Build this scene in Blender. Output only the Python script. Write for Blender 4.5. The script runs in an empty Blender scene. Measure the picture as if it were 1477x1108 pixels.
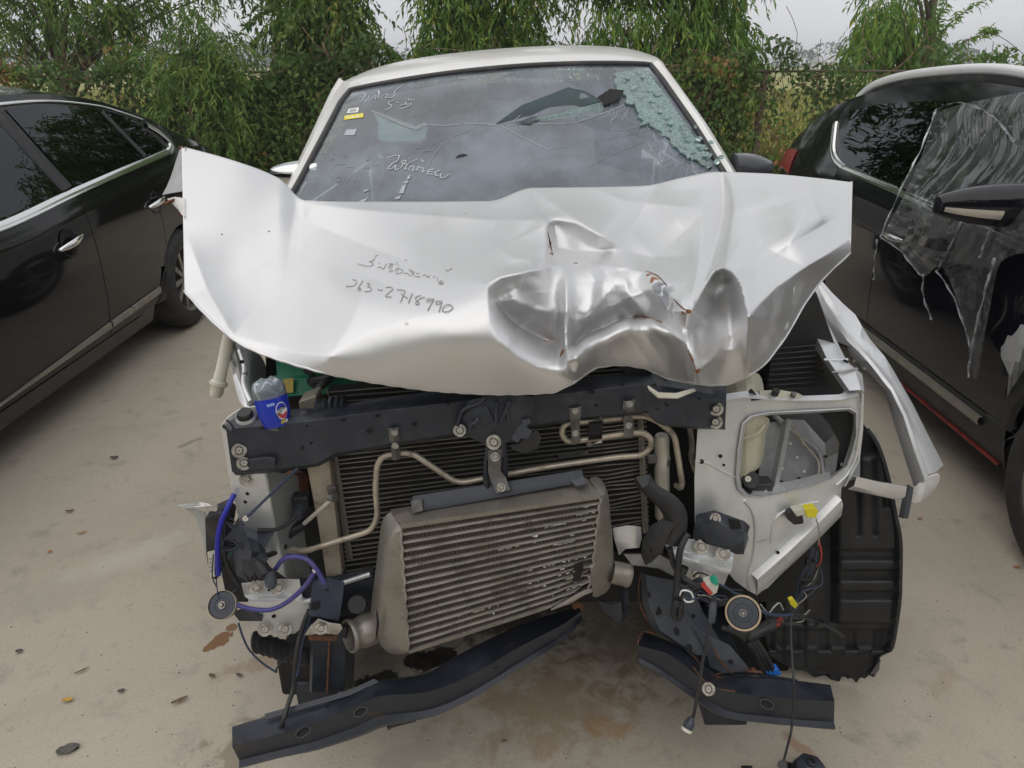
import bpy, bmesh, math, random
import numpy as np
from mathutils import Vector, Matrix, Quaternion
random.seed(7); RNG = np.random.default_rng(7)
SC = bpy.context.scene; COL = SC.collection

# ------------------------------------------------------------------ camera
F = 1040.0; PITCH = math.radians(24.1); CP = math.cos(PITCH); SP = math.sin(PITCH)
CX, CY, CAMZ = 738.5, 554.0, 1.65
cam_d = bpy.data.cameras.new('camera'); cam = bpy.data.objects.new('camera', cam_d); COL.objects.link(cam)
cam.location = (0, 0, CAMZ); cam.rotation_euler = (math.pi/2 - PITCH, 0, 0)
cam_d.sensor_width = 36; cam_d.lens = 36*F/1477; cam_d.clip_start = .02; cam_d.clip_end = 3000
SC.camera = cam

# ------------------------------------------------------------------ sky, sun, exposure
SUN_EL, SUN_AZ = math.radians(58), math.radians(-125)      # azimuth measured from +Y towards +X
world = bpy.data.worlds.new('World'); SC.world = world; world.use_nodes = True
wn, wl = world.node_tree.nodes, world.node_tree.links
wn.clear()
w_out = wn.new('ShaderNodeOutputWorld'); w_bg = wn.new('ShaderNodeBackground')
w_sky = wn.new('ShaderNodeTexSky'); w_sky.sky_type = 'NISHITA'; w_sky.sun_disc = False
w_sky.sun_elevation = SUN_EL; w_sky.sun_rotation = SUN_AZ; w_sky.air_density = 1.5; w_sky.dust_density = 4
w_tc = wn.new('ShaderNodeTexCoord'); w_sep = wn.new('ShaderNodeSeparateXYZ')
w_rmp = wn.new('ShaderNodeValToRGB')                       # overcast: brighter towards the zenith all round
e = w_rmp.color_ramp.elements
e[0].position = 0.0; e[0].color = (.86, .875, .91, 1); e[1].position = 1.0; e[1].color = (.87, .875, .885, 1)
w_nz = wn.new('ShaderNodeTexNoise'); w_nz.inputs['Scale'].default_value = 2.2; w_nz.inputs['Detail'].default_value = 5
w_cl = wn.new('ShaderNodeMapRange'); w_cl.inputs['To Min'].default_value = .86; w_cl.inputs['To Max'].default_value = 1.12
w_mul = wn.new('ShaderNodeVectorMath'); w_mul.operation = 'SCALE'
w_sc = wn.new('ShaderNodeVectorMath'); w_sc.operation = 'SCALE'; w_sc.inputs['Scale'].default_value = 9.5
w_mix = wn.new('ShaderNodeMix'); w_mix.data_type = 'RGBA'; w_mix.inputs['Factor'].default_value = .88
wl.new(w_tc.outputs['Generated'], w_sep.inputs[0]); wl.new(w_sep.outputs['Z'], w_rmp.inputs['Fac'])
wl.new(w_tc.outputs['Generated'], w_nz.inputs['Vector']); wl.new(w_nz.outputs['Fac'], w_cl.inputs['Value'])
wl.new(w_rmp.outputs['Color'], w_mul.inputs[0]); wl.new(w_cl.outputs['Result'], w_mul.inputs['Scale'])
wl.new(w_mul.outputs['Vector'], w_sc.inputs[0])
wl.new(w_sky.outputs['Color'], w_mix.inputs['A']); wl.new(w_sc.outputs['Vector'], w_mix.inputs['B'])
wl.new(w_mix.outputs['Result'], w_bg.inputs['Color']); w_bg.inputs['Strength'].default_value = .1
wl.new(w_bg.outputs[0], w_out.inputs['Surface'])
sun_d = bpy.data.lights.new('sun', 'SUN'); sun = bpy.data.objects.new('sun', sun_d); COL.objects.link(sun)
sun_d.energy = 1.3; sun_d.angle = math.radians(120); sun_d.color = (1, .96, .9)
sv = Vector((math.sin(SUN_AZ)*math.cos(SUN_EL), math.cos(SUN_AZ)*math.cos(SUN_EL), math.sin(SUN_EL)))
sun.rotation_euler = sv.to_track_quat('Z', 'Y').to_euler()
SC.view_settings.view_transform = 'Standard'; SC.view_settings.look = 'None'
SC.view_settings.exposure = 0.0; SC.view_settings.gamma = 1; SC.view_settings.use_curve_mapping = False

# ------------------------------------------------------------------ measuring
def P(px, py, Y):
    """the point at forward distance Y (metres) that the photograph shows at (px, py)"""
    dx = (px-CX)/F; dy = (CY-py)/F
    d = Y/(CP+dy*SP)
    return Vector((dx*d, Y, CAMZ+(dy*CP-SP)*d))
def G(px, py, z=0.0):
    dx = (px-CX)/F; dy = (CY-py)/F
    d = (z-CAMZ)/(dy*CP-SP)
    return Vector((dx*d, (CP+dy*SP)*d, z))
def onX(px, py, X):
    dx = (px-CX)/F; dy = (CY-py)/F; d = X/dx
    return Vector((X, (CP+dy*SP)*d, CAMZ+(dy*CP-SP)*d))
def PL(pts, Y=None):
    return [P(*p) if len(p) == 3 else P(p[0], p[1], Y) for p in pts]

# ------------------------------------------------------------------ objects
ORG = {}
def tag(o, label=None, cat=None, group=None, kind=None):
    if label: o['label'] = label
    if cat: o['category'] = cat
    if group: o['group'] = group
    if kind: o['kind'] = kind
    return o
def thing(name, label, cat, loc=(0, 0, 0), group=None):
    o = bpy.data.objects.new(name, None); COL.objects.link(o); o.location = loc
    o.empty_display_size = .1
    ORG[o.name] = Vector(loc)
    return tag(o, label, cat, group)

class MB:
    """collects geometry in world coordinates"""
    def __init__(s): s.v = []; s.f = []
    def add(s, vs, fs):
        n = len(s.v); s.v += [tuple(v) for v in vs]; s.f += [tuple(i+n for i in f) for f in fs]; return s
    def loft(s, rows, closed=False, caps=False):
        m = len(rows[0]); vs = [p for r in rows for p in r]; fs = []
        for i in range(len(rows)-1):
            for j in range(m if closed else m-1):
                k = (j+1) % m
                fs.append((i*m+j, i*m+k, (i+1)*m+k, (i+1)*m+j))
        if caps and closed:
            fs.append(tuple(range(m))[::-1]); fs.append(tuple((len(rows)-1)*m+j for j in range(m)))
        return s.add(vs, fs)
    def tube(s, pts, r, n=10, smooth=4, caps=True):
        pts = [Vector(p) for p in pts]
        if smooth and len(pts) > 2: pts = catmull(pts, smooth)
        rows = []; T0 = (pts[1]-pts[0]).normalized()
        N = T0.orthogonal().normalized()
        for i, p in enumerate(pts):
            T = (pts[min(i+1, len(pts)-1)]-pts[max(i-1, 0)])
            T = T.normalized() if T.length > 1e-9 else T0
            N = (N - T*N.dot(T)).normalized(); B = T.cross(N)
            rr = r(i/(len(pts)-1)) if callable(r) else r
            rows.append([p+N*(rr*math.cos(a))+B*(rr*math.sin(a)) for a in [2*math.pi*k/n for k in range(n)]])
        return s.loft(rows, True, caps)
    def prism(s, poly, vec):
        n = len(poly); vec = Vector(vec); poly = [Vector(p) for p in poly]
        vs = poly+[p+vec for p in poly]
        fs = [tuple(range(n)), tuple(range(2*n-1, n-1, -1))]+[(i, n+i, n+(i+1) % n, (i+1) % n) for i in range(n)]
        return s.add(vs, fs)
    def plate(s, poly, t):
        """polygon with thickness t, pushed away from the camera"""
        poly = [Vector(p) for p in poly]
        c = sum(poly, Vector())/len(poly); nrm = Vector()
        for i in range(len(poly)): nrm += (poly[i]-c).cross(poly[(i+1) % len(poly)]-c)
        nrm.normalize()
        if nrm.dot(Vector((0, 0, CAMZ))-c) > 0: nrm = -nrm
        return s.prism(poly, nrm*t)
    def box(s, c, size, M=None):
        c = Vector(c); hx, hy, hz = [k/2 for k in size]; vs = []
        for x in (-hx, hx):
            for y in (-hy, hy):
                for z in (-hz, hz):
                    v = Vector((x, y, z)); v = (M @ v) if M else v; vs.append(c+v)
        return s.add(vs, [(0, 1, 3, 2), (4, 6, 7, 5), (0, 4, 5, 1), (2, 3, 7, 6), (0, 2, 6, 4), (1, 5, 7, 3)])
    def lathe(s, prof, c, axis, n=24, caps=True):
        axis = Vector(axis).normalized(); A = axis.orthogonal().normalized(); B = axis.cross(A); c = Vector(c)
        rows = [[c+axis*h+(A*math.cos(t)+B*math.sin(t))*max(r, 1e-5) for t in [2*math.pi*k/n for k in range(n)]] for r, h in prof]
        return s.loft(rows, True, caps)
    def build(s, name, m, parent=None, bevel=0, solid=0, sharp=35, label=None, sub=0, fixn=True, offset=-1):
        me = bpy.data.meshes.new(name)
        org = ORG.get(parent.name, Vector()) if parent else Vector()
        me.from_pydata([tuple(Vector(v)-org) for v in s.v], [], s.f)
        if fixn:
            bm = bmesh.new(); bm.from_mesh(me)
            bmesh.ops.remove_doubles(bm, verts=bm.verts, dist=1e-6)
            bmesh.ops.recalc_face_normals(bm, faces=bm.faces); bm.to_mesh(me); bm.free()
        me.materials.append(m)
        o = bpy.data.objects.new(name, me); COL.objects.link(o)
        if parent: o.parent = parent
        ORG[o.name] = org
        me.polygons.foreach_set('use_smooth', [True]*len(me.polygons))
        if sharp < 180: me.set_sharp_from_angle(angle=math.radians(sharp))
        if sub:
            md = o.modifiers.new('sub', 'SUBSURF'); md.levels = md.render_levels = sub
        if solid:
            md = o.modifiers.new('solid', 'SOLIDIFY'); md.thickness = solid; md.offset = offset
        if bevel:
            md = o.modifiers.new('bevel', 'BEVEL'); md.width = bevel; md.segments = 2; md.limit_method = 'ANGLE'; md.angle_limit = math.radians(38); md.harden_normals = True
        if solid and not bevel and sharp < 180:
            md = o.modifiers.new('split', 'EDGE_SPLIT'); md.split_angle = math.radians(max(sharp, 35))
        if label: o['label'] = label
        return o

def catmull(pts, n):
    out = []
    for i in range(len(pts)-1):
        a = pts[max(i-1, 0)]; b = pts[i]; c = pts[i+1]; d = pts[min(i+2, len(pts)-1)]
        for k in range(n):
            t = k/n
            out.append(.5*((2*b)+(c-a)*t+(2*a-5*b+4*c-d)*t*t+(3*b-a-3*c+d)*t**3))
    out.append(pts[-1]); return out
def bend(pts, r=.25, n=5):
    """polyline with rounded corners (r = share of the shorter leg)"""
    pts = [Vector(p) for p in pts]; out = [pts[0]]
    for i in range(1, len(pts)-1):
        a, b, c = pts[i-1:i+2]; L = min((a-b).length, (c-b).length)*r*1.6
        p0 = b+(a-b).normalized()*min(L, (a-b).length*.49); p2 = b+(c-b).normalized()*min(L, (c-b).length*.49)
        for k in range(n+1):
            t = k/n; out.append(p0*(1-t)**2+b*2*t*(1-t)+p2*t*t)
    out.append(pts[-1]); return out
def tube(name, pts, r, m, parent=None, n=10, smooth=5, label=None):
    return MB().tube(pts, r, n, smooth).build(name, m, parent, label=label, sharp=60)
def inst(name, me, parent, M):
    o = bpy.data.objects.new(name, me); COL.objects.link(o); o.parent = parent
    org = ORG.get(parent.name, Vector()) if parent else Vector()
    o.matrix_local = Matrix.Translation(-org) @ M
    ORG[o.name] = org
    return o
def facing(c, nrm, roll=0):
    q = Vector(nrm).normalized().to_track_quat('Z', 'Y')
    return Matrix.Translation(c) @ q.to_matrix().to_4x4() @ Matrix.Rotation(roll, 4, 'Z')
def tocam(c): return (Vector((0, 0, CAMZ))-Vector(c)).normalized()

# ------------------------------------------------------------------ materials
def N(nt, typ, **kw):
    n = nt.nodes.new(typ)
    for k, v in kw.items():
        if hasattr(n, k): setattr(n, k, v)
        else: n.inputs[k.replace('_', ' ')].default_value = v
    return n
def mat(name, col, rough=.5, metal=0.0, col2=None, sc=18, lo=.42, hi=.68, bump=0, bsc=160, coat=0, spec=.5,
        dirt=None, dsc=6, dlo=.52, dhi=.7, rvar=.12, stretch=None):
    m = bpy.data.materials.new(name); m.use_nodes = True; nt = m.node_tree; nt.nodes.clear(); L = nt.links.new
    out = N(nt, 'ShaderNodeOutputMaterial'); b = N(nt, 'ShaderNodeBsdfPrincipled'); L(b.outputs[0], out.inputs[0])
    geo = N(nt, 'ShaderNodeTexCoord'); vec = geo.outputs['Object']
    if stretch:
        mp = N(nt, 'ShaderNodeMapping'); mp.inputs['Scale'].default_value = stretch; L(vec, mp.inputs[0]); vec = mp.outputs[0]
    b.inputs['Roughness'].default_value = rough; b.inputs['Metallic'].default_value = metal
    b.inputs['Specular IOR Level'].default_value = spec; b.inputs['Coat Weight'].default_value = coat; b.inputs['Coat Roughness'].default_value = .06
    b.inputs['Base Color'].default_value = (*col, 1)
    nz = N(nt, 'ShaderNodeTexNoise', Scale=sc, Detail=6, Roughness=.6); L(vec, nz.inputs['Vector'])
    colout = None
    def mixc(fac, A, Bc):
        mx = N(nt, 'ShaderNodeMix', data_type='RGBA')
        L(fac, mx.inputs['Factor'])
        if isinstance(A, tuple): mx.inputs['A'].default_value = (*A, 1)
        else: L(A, mx.inputs['A'])
        mx.inputs['B'].default_value = (*Bc, 1)
        return mx.outputs['Result']
    if col2:
        mr = N(nt, 'ShaderNodeMapRange', interpolation_type='SMOOTHSTEP'); L(nz.outputs['Fac'], mr.inputs['Value'])
        mr.inputs['From Min'].default_value = lo; mr.inputs['From Max'].default_value = hi
        colout = mixc(mr.outputs['Result'], col, col2)
    if dirt:
        n2 = N(nt, 'ShaderNodeTexNoise', Scale=dsc, Detail=8, Roughness=.65, Distortion=.4); L(vec, n2.inputs['Vector'])
        m2 = N(nt, 'ShaderNodeMapRange', interpolation_type='SMOOTHSTEP'); L(n2.outputs['Fac'], m2.inputs['Value'])
        m2.inputs['From Min'].default_value = dlo; m2.inputs['From Max'].default_value = dhi
        colout = mixc(m2.outputs['Result'], colout or col, dirt)
        if metal > .3:
            mm = N(nt, 'ShaderNodeMapRange'); L(m2.outputs['Result'], mm.inputs['Value']); mm.inputs['To Min'].default_value = metal; mm.inputs['To Max'].default_value = .1
            L(mm.outputs['Result'], b.inputs['Metallic'])
    if colout: L(colout, b.inputs['Base Color'])
    if rvar:
        r = N(nt, 'ShaderNodeMapRange'); L(nz.outputs['Fac'], r.inputs['Value'])
        r.inputs['From Min'].default_value = .3; r.inputs['From Max'].default_value = .7
        r.inputs['To Min'].default_value = max(rough-rvar, .02); r.inputs['To Max'].default_value = min(rough+rvar, 1)
        L(r.outputs['Result'], b.inputs['Roughness'])
    if bump:
        nb = N(nt, 'ShaderNodeTexNoise', Scale=bsc, Detail=4); L(vec, nb.inputs['Vector'])
        bp = N(nt, 'ShaderNodeBump', Strength=bump, Distance=.01); L(nb.outputs['Fac'], bp.inputs['Height']); L(bp.outputs[0], b.inputs['Normal'])
    return m

M = {}
M['silver'] = mat('silver_paint', (.72, .725, .73), .36, .55, (.56, .56, .565), sc=5, coat=.35, rvar=.05, dirt=(.5, .47, .42), dsc=3, dlo=.56, dhi=.8)
M['silver_dirty'] = mat('dusty_silver_paint', (.74, .75, .76), .36, .6, (.66, .665, .67), sc=9, coat=.1, dirt=(.46, .43, .38), dsc=12, dlo=.58, dhi=.78)
M['silver_dull'] = mat('dull_grey_paint', (.42, .43, .43), .42, .3, (.33, .33, .325), sc=14, dirt=(.36, .34, .3), dsc=9)
M['white_paint'] = mat('white_paint', (.74, .73, .71), .32, .15, (.68, .66, .63), sc=4, coat=.4, rvar=.05)
M['black_steel'] = mat('black_painted_steel', (.026, .030, .042), .40, .15, (.040, .045, .058), sc=22, spec=.5, dirt=(.12, .11, .095), dsc=16, dlo=.56, dhi=.85, bump=.04)
M['black_rust'] = mat('black_steel_with_rust', (.021, .025, .036), .38, .15, (.032, .037, .05), sc=20, spec=.5, dirt=(.07, .046, .03), dsc=11, dlo=.60, dhi=.74, bump=.05)
M['slate_steel'] = mat('slate_painted_steel', (.07, .08, .10), .5, .3, (.1, .11, .125), sc=14, dirt=(.14, .085, .05), dsc=8, dlo=.58, dhi=.72)
M['blue_steel'] = mat('dark_blue_steel', (.035, .045, .075), .45, .3, (.06, .07, .1), sc=30)
M['rust'] = mat('rust', (.17, .068, .028), .85, 0, (.06, .03, .02), sc=60, bump=.4)
M['black_plastic'] = mat('black_plastic', (.018, .018, .021), .5, 0, (.032, .032, .034), sc=16, dirt=(.075, .07, .06), dsc=7, dlo=.52, dhi=.8, bump=.04)
M['dusty_plastic'] = mat('dusty_black_plastic', (.016, .017, .02), .48, 0, (.03, .031, .034), sc=8, dirt=(.052, .051, .05), dsc=5, dlo=.52, dhi=.85, bump=.05)
M['blue_plastic_dust'] = mat('bluish_black_plastic', (.03, .036, .05), .45, 0, (.06, .068, .085), sc=20)
M['rubber'] = mat('tyre_rubber', (.022, .022, .023), .72, 0, (.05, .048, .044), sc=10, bump=.15, bsc=90)
M['black'] = mat('deep_black', (.006, .006, .007), .8, rvar=0)  # also laid on as the dark inside holes, slots and torn openings
M['engine'] = mat('engine_black', (.012, .012, .013), .75, rvar=0)
M['alu'] = mat('aged_aluminium', (.32, .30, .27), .46, .75, (.25, .228, .198), sc=10, dirt=(.19, .165, .135), dsc=22, dlo=.5, dhi=.72, bump=.05)
M['alu_core'] = mat('dusty_aluminium', (.40, .375, .345), .48, .55, (.25, .23, .20), sc=9, dirt=(.15, .13, .11), dsc=20, dlo=.5, dhi=.68)
M['fin'] = mat('dark_fins', (.035, .03, .027), .75, .2, (.022, .02, .018), sc=40, dirt=(.075, .062, .05), dsc=14, dlo=.5, dhi=.75)
M['cond_tube'] = mat('condenser_tube_metal', (.30, .285, .26), .45, .6, (.2, .185, .165), sc=16, dirt=(.1, .09, .075), dsc=7, dlo=.5, dhi=.7)
M['cond_dark'] = mat('condenser_core_black', (.014, .013, .012), .8, .1, (.024, .021, .019), sc=30)
M['pipe'] = mat('bare_pipe', (.50, .44, .36), .4, .45, (.40, .34, .27), sc=25, dirt=(.18, .145, .11), dsc=20)
M['pipe_light'] = mat('pale_pipe', (.58, .55, .48), .45, .35, (.48, .44, .37), sc=22)
M['tank'] = mat('beige_header_tank', (.40, .36, .30), .45, .45, (.32, .275, .22), sc=13, dirt=(.2, .165, .12), dsc=16)
M['fin_tooth'] = mat('fin_teeth', (.15, .125, .10), .6, .3, (.09, .075, .06), sc=30)
M['mirror_grey'] = mat('dark_grey_mirror_shell', (.05, .052, .06), .35, 0, coat=.3)
M['chrome'] = mat('chrome', (.75, .75, .75), .1, 1.0, rvar=.03)
M['bolt'] = mat('zinc_bolt', (.32, .30, .26), .42, .8, (.22, .19, .15), sc=90)
M['clamp'] = mat('clamp_grey', (.16, .155, .15), .45, .5, (.11, .105, .1), sc=30)
M['black_paint'] = mat('black_car_paint', (.006, .0055, .007), .08, 0, coat=.75, spec=.05, rvar=.03, dirt=(.0085, .008, .008), dsc=4, dlo=.5, dhi=.85)
M['navy_paint'] = mat('dark_car_paint', (.006, .006, .010), .08, 0, coat=.8, spec=.05, rvar=.03, dirt=(.009, .009, .011), dsc=4, dlo=.5, dhi=.85)
M['trim_grey'] = mat('grey_trim', (.33, .315, .28), .35, .6, (.28, .265, .235), sc=7)
M['red_lamp'] = mat('dull_red_lamp', (.26, .03, .032), .3, 0, coat=.4)
M['red_line'] = mat('dull_red_line', (.22, .025, .022), .5, 0, (.12, .02, .02), sc=20)
M['rail_silver'] = mat('roof_rail_silver', (.72, .72, .73), .3, .3, rvar=.03)
M['red_plastic'] = mat('red_plastic', (.45, .03, .03), .3)
M['green_case'] = mat('green_battery_case', (.008, .23, .125), .42, 0, (.008, .17, .095), sc=12)
M['yellow'] = mat('yellow_label', (.55, .43, .09), .6, 0, (.42, .32, .08), sc=160)
M['yellow_plug'] = mat('yellow_plastic', (.72, .62, .03), .4)
M['white_plastic'] = mat('off_white_plastic', (.62, .60, .52), .45, 0, (.54, .51, .42), sc=16)
M['tank_plastic'] = mat('yellowed_translucent_plastic', (.52, .50, .38), .42, 0, (.42, .40, .29), sc=9)
M['blue_cable'] = mat('blue_hose', (.018, .02, .33), .4)
M['purple_hose'] = mat('purple_hose', (.055, .05, .22), .45, 0, (.08, .07, .2), sc=40)
M['wire_blue'] = mat('dark_blue_wire', (.03, .045, .085), .45)
M['orange'] = mat('rusty_orange_part', (.17, .062, .026), .75, 0, (.05, .028, .02), sc=28)
M['horn'] = mat('horn_face', (.035, .042, .055), .45, .2, (.055, .06, .07), sc=20)
M['horn_tan'] = mat('horn_tan_rim', (.44, .34, .22), .5, .2, (.33, .25, .16), sc=40)
M['horn_rim'] = mat('horn_rim', (.40, .35, .28), .4, .5, (.33, .27, .19), sc=40)
M['white'] = mat('white_print', (.75, .75, .74), .6, rvar=0)
M['paint_pen'] = mat('white_paint_pen', (.62, .65, .66), .7, rvar=0)
M['pen_faint'] = mat('faded_paint_pen', (.40, .43, .46), .7, rvar=0)
M['pencil'] = mat('marker_ink', (.34, .34, .35), .6, rvar=.0)
M['red_wire'] = mat('red_wire', (.5, .05, .04), .5)
M['green_wire'] = mat('green_wire', (.02, .12, .07), .5)
M['green_plug'] = mat('green_plug', (.02, .33, .22), .5)
M['blue_plug'] = mat('blue_plug', (.02, .16, .6), .5)
M['scrap'] = mat('torn_bare_metal', (.55, .54, .52), .3, .85, (.3, .28, .25), sc=50, dirt=(.2, .15, .1), dsc=30)
M['bottle_blue'] = mat('bottle_blue', (.012, .035, .42), .35, rvar=0); M['bottle_red'] = mat('bottle_red', (.5, .045, .07), .35, rvar=0); M['pale_print'] = mat('pale_print', (.22, .3, .62), .5, rvar=0); M['ink'] = mat('dark_ink', (.01, .01, .03), .5, rvar=0)
def make_glass(name, tint, gloss_tint=(1, 1, 1), dust_sheen=0.0, dust_sheen_col=(.5, .5, .48), rough=.0, ior=1.5, dsc=3.0, lo=.3, hi=.75, dmin=.5, cells=0):
    m = bpy.data.materials.new(name); m.use_nodes = True; nt = m.node_tree; nt.nodes.clear(); L = nt.links.new
    out = N(nt, 'ShaderNodeOutputMaterial'); tr = N(nt, 'ShaderNodeBsdfTransparent'); tr.inputs[0].default_value = (*tint, 1)
    gl = N(nt, 'ShaderNodeBsdfGlossy', Roughness=rough); gl.inputs[0].default_value = (*gloss_tint, 1)
    fr = N(nt, 'ShaderNodeFresnel', IOR=ior); mx = N(nt, 'ShaderNodeMixShader')
    L(fr.outputs[0], mx.inputs[0]); L(tr.outputs[0], mx.inputs[1]); L(gl.outputs[0], mx.inputs[2])
    if dust_sheen:  # diffuse layer: dust, plus sheen and reflected sky put into its colour
        df = N(nt, 'ShaderNodeBsdfDiffuse'); df.inputs[0].default_value = (*dust_sheen_col, 1)
        tc = N(nt, 'ShaderNodeTexCoord'); nz = N(nt, 'ShaderNodeTexNoise', Scale=dsc, Detail=7, Roughness=.65); L(tc.outputs['Object'], nz.inputs['Vector'])
        mr = N(nt, 'ShaderNodeMapRange'); L(nz.outputs['Fac'], mr.inputs['Value']); mr.inputs['From Min'].default_value = lo; mr.inputs['From Max'].default_value = hi
        mr.inputs['To Min'].default_value = dust_sheen*dmin; mr.inputs['To Max'].default_value = dust_sheen*1.6
        fac = mr.outputs[0]
        if cells:      # crushed white edges between the glass crumbs
            vo = N(nt, 'ShaderNodeTexVoronoi', feature='DISTANCE_TO_EDGE', Scale=cells); L(tc.outputs['Object'], vo.inputs['Vector'])
            vm = N(nt, 'ShaderNodeMapRange'); L(vo.outputs['Distance'], vm.inputs['Value']); vm.inputs['From Max'].default_value = .2; vm.inputs['To Min'].default_value = .6; vm.inputs['To Max'].default_value = 0
            mxm = N(nt, 'ShaderNodeMath', operation='MAXIMUM'); L(fac, mxm.inputs[0]); L(vm.outputs[0], mxm.inputs[1]); fac = mxm.outputs[0]
        m2 = N(nt, 'ShaderNodeMixShader'); L(fac, m2.inputs[0]); L(mx.outputs[0], m2.inputs[1]); L(df.outputs[0], m2.inputs[2]); L(m2.outputs[0], out.inputs[0])
    else: L(mx.outputs[0], out.inputs[0])
    return m
M['windscreen'] = make_glass('windscreen_glass', (.60, .69, .71), dust_sheen=.30, dust_sheen_col=(.40, .455, .53), ior=1.6, lo=.38, hi=.68)  # bluish layer over the glass also stands in for reflected sky
M['shatter'] = make_glass('shattered_glass', (.55, .72, .69), dust_sheen=.32, dust_sheen_col=(.46, .58, .56), rough=.1, dsc=25, cells=48)
M['flap_glass'] = make_glass('folded_glass', (.22, .34, .36), dust_sheen=.12, dust_sheen_col=(.2, .3, .32), dsc=20)
M['dark_glass'] = make_glass('tinted_glass', (.035, .04, .04), gloss_tint=(.9, .95, 1))
M['clear'] = make_glass('clear_plastic', (.84, .88, .91), dust_sheen=.22, dust_sheen_col=(.5, .56, .6), rough=.05, ior=1.45)
# ------------------------------------------------------------------ ground
def stain_material(name, base, col2, stains, sc=1.3, rough=.8, fine=(.2, .19, .17)):
    m = bpy.data.materials.new(name); m.use_nodes = True; nt = m.node_tree; nt.nodes.clear(); L = nt.links.new
    out = N(nt, 'ShaderNodeOutputMaterial'); b = N(nt, 'ShaderNodeBsdfPrincipled', Roughness=rough); L(b.outputs[0], out.inputs[0])
    b.inputs['Specular IOR Level'].default_value = .3
    tc = N(nt, 'ShaderNodeTexCoord'); vec = tc.outputs['Object']
    def noise(scale, detail=6, dist=0, rough_=.6):
        n = N(nt, 'ShaderNodeTexNoise', Scale=scale, Detail=detail, Distortion=dist, Roughness=rough_); L(vec, n.inputs['Vector']); return n
    def rng(src, a, b_, lo=0, hi=1):
        r = N(nt, 'ShaderNodeMapRange', interpolation_type='SMOOTHSTEP'); L(src, r.inputs['Value'])
        for k, v in (('From Min', a), ('From Max', b_), ('To Min', lo), ('To Max', hi)): r.inputs[k].default_value = v
        return r.outputs['Result']
    def mix(f, A, B):
        x = N(nt, 'ShaderNodeMix', data_type='RGBA'); L(f, x.inputs['Factor'])
        for k, v in (('A', A), ('B', B)):
            if isinstance(v, tuple): x.inputs[k].default_value = (*v, 1)
            else: L(v, x.inputs[k])
        return x.outputs['Result']
    c = mix(rng(noise(sc, 8, .6).outputs['Fac'], .4, .66), base, col2)
    c = mix(rng(noise(sc*.35, 5, 1.).outputs['Fac'], .45, .7, 0, .45), c, tuple(k*1.12 for k in base))
    c = mix(rng(noise(7, 9, .3, .7).outputs['Fac'], .52, .74, 0, .55), c, fine)
    c = mix(rng(noise(160, 3).outputs['Fac'], .35, .62, 0, .22), c, tuple(k*.55 for k in base))
    c = mix(rng(noise(420, 2).outputs['Fac'], .62, .68, 0, .6), c, (.12, .11, .1)); c = mix(rng(noise(28, 8, .5, .75).outputs['Fac'], .56, .72, 0, .5), c, (.25, .215, .17))
    # hairline cracks
    vo = N(nt, 'ShaderNodeTexVoronoi', feature='DISTANCE_TO_EDGE', Scale=.55)
    nd = noise(2.5, 4); av = N(nt, 'ShaderNodeVectorMath', operation='MULTIPLY_ADD'); L(nd.outputs['Color'], av.inputs[0]); av.inputs[1].default_value = (.5, .5, 0); L(vec, av.inputs[2])
    L(av.outputs[0], vo.inputs['Vector'])
    cm = N(nt, 'ShaderNodeMath', operation='MULTIPLY'); L(rng(vo.outputs['Distance'], 0, .004, 1, 0), cm.inputs[0]); L(rng(noise(.9).outputs['Fac'], .52, .6), cm.inputs[1])
    c = mix(cm.outputs[0], c, (.30, .275, .235))
    nw = noise(13, 9, .5, .65)
    for (x, y, rx, ry, ang, col, amt, soft) in stains:
        mp = N(nt, 'ShaderNodeMapping', vector_type='TEXTURE'); mp.inputs['Location'].default_value = (x, y, 0); mp.inputs['Rotation'].default_value = (0, 0, ang); mp.inputs['Scale'].default_value = (rx, ry, 1)
        L(vec, mp.inputs[0])
        ln = N(nt, 'ShaderNodeVectorMath', operation='LENGTH'); L(mp.outputs[0], ln.inputs[0])
        ad = N(nt, 'ShaderNodeMath', operation='MULTIPLY_ADD'); L(nw.outputs['Fac'], ad.inputs[0]); ad.inputs[1].default_value = 2.6; L(ln.outputs['Value'], ad.inputs[2])
        f = rng(ad.outputs[0], 2.15-soft, 2.15, amt, 0)
        c = mix(f, c, col)
    L(c, b.inputs['Base Color'])
    bp = N(nt, 'ShaderNodeBump', Strength=.25, Distance=.006); L(noise(60, 8).outputs['Fac'], bp.inputs['Height']); L(bp.outputs[0], b.inputs['Normal'])
    return m
def st(px, py, rx, ry, ang, col, amt, soft=.5):
    g = G(px, py); return (g.x, g.y, rx, ry, ang, col, amt, soft)
RUST = (.20, .105, .05); OIL = (.016, .014, .012)
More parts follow.
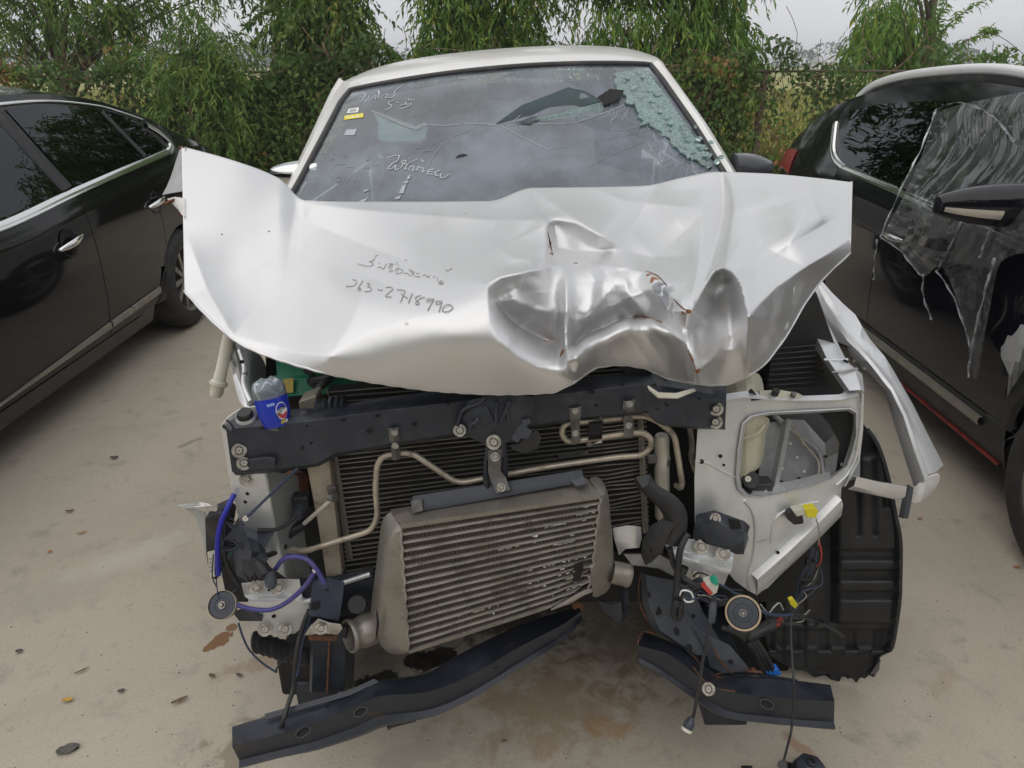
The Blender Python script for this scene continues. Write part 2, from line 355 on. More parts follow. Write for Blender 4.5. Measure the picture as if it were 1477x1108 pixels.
stains = [st(800, 1010, .42, .30, .3, (.27, .185, .11), .65, .8), st(900, 930, .30, .25, 0, (.17, .12, .075), .6, .7),
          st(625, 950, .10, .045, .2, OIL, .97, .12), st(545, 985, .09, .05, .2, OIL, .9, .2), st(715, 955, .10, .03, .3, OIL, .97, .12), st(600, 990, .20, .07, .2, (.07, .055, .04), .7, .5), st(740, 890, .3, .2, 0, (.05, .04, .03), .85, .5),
          st(313, 926, .055, .028, .9, RUST, .95, .12), st(335, 905, .02, .02, 0, RUST, .9, .15), st(360, 960, .12, .05, .5, (.30, .22, .15), .6, .5),
          st(880, 1052, .10, .05, 0, (.36, .22, .08), .55, .6), st(1360, 985, .10, .04, .6, (.34, .27, .2), .5, .6), st(1300, 905, .12, .05, .6, (.36, .31, .24), .4, .7),
          st(370, 1070, .17, .10, .4, (.25, .205, .16), .8, .35), st(600, 1085, .14, .06, .2, (.32, .30, .26), .5, .4), st(270, 640, .08, .02, .9, (.18, .165, .14), .6, .3),
          st(60, 860, .35, .2, .4, (.33, .30, .25), .45, .8), st(190, 800, .4, .1, .7, (.50, .47, .41), .5, .7), st(1160, 1085, .03, .10, .5, (.33, .19, .1), .6, .4),
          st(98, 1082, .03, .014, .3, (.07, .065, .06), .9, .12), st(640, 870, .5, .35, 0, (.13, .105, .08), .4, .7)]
M['concrete'] = stain_material('weathered_concrete', (.475, .423, .345), (.41, .366, .297), stains)
x0, x1, y0, y1 = -30, 30, -12, 11.75
# one slab sheet cut by shallow joints: the slabs
slabs = thing('concrete_yard', None, None, (0, 0, 0)); tag(slabs, kind='structure')
xs = [-30, -14.6, -6.6, -2.75, 4.6, 8.6, 16.6, 30]; ys = [-12, -4.6, 6.3, 11.75]
for i in range(len(xs)-1):
    for j in range(len(ys)-1):
        g = .004
        b_ = MB().box(((xs[i]+xs[i+1])/2, (ys[j]+ys[j+1])/2, -.05), (xs[i+1]-xs[i]-g, ys[j+1]-ys[j]-g, .1))
        b_.build('slab', M['concrete'], slabs, bevel=.004)
M['soil'] = mat('dry_soil_and_straw', (.16, .12, .075), .95, 0, (.27, .22, .11), sc=3, bump=.5, bsc=30)
def grass_mat(name, a, b_, c):
    m = mat(name, a, .9, 0, b_, sc=.35, dirt=c, dsc=1.6, bump=.5, bsc=20); return m
M['field'] = grass_mat('meadow', (.23, .235, .055), (.32, .29, .09), (.13, .16, .04))
fld = MB().add([(-600, -300, -.12), (600, -300, -.12), (600, 600, -.12), (-600, 600, -.12)], [(0, 1, 2, 3)]).build('ground', M['field']); tag(fld, kind='structure')
ver = MB().add([(-60, 11.5, -.06), (60, 11.5, -.06), (60, 13.4, -.09), (-60, 13.4, -.09)], [(0, 1, 2, 3)]).build('verge', M['soil']); tag(ver, kind='structure')

# ------------------------------------------------------------------ leaves
def leaf_mat(name, ramp, trans=.35, rough=.5):
    m = bpy.data.materials.new(name); m.use_nodes = True; nt = m.node_tree; nt.nodes.clear(); L = nt.links.new
    out = N(nt, 'ShaderNodeOutputMaterial'); b = N(nt, 'ShaderNodeBsdfPrincipled', Roughness=rough); b.inputs['Specular IOR Level'].default_value = .35
    at = N(nt, 'ShaderNodeAttribute', attribute_name='tint'); rp = N(nt, 'ShaderNodeValToRGB'); L(at.outputs['Fac'], rp.inputs[0])
    el = rp.color_ramp.elements
    for i, (p, c) in enumerate(ramp):
        e_ = el[i] if i < 2 else el.new(p)
        e_.position = p; e_.color = (*c, 1)
    t = N(nt, 'ShaderNodeBsdfTranslucent'); mx = N(nt, 'ShaderNodeMixShader'); mx.inputs[0].default_value = trans
    L(rp.outputs[0], b.inputs['Base Color']); L(rp.outputs[0], t.inputs[0]); L(b.outputs[0], mx.inputs[1]); L(t.outputs[0], mx.inputs[2]); L(mx.outputs[0], out.inputs[0])
    return m
M['leaf_dark'] = leaf_mat('dark_leaves', [(0, (0.065, 0.125, 0.032)), (1, (0.414, 0.356, 0.092)), (.5, (0.117, 0.208, 0.046)), (.85, (0.206, 0.314, 0.063))])
M['leaf_mid'] = leaf_mat('green_leaves', [(0, (0.090, 0.177, 0.036)), (1, (0.518, 0.439, 0.092)), (.5, (0.155, 0.291, 0.055)), (.85, (0.260, 0.398, 0.074))])
M['leaf_bright'] = leaf_mat('bright_leaves', [(0, (0.068, 0.142, 0.029)), (1, (0.322, 0.321, 0.083)), (.5, (0.123, 0.225, 0.047)), (.85, (0.199, 0.302, 0.065))])
M['leaf_vine'] = leaf_mat('vine_leaves', [(0, (0.063, 0.113, 0.031)), (1, (0.497, 0.261, 0.095)), (.45, (0.104, 0.199, 0.045)), (.72, (0.208, 0.278, 0.064)), (.86, (0.312, 0.174, 0.080))])
M['leaf_far'] = leaf_mat('far_leaves', [(0, (.05, .085, .04)), (1, (.12, .15, .07))], .1)
M['straw'] = leaf_mat('dry_grass', [(0, (.14, .085, .04)), (1, (.36, .29, .13)), (.5, (.24, .16, .08))], .2, .8)
M['grass'] = leaf_mat('meadow_grass', [(0, (.12, .15, .03)), (1, (.42, .38, .11)), (.5, (.25, .27, .06))], .3, .8)
M['bark'] = mat('bark', (.10, .075, .05), .9, 0, (.16, .125, .09), sc=14, bump=.6, bsc=40)
M['bare_wood'] = mat('broken_wood', (.42, .29, .17), .8, 0, (.27, .17, .1), sc=12, stretch=(1, 1, .2))
M['twig'] = mat('dry_vine_stems', (.15, .09, .06), .9, 0, (.23, .15, .10), sc=10)

def leaves(name, base, dirs, length, width, m, parent=None, tint=None, droop=.25):
    base = np.asarray(base, float); dirs = np.asarray(dirs, float); n = len(base)
    dirs = dirs/np.maximum(np.linalg.norm(dirs, axis=1, keepdims=True), 1e-9)
    rnd = RNG.normal(size=(n, 3)); side = np.cross(dirs, rnd); side /= np.maximum(np.linalg.norm(side, axis=1, keepdims=True), 1e-9)
    nr = np.cross(side, dirs)
    Ls = length*RNG.uniform(.6, 1.25, (n, 1)); Ws = width*RNG.uniform(.7, 1.2, (n, 1))
    mid = base+dirs*Ls*.45; tip = base+dirs*Ls+np.array([[0, 0, -1]])*Ls*droop
    v = np.stack([base, mid+side*Ws*.5-nr*Ws*.18, tip, mid-side*Ws*.5-nr*Ws*.18], 1)
    org = np.array(ORG.get(parent.name, Vector()) if parent else (0, 0, 0))
    v = (v-org).reshape(-1, 3)
    me = bpy.data.meshes.new(name); me.vertices.add(4*n); me.vertices.foreach_set('co', v.ravel())
    me.loops.add(4*n); me.loops.foreach_set('vertex_index', np.arange(4*n, dtype=np.int32))
    me.polygons.add(n); me.polygons.foreach_set('loop_start', np.arange(0, 4*n, 4, dtype=np.int32)); me.polygons.foreach_set('loop_total', np.full(n, 4, dtype=np.int32))
    me.update(calc_edges=True)
    a = me.attributes.new('tint', 'FLOAT', 'FACE'); a.data.foreach_set('value', (RNG.uniform(0, 1, n) if tint is None else np.clip(tint, 0, 1)).astype(np.float32))
    me.materials.append(m)
    o = bpy.data.objects.new(name, me); COL.objects.link(o)
    if parent: o.parent = parent
    return o
def crown_points(blobs, twigs, per, tl=.45, hang=.8):
    """twigs spread through ellipsoids; leaves along each twig"""
    B, D, T = [], [], []
    for (c, r) in blobs:
        k = max(3, int(twigs*(r[0]*r[2])))
        for _ in range(k):
            u = RNG.normal(size=3); u /= np.linalg.norm(u); rad = RNG.uniform(.25, 1)**.6
            p = np.array(c)+u*np.array(r)*rad
            d = u*np.array([1, 1, .5])+np.array([0, 0, -hang])+RNG.normal(size=3)*.35; d /= np.linalg.norm(d)
            tw = RNG.uniform(0, .75)
            L_ = tl*RNG.uniform(.5, 1.2)
            for q in range(per):
                s = q/per
                pos = p+d*L_*s+np.array([0, 0, -1])*L_*s*s*.5
                ld = d*.55+RNG.normal(size=3)*.5+np.array([0, 0, -hang*.5])
                B.append(pos); D.append(ld); T.append(tw+RNG.uniform(-.1, .3))
    return B, D, T
def tree(name, label, cat, trunk_px, Y, blobs_px, twigs, per, m, ll, lw, tl=.45, hang=.8, trunk_r=.09, group=None, top=5.5, stub=None):
    base = P(trunk_px, 240, Y); base.z = -.1
    t = thing(name, label, cat, base, group)
    blobs = []
    for (px, py, dY, r, rz) in blobs_px:
        c = P(px, py, Y+dY); blobs.append((tuple(c), (r, r*.8, rz)))
    mb = MB(); H = max(b[0][2] for b in blobs)
    path = [base, base+Vector((.05, 0, H*.3)), base+Vector((-.04, .03, H*.65)), Vector((base.x+.03, Y, H))]
    mb.tube(path, lambda s: trunk_r*(1-.72*s)+.01, 9, 5)
    for (c, r) in blobs:
        c = Vector(c); s = min(max((c.z-.9)/max(H, .1)*.8, .15), .9); a = base+Vector((0, 0, H*s))
        mid = a.lerp(c, .5)+Vector((0, 0, .15))
        mb.tube([a, mid, c], lambda q: trunk_r*.22*(1-.8*q)+.003, 6, 4)
    mb.build('trunk', M['bark'], t, sharp=60)
    B, D, T = crown_points(blobs, twigs, per, tl, hang)
    leaves('crown', B, D, ll, lw, m, t, np.array(T))
    return t
rb = lambda x0, x1, y0, y1, n, r, rz, dy=.8: [(RNG.uniform(x0, x1), RNG.uniform(y0, y1), RNG.uniform(-dy, dy), r*RNG.uniform(.7, 1.3), rz*RNG.uniform(.7, 1.3)) for _ in range(n)]
G_T = 'trees standing behind the overgrown fence'
tree('tree', 'wide dark tree with loose drooping twigs above the black sedan roof', 'tree', 120, 13.2,
     rb(-60, 200, -470, -60, 15, .8, .55)+rb(-40, 190, -70, 30, 13, .46, .34)+rb(-20, 60, 20, 75, 5, .32, .24)+rb(90, 240, 15, 70, 7, .32, .26)+rb(230, 330, -60, 15, 5, .34, .28), 185, 12, M['leaf_dark'], .13, .036, .48, .6, .12, G_T)
tree('tree', 'dense dark green tree with a broken bare branch between the sedan and the wrecked pickup', 'tree', 448, 12.9,
     rb(400, 500, -450, -60, 12, .6, .6)+rb(400, 500, -70, 60, 14, .42, .4)+rb(400, 505, 40, 110, 8, .36, .3)+[(395, 30, 0, .3, .45), (500, 40, 0, .28, .4)], 240, 12, M['leaf_dark'], .105, .05, .42, .75, .15, G_T)
tree('tree', 'dark tree directly behind the middle of the pickup roof with rusty brown patches', 'tree', 700, 13.2,
     rb(630, 780, -450, -60, 14, .7, .6)+rb(615, 790, -80, 50, 18, .46, .42)+rb(605, 795, 20, 95, 12, .40, .33), 225, 13, M['leaf_mid'], .125, .036, .42, .9, .14, G_T)
tree('tree', 'broad green tree rising behind the shattered corner of the pickup windscreen', 'tree', 985, 12.9,
     rb(880, 1060, -450, -60, 15, .75, .6)+rb(865, 1070, -80, 60, 20, .47, .42)+rb(850, 1085, 30, 135, 15, .40, .36), 215, 13, M['leaf_mid'], .14, .033, .45, 1.05, .14, G_T)
tree('tree', 'pale green conical tree standing alone behind the SUV roof rail', 'tree', 1300, 13.4,
     rb(1275, 1320, -220, 0, 10, .36, .4)+rb(1255, 1335, 0, 70, 10, .34, .34)+rb(1240, 1345, 50, 120, 9, .36, .3), 210, 12, M['leaf_mid'], .13, .034, .4, 1.1, .10, G_T)
tree('tree', 'small dark rounded tree at the far end of the fence beyond the SUV roof rail', 'tree', 1490, 14.5,
     [(1475, 100, 0, .45, .25), (1510, 92, 0, .5, .35), (1490, 112, 0, .5, .3)], 130, 11, M['leaf_dark'], .12, .035, .35, .6, .08, G_T)
tree('bush', 'bright green willowy bush growing against the fence behind the black sedan', 'bush', 290, 11.3,
     rb(245, 345, 30, 110, 9, .36, .3, .3)+rb(240, 350, 100, 215, 12, .34, .3, .3)+[(290, 40, 0, .3, .3), (225, 75, .2, .28, .2), (330, 190, 0, .3, .3)], 215, 13, M['leaf_bright'], .125, .027, .38, .55, .05)
# sapling with feathery branches
sp_ = thing('sapling', 'thin sapling with sparse feathery branches beside the pale conical tree', 'sapling', P(1370, 200, 12.6))
mb = MB(); B, D, T = [], [], []
for br in ([(1338, 130), (1352, 60), (1385, 22), (1440, -12)], [(1345, 112), (1375, 70), (1420, 48), (1432, 44)], [(1340, 100), (1350, 40), (1362, 8), (1375, -25)], [(1352, 100), (1390, 88), (1432, 82), (1445, 84)], [(1345, 125), (1375, 105), (1400, 100), (1425, 98)]):
    pp = catmull([P(a, b_, 12.6) for a, b_ in br], 8)
    mb.tube(pp, lambda s: .014*(1-s)+.003, 6, 0)
    for i, p in enumerate(pp[4:]):
        for _ in range(9):
            d = RNG.normal(size=3)*np.array([1, 1, .5]); B.append(np.array(p)+RNG.normal(size=3)*.02); D.append(d); T.append(RNG.uniform(.2, .9))
pb = P(1340, 130, 12.6); mb.tube([Vector((pb.x, 12.6, -.1)), Vector((pb.x-.05, 12.6, .7)), pb], .02, 7, 4)
mb.build('trunk', M['bark'], sp_); leaves('crown', B, D, .13, .03, M['leaf_mid'], sp_, np.array(T))

# ------------------------------------------------------------------ fence with vines
fy = 11.85
fence = thing('fence', 'overgrown wire fence on concrete posts running behind all three cars', 'fence', (0, fy, 0))
M['post'] = mat('weathered_post', (.22, .16, .12), .85, 0, (.3, .24, .19), sc=9, bump=.3)
M['wire'] = mat('rusty_wire', (.12, .09, .07), .6, .4)
for px in (-150, 44, 236, 430, 622, 815, 1003, 1098, 1290, 1482):
    x = P(px, 150, fy).x
    MB().box((x, fy, .72), (.085, .085, 1.62)).build('post', M['post'], fence, bevel=.006)
tube('top_rail', [(-9.5, fy-.06, 1.5), (9.5, fy-.06, 1.52)], .017, M['wire'], fence, smooth=0)
wm = MB(); st_ = .16
for i in range(int(19/st_)):
    x = -9.5+i*st_
    for sg in (1, -1):
        a = Vector((x, fy-.05+.004*sg, 0)); b_ = Vector((x+1.5*sg, fy-.05+.004*sg, 1.5)); wm.tube([a, b_], .0022, 3, 0, False)
o = wm.build('wire_mesh', M['wire'], fence, fixn=False); tag(o, kind='stuff')
# vine mass
def vnoise(x, z, s):
    return math.sin(x*1.7*s+.6)*math.sin(z*2.9*s+x*.7*s)+.6*math.sin(x*4.1*s+1.9+z*3.3*s)+.4*math.sin(x*9.7*s+z*7.1*s)
B, D, T = [], [], []; SB, SD = [], []
xa, xb = P(-120, 150, fy).x, P(1600, 150, fy).x
while len(B) < 40000:
    x = RNG.uniform(xa, xb); px = CX+x/10.7*F
    z = RNG.uniform(0, 1.72+.18*math.sin(x*2.1)+.12*math.sin(x*5.3))
    dens = .62+.38*vnoise(x, z, 1.0)
    if px < 250 and .25 < z < 1.38: dens *= .42
    if 350 < px < 490: dens = max(dens, .62)
    if px > 1085: dens *= (.30 if z > .35 else .35) if z < 1.3 else .25
    if RNG.uniform() > dens: continue
    B.append((x, fy-.05+RNG.normal()*.16-.10, z)); D.append(RNG.normal(size=3)+np.array([0, -.4, -.5]))
    T.append(.34+.28*vnoise(x*.8+3, z, .9)+RNG.uniform(-.3, .3))
vn = leaves('vine_cover', B, D, .095, .062, M['leaf_vine'], None, np.array(T), .2); tag(vn, 'tangle of green and browning vines covering the wire fence', 'vines', kind='stuff')
mb = MB()
for _ in range(1500):
    x = RNG.uniform(xa, xb); z = RNG.uniform(.0, 1.7); L_ = RNG.uniform(.25, .9)
    if x > 3.9 and RNG.uniform() < .5: continue
    p = Vector((x, fy-.14+RNG.normal()*.12, z)); d = Vector((RNG.normal()*.6, RNG.normal()*.12, RNG.normal()*.9)).normalized()
    q = p+d*L_*.5+Vector((RNG.normal()*.08, RNG.normal()*.05, -.02)); r = p+d*L_+Vector((RNG.normal()*.1, 0, -.1))
    for v_ in (q, r): v_.z = max(v_.z, 0.01)
    mb.tube([p, q, r], .0055, 3, 2, False)
o = mb.build('vine_stems', M['twig'], fixn=False); tag(o, 'brown dry vine stems tangled through the fence', 'vine stems', kind='stuff')
# dry grass at the fence foot, meadow beyond
def tufts(name, label, n, xr, yr, h, w, m, cat, z=-.1):
    x = RNG.uniform(*xr, n); y = yr[0]+(yr[1]-yr[0])*RNG.uniform(0, 1, n)**1.6
    b_ = np.stack([x, y, np.full(n, z)], 1); d = np.stack([RNG.normal(size=n)*.35, RNG.normal(size=n)*.35, np.ones(n)], 1)
    o = leaves(name, b_, d, h, w, m, None, .5+.3*np.sin(x*1.3)*np.sin(y*.9)+RNG.uniform(-.3, .3, n), .12); tag(o, label, cat, kind='stuff'); return o
tufts('dry_grass', 'dry brown grass standing along the foot of the fence', 9000, (-9, 9), (11.78, 12.9), .5, .012, M['straw'], 'grass')
tufts('meadow_grass', 'yellow green meadow grass in the open field beyond the fence', 42000, (-24, 24), (13, 45), .5, .035, M['grass'], 'grass')
# broken branch
bb = MB().tube([P(466, 61, 12.1), P(470, 72, 12.1), P(479, 92, 12.15), P(486, 112, 12.3)], lambda s: .028+.01*s, 8, 4).build('broken_branch', M['bare_wood'])
tag(bb, 'pale broken branch stub sticking out of the vines beside the dense dark tree', 'branch')
# far edge of the field
B, D, T = [], [], []
for i in range(90):
    cx = RNG.uniform(-260, 260); r = RNG.uniform(3, 8); cz = RNG.uniform(1.2, 3.8)
    u = RNG.normal(size=(260, 3)); u /= np.linalg.norm(u, axis=1, keepdims=True)
    p = u*np.array([r, 4, cz])+np.array([cx, 240+RNG.uniform(-20, 20), cz*.9]); p[:, 2] = np.maximum(p[:, 2], 0)
    B.append(p); D.append(u+RNG.normal(size=u.shape)*.5); T.append(RNG.uniform(0, 1, 260))
o = leaves('far_wood', np.concatenate(B), np.concatenate(D), 1.3, .9, M['leaf_far'], None, np.concatenate(T)); tag(o, 'hazy line of trees on the horizon', 'trees', kind='stuff')
M['shed_wall'] = mat('shed_wall', (.62, .62, .62), .8); M['shed_roof'] = mat('shed_roof', (.42, .43, .45), .6)
c = P(1207, 107, 130); sh = thing('shed', 'low white shed far across the field', 'shed', (c.x, 130, 0))
MB().box((c.x, 130, .75), (7, 5, 1.5)).build('wall', M['shed_wall'], sh)
MB().prism([(c.x-3.8, 127.2, 1.5), (c.x-3.8, 132.8, 1.5), (c.x-3.8, 130, 2.4)], (7.6, 0, 0)).build('roof', M['shed_roof'], sh)
for k in (-2, 0, 2): MB().box((c.x+k, 127.48, .9), (.9, .06, .6)).build('window', M['black'], sh)

# ------------------------------------------------------------------ bits lying on the concrete
def scrap(name, label, px, py, L_, W_, ang, m, cat, curl=.3, grp=None):
    g = G(px, py, .004); mb = MB(); ca, sa = math.cos(ang), math.sin(ang); rows = []
    for i in range(7):
        s = i/6*2-1; w = W_*math.sqrt(max(1-s*s*.96, .02))
        row = []
        for j in (-1, -.4, .4, 1):
            x = s*L_/2; y = j*w/2*(1+.15*math.sin(i*2.3)); z = curl*W_*(j*j*.5+.35*s*s)
            row.append(Vector((g.x+x*ca-y*sa, g.y+x*sa+y*ca, .005+z)))
        rows.append(row)
    o = mb.loft(rows).build(name, m, None, solid=.0012, sharp=80); tag(o, label, cat, grp); return o
M['leaf_y'] = mat('dry_yellow_leaf', (.55, .34, .06), .7, 0, (.42, .24, .05), sc=60); M['leaf_b'] = mat('dry_brown_leaf', (.13, .085, .05), .8, 0, (.2, .13, .08), sc=60)
M['grit'] = mat('dark_grit', (.085, .08, .072), .9, 0, (.13, .12, .11), sc=80, bump=.4); M['leaf_o'] = mat('orange_leaf', (.4, .17, .06), .75)
scrap('leaf', 'yellow fallen leaf lying flat on the bare concrete in front of the sedan', 98, 1010, .03, .014, .1, M['leaf_y'], 'leaf')
scrap('leaf', 'small orange fallen leaf on the concrete below the sedan sill', 72, 796, .016, .012, .4, M['leaf_o'], 'leaf')
scrap('leaf', 'curled brown leaf lying between the sedan and the dangling horn', 101, 738, .032, .012, .3, M['leaf_b'], 'leaf', .7)
scrap('leaf', 'rusty red leaf curled on the concrete next to a darker curled leaf', 118, 769, .035, .007, .5, M['leaf_o'], 'leaf', .7)
scrap('stick', 'short dark stick lying left of the fallen bumper beam end', 259, 1011, .045, .012, .6, M['leaf_b'], 'stick', .5)
scrap('leaf', 'brown leaf lying just beneath the dangling wire by the rust stain', 306, 975, .022, .012, -.3, M['leaf_b'], 'leaf')
scrap('leaf', 'dark leaf lying beneath the thin hanging wire', 345, 974, .022, .009, -.4, M['grit'], 'leaf')
scrap('stone', 'grey pebble on the concrete nearest the black sedan rear wheel', 165, 661, .035, .02, .2, M['grit'], 'stone', .5)
scrap('stone', 'flat dark flake of grit at the bottom edge beside the pale scratch', 98, 1081, .055, .03, .4, M['grit'], 'stone', .15)
scrap('stone', 'small dark pebble alone on the concrete near the lower left stain', 28, 940, .02, .015, .2, M['grit'], 'stone', .4)
scrap('leaf', 'grey brown curled leaf lying in the middle of the pale concrete', 118, 968, .04, .006, .7, M['leaf_b'], 'leaf', .6)
scrap('stone', 'grey flake on the concrete below the rust stain', 175, 997, .02, .012, .3, M['grit'], 'stone', .3)
scrap('leaf', 'brown leaf on the concrete in front of the two bumper beams', 727, 1069, .016, .008, .1, M['leaf_b'], 'leaf')
scrap('leaf', 'orange leaf fragment beside the SUV front tyre', 1467, 818, .03, .01, .1, M['leaf_o'], 'leaf')
scrap('leaf', 'reddish leaf fragment on the concrete beside the wheel arch liner', 1327, 748, .022, .008, .1, M['leaf_o'], 'leaf')

# loose grit swept round the wreck
pts = []
for _ in range(2600):
    x = random.gauss(0, 1.1); y = 1.0+abs(random.gauss(0, 1.5)); pts.append((x, y))
for _ in range(1800): pts.append((random.uniform(-2.2, 2.4), random.uniform(.7, 4.5)))
gm = MB()
for x, y in pts:
    r = .0011+.0022*random.random()**4; a = random.random()*6.28
    q = [Vector((x+r*math.cos(a+k*2.09)*random.uniform(.7, 1.3), y+r*math.sin(a+k*2.09)*random.uniform(.7, 1.3), .0005)) for k in range(3)]
    gm.add(q+[Vector((x, y, r*.9))], [(0, 1, 3), (1, 2, 3), (2, 0, 3)])
o = gm.build('grit', M['grit'], fixn=False, sharp=20); tag(o, 'fine grit scattered on the concrete round the wreck', 'grit', kind='stuff')
# unseen trees added behind the camera to block low sky and darken reflections
B, D, T = [], [], []
for i in range(46):
    c = np.array([RNG.uniform(-22, 22), RNG.uniform(-11, -9), RNG.uniform(.8, 4.2)]); u = RNG.normal(size=(150, 3)); u /= np.linalg.norm(u, axis=1, keepdims=True)
    B.append(c+u*np.array([1.9, 1.0, 1.3])); D.append(u+RNG.normal(size=u.shape)*.6); T.append(RNG.uniform(0, 1, 150))
o = leaves('unseen_tree_belt', np.concatenate(B), np.concatenate(D), .9, .5, M['leaf_dark'], None, np.concatenate(T)); tag(o, 'unseen belt of dark trees added behind the camera to darken reflections', 'trees', kind='stuff')
# ------------------------------------------------------------------ parked cars
def pchip(xs, ys):
    xs = list(xs); ys = list(ys); n = len(xs); h = [xs[i+1]-xs[i] for i in range(n-1)]; dl = [(ys[i+1]-ys[i])/h[i] for i in range(n-1)]
    d = [dl[0]]+[0 if dl[i-1]*dl[i] <= 0 else 2*dl[i-1]*dl[i]/(dl[i-1]+dl[i]) for i in range(1, n-1)]+[dl[-1]]
    def f(x):
        x = min(max(x, xs[0]), xs[-1]); i = 0
        while i < n-2 and x > xs[i+1]: i += 1
        t = (x-xs[i])/h[i]
        return (1+2*t)*(1-t)**2*ys[i]+t*(1-t)**2*h[i]*d[i]+t*t*(3-2*t)*ys[i+1]+t*t*(t-1)*h[i]*d[i+1]
    return f
lin = lambda a, b, n: [a+(b-a)*i/(n-1) for i in range(n)]
def wheel(name, c, R, W, sx, parent, rim_m, spokes=10):
    """a wheel with its outer face looking along sx*X"""
    w = MB().lathe([(R*.66, -W*.5), (R*.86, -W*.52), (R*.97, -W*.42), (R, -W*.2), (R, W*.2), (R*.97, W*.42), (R*.86, W*.52), (R*.68, W*.5), (R*.655, W*.42), (R*.655, -W*.42)], c, (sx, 0, 0), 48, False)
    wo = w.build(name, M['rubber'], parent, sharp=50)
    r = MB().lathe([(R*.665, W*.48), (R*.64, W*.46), (R*.61, W*.36), (R*.58, W*.1), (R*.56, -W*.4)], c, (sx, 0, 0), 40, False)
    for k in range(spokes):
        a = 2*math.pi*k/spokes; d = Vector((0, math.cos(a), math.sin(a))); q = Vector((0, -math.sin(a), math.cos(a)))
        def at(rr, off, hh): return Vector(c)+d*rr*R+q*off*R+Vector((sx, 0, 0))*hh*W
        r.add([at(.12, -.05, .36), at(.12, .05, .36), at(.62, .055, .40), at(.62, -.055, .40), at(.12, -.04, .22), at(.12, .04, .22), at(.6, .04, .25), at(.6, -.04, .25)],
              [(0, 1, 2, 3), (4, 7, 6, 5), (0, 3, 7, 4), (1, 5, 6, 2), (0, 4, 5, 1)])
    r.lathe([(.001, W*.4), (R*.1, W*.4), (R*.15, W*.37), (R*.16, W*.2)], c, (sx, 0, 0), 20, False)
    r.build('rim', rim_m, wo, bevel=.003)
    MB().lathe([(.001, -W*.1), (R*.56, -W*.1)], c, (sx, 0, 0), 30, False).build('brake_disc', M['engine'], wo)
    return wo
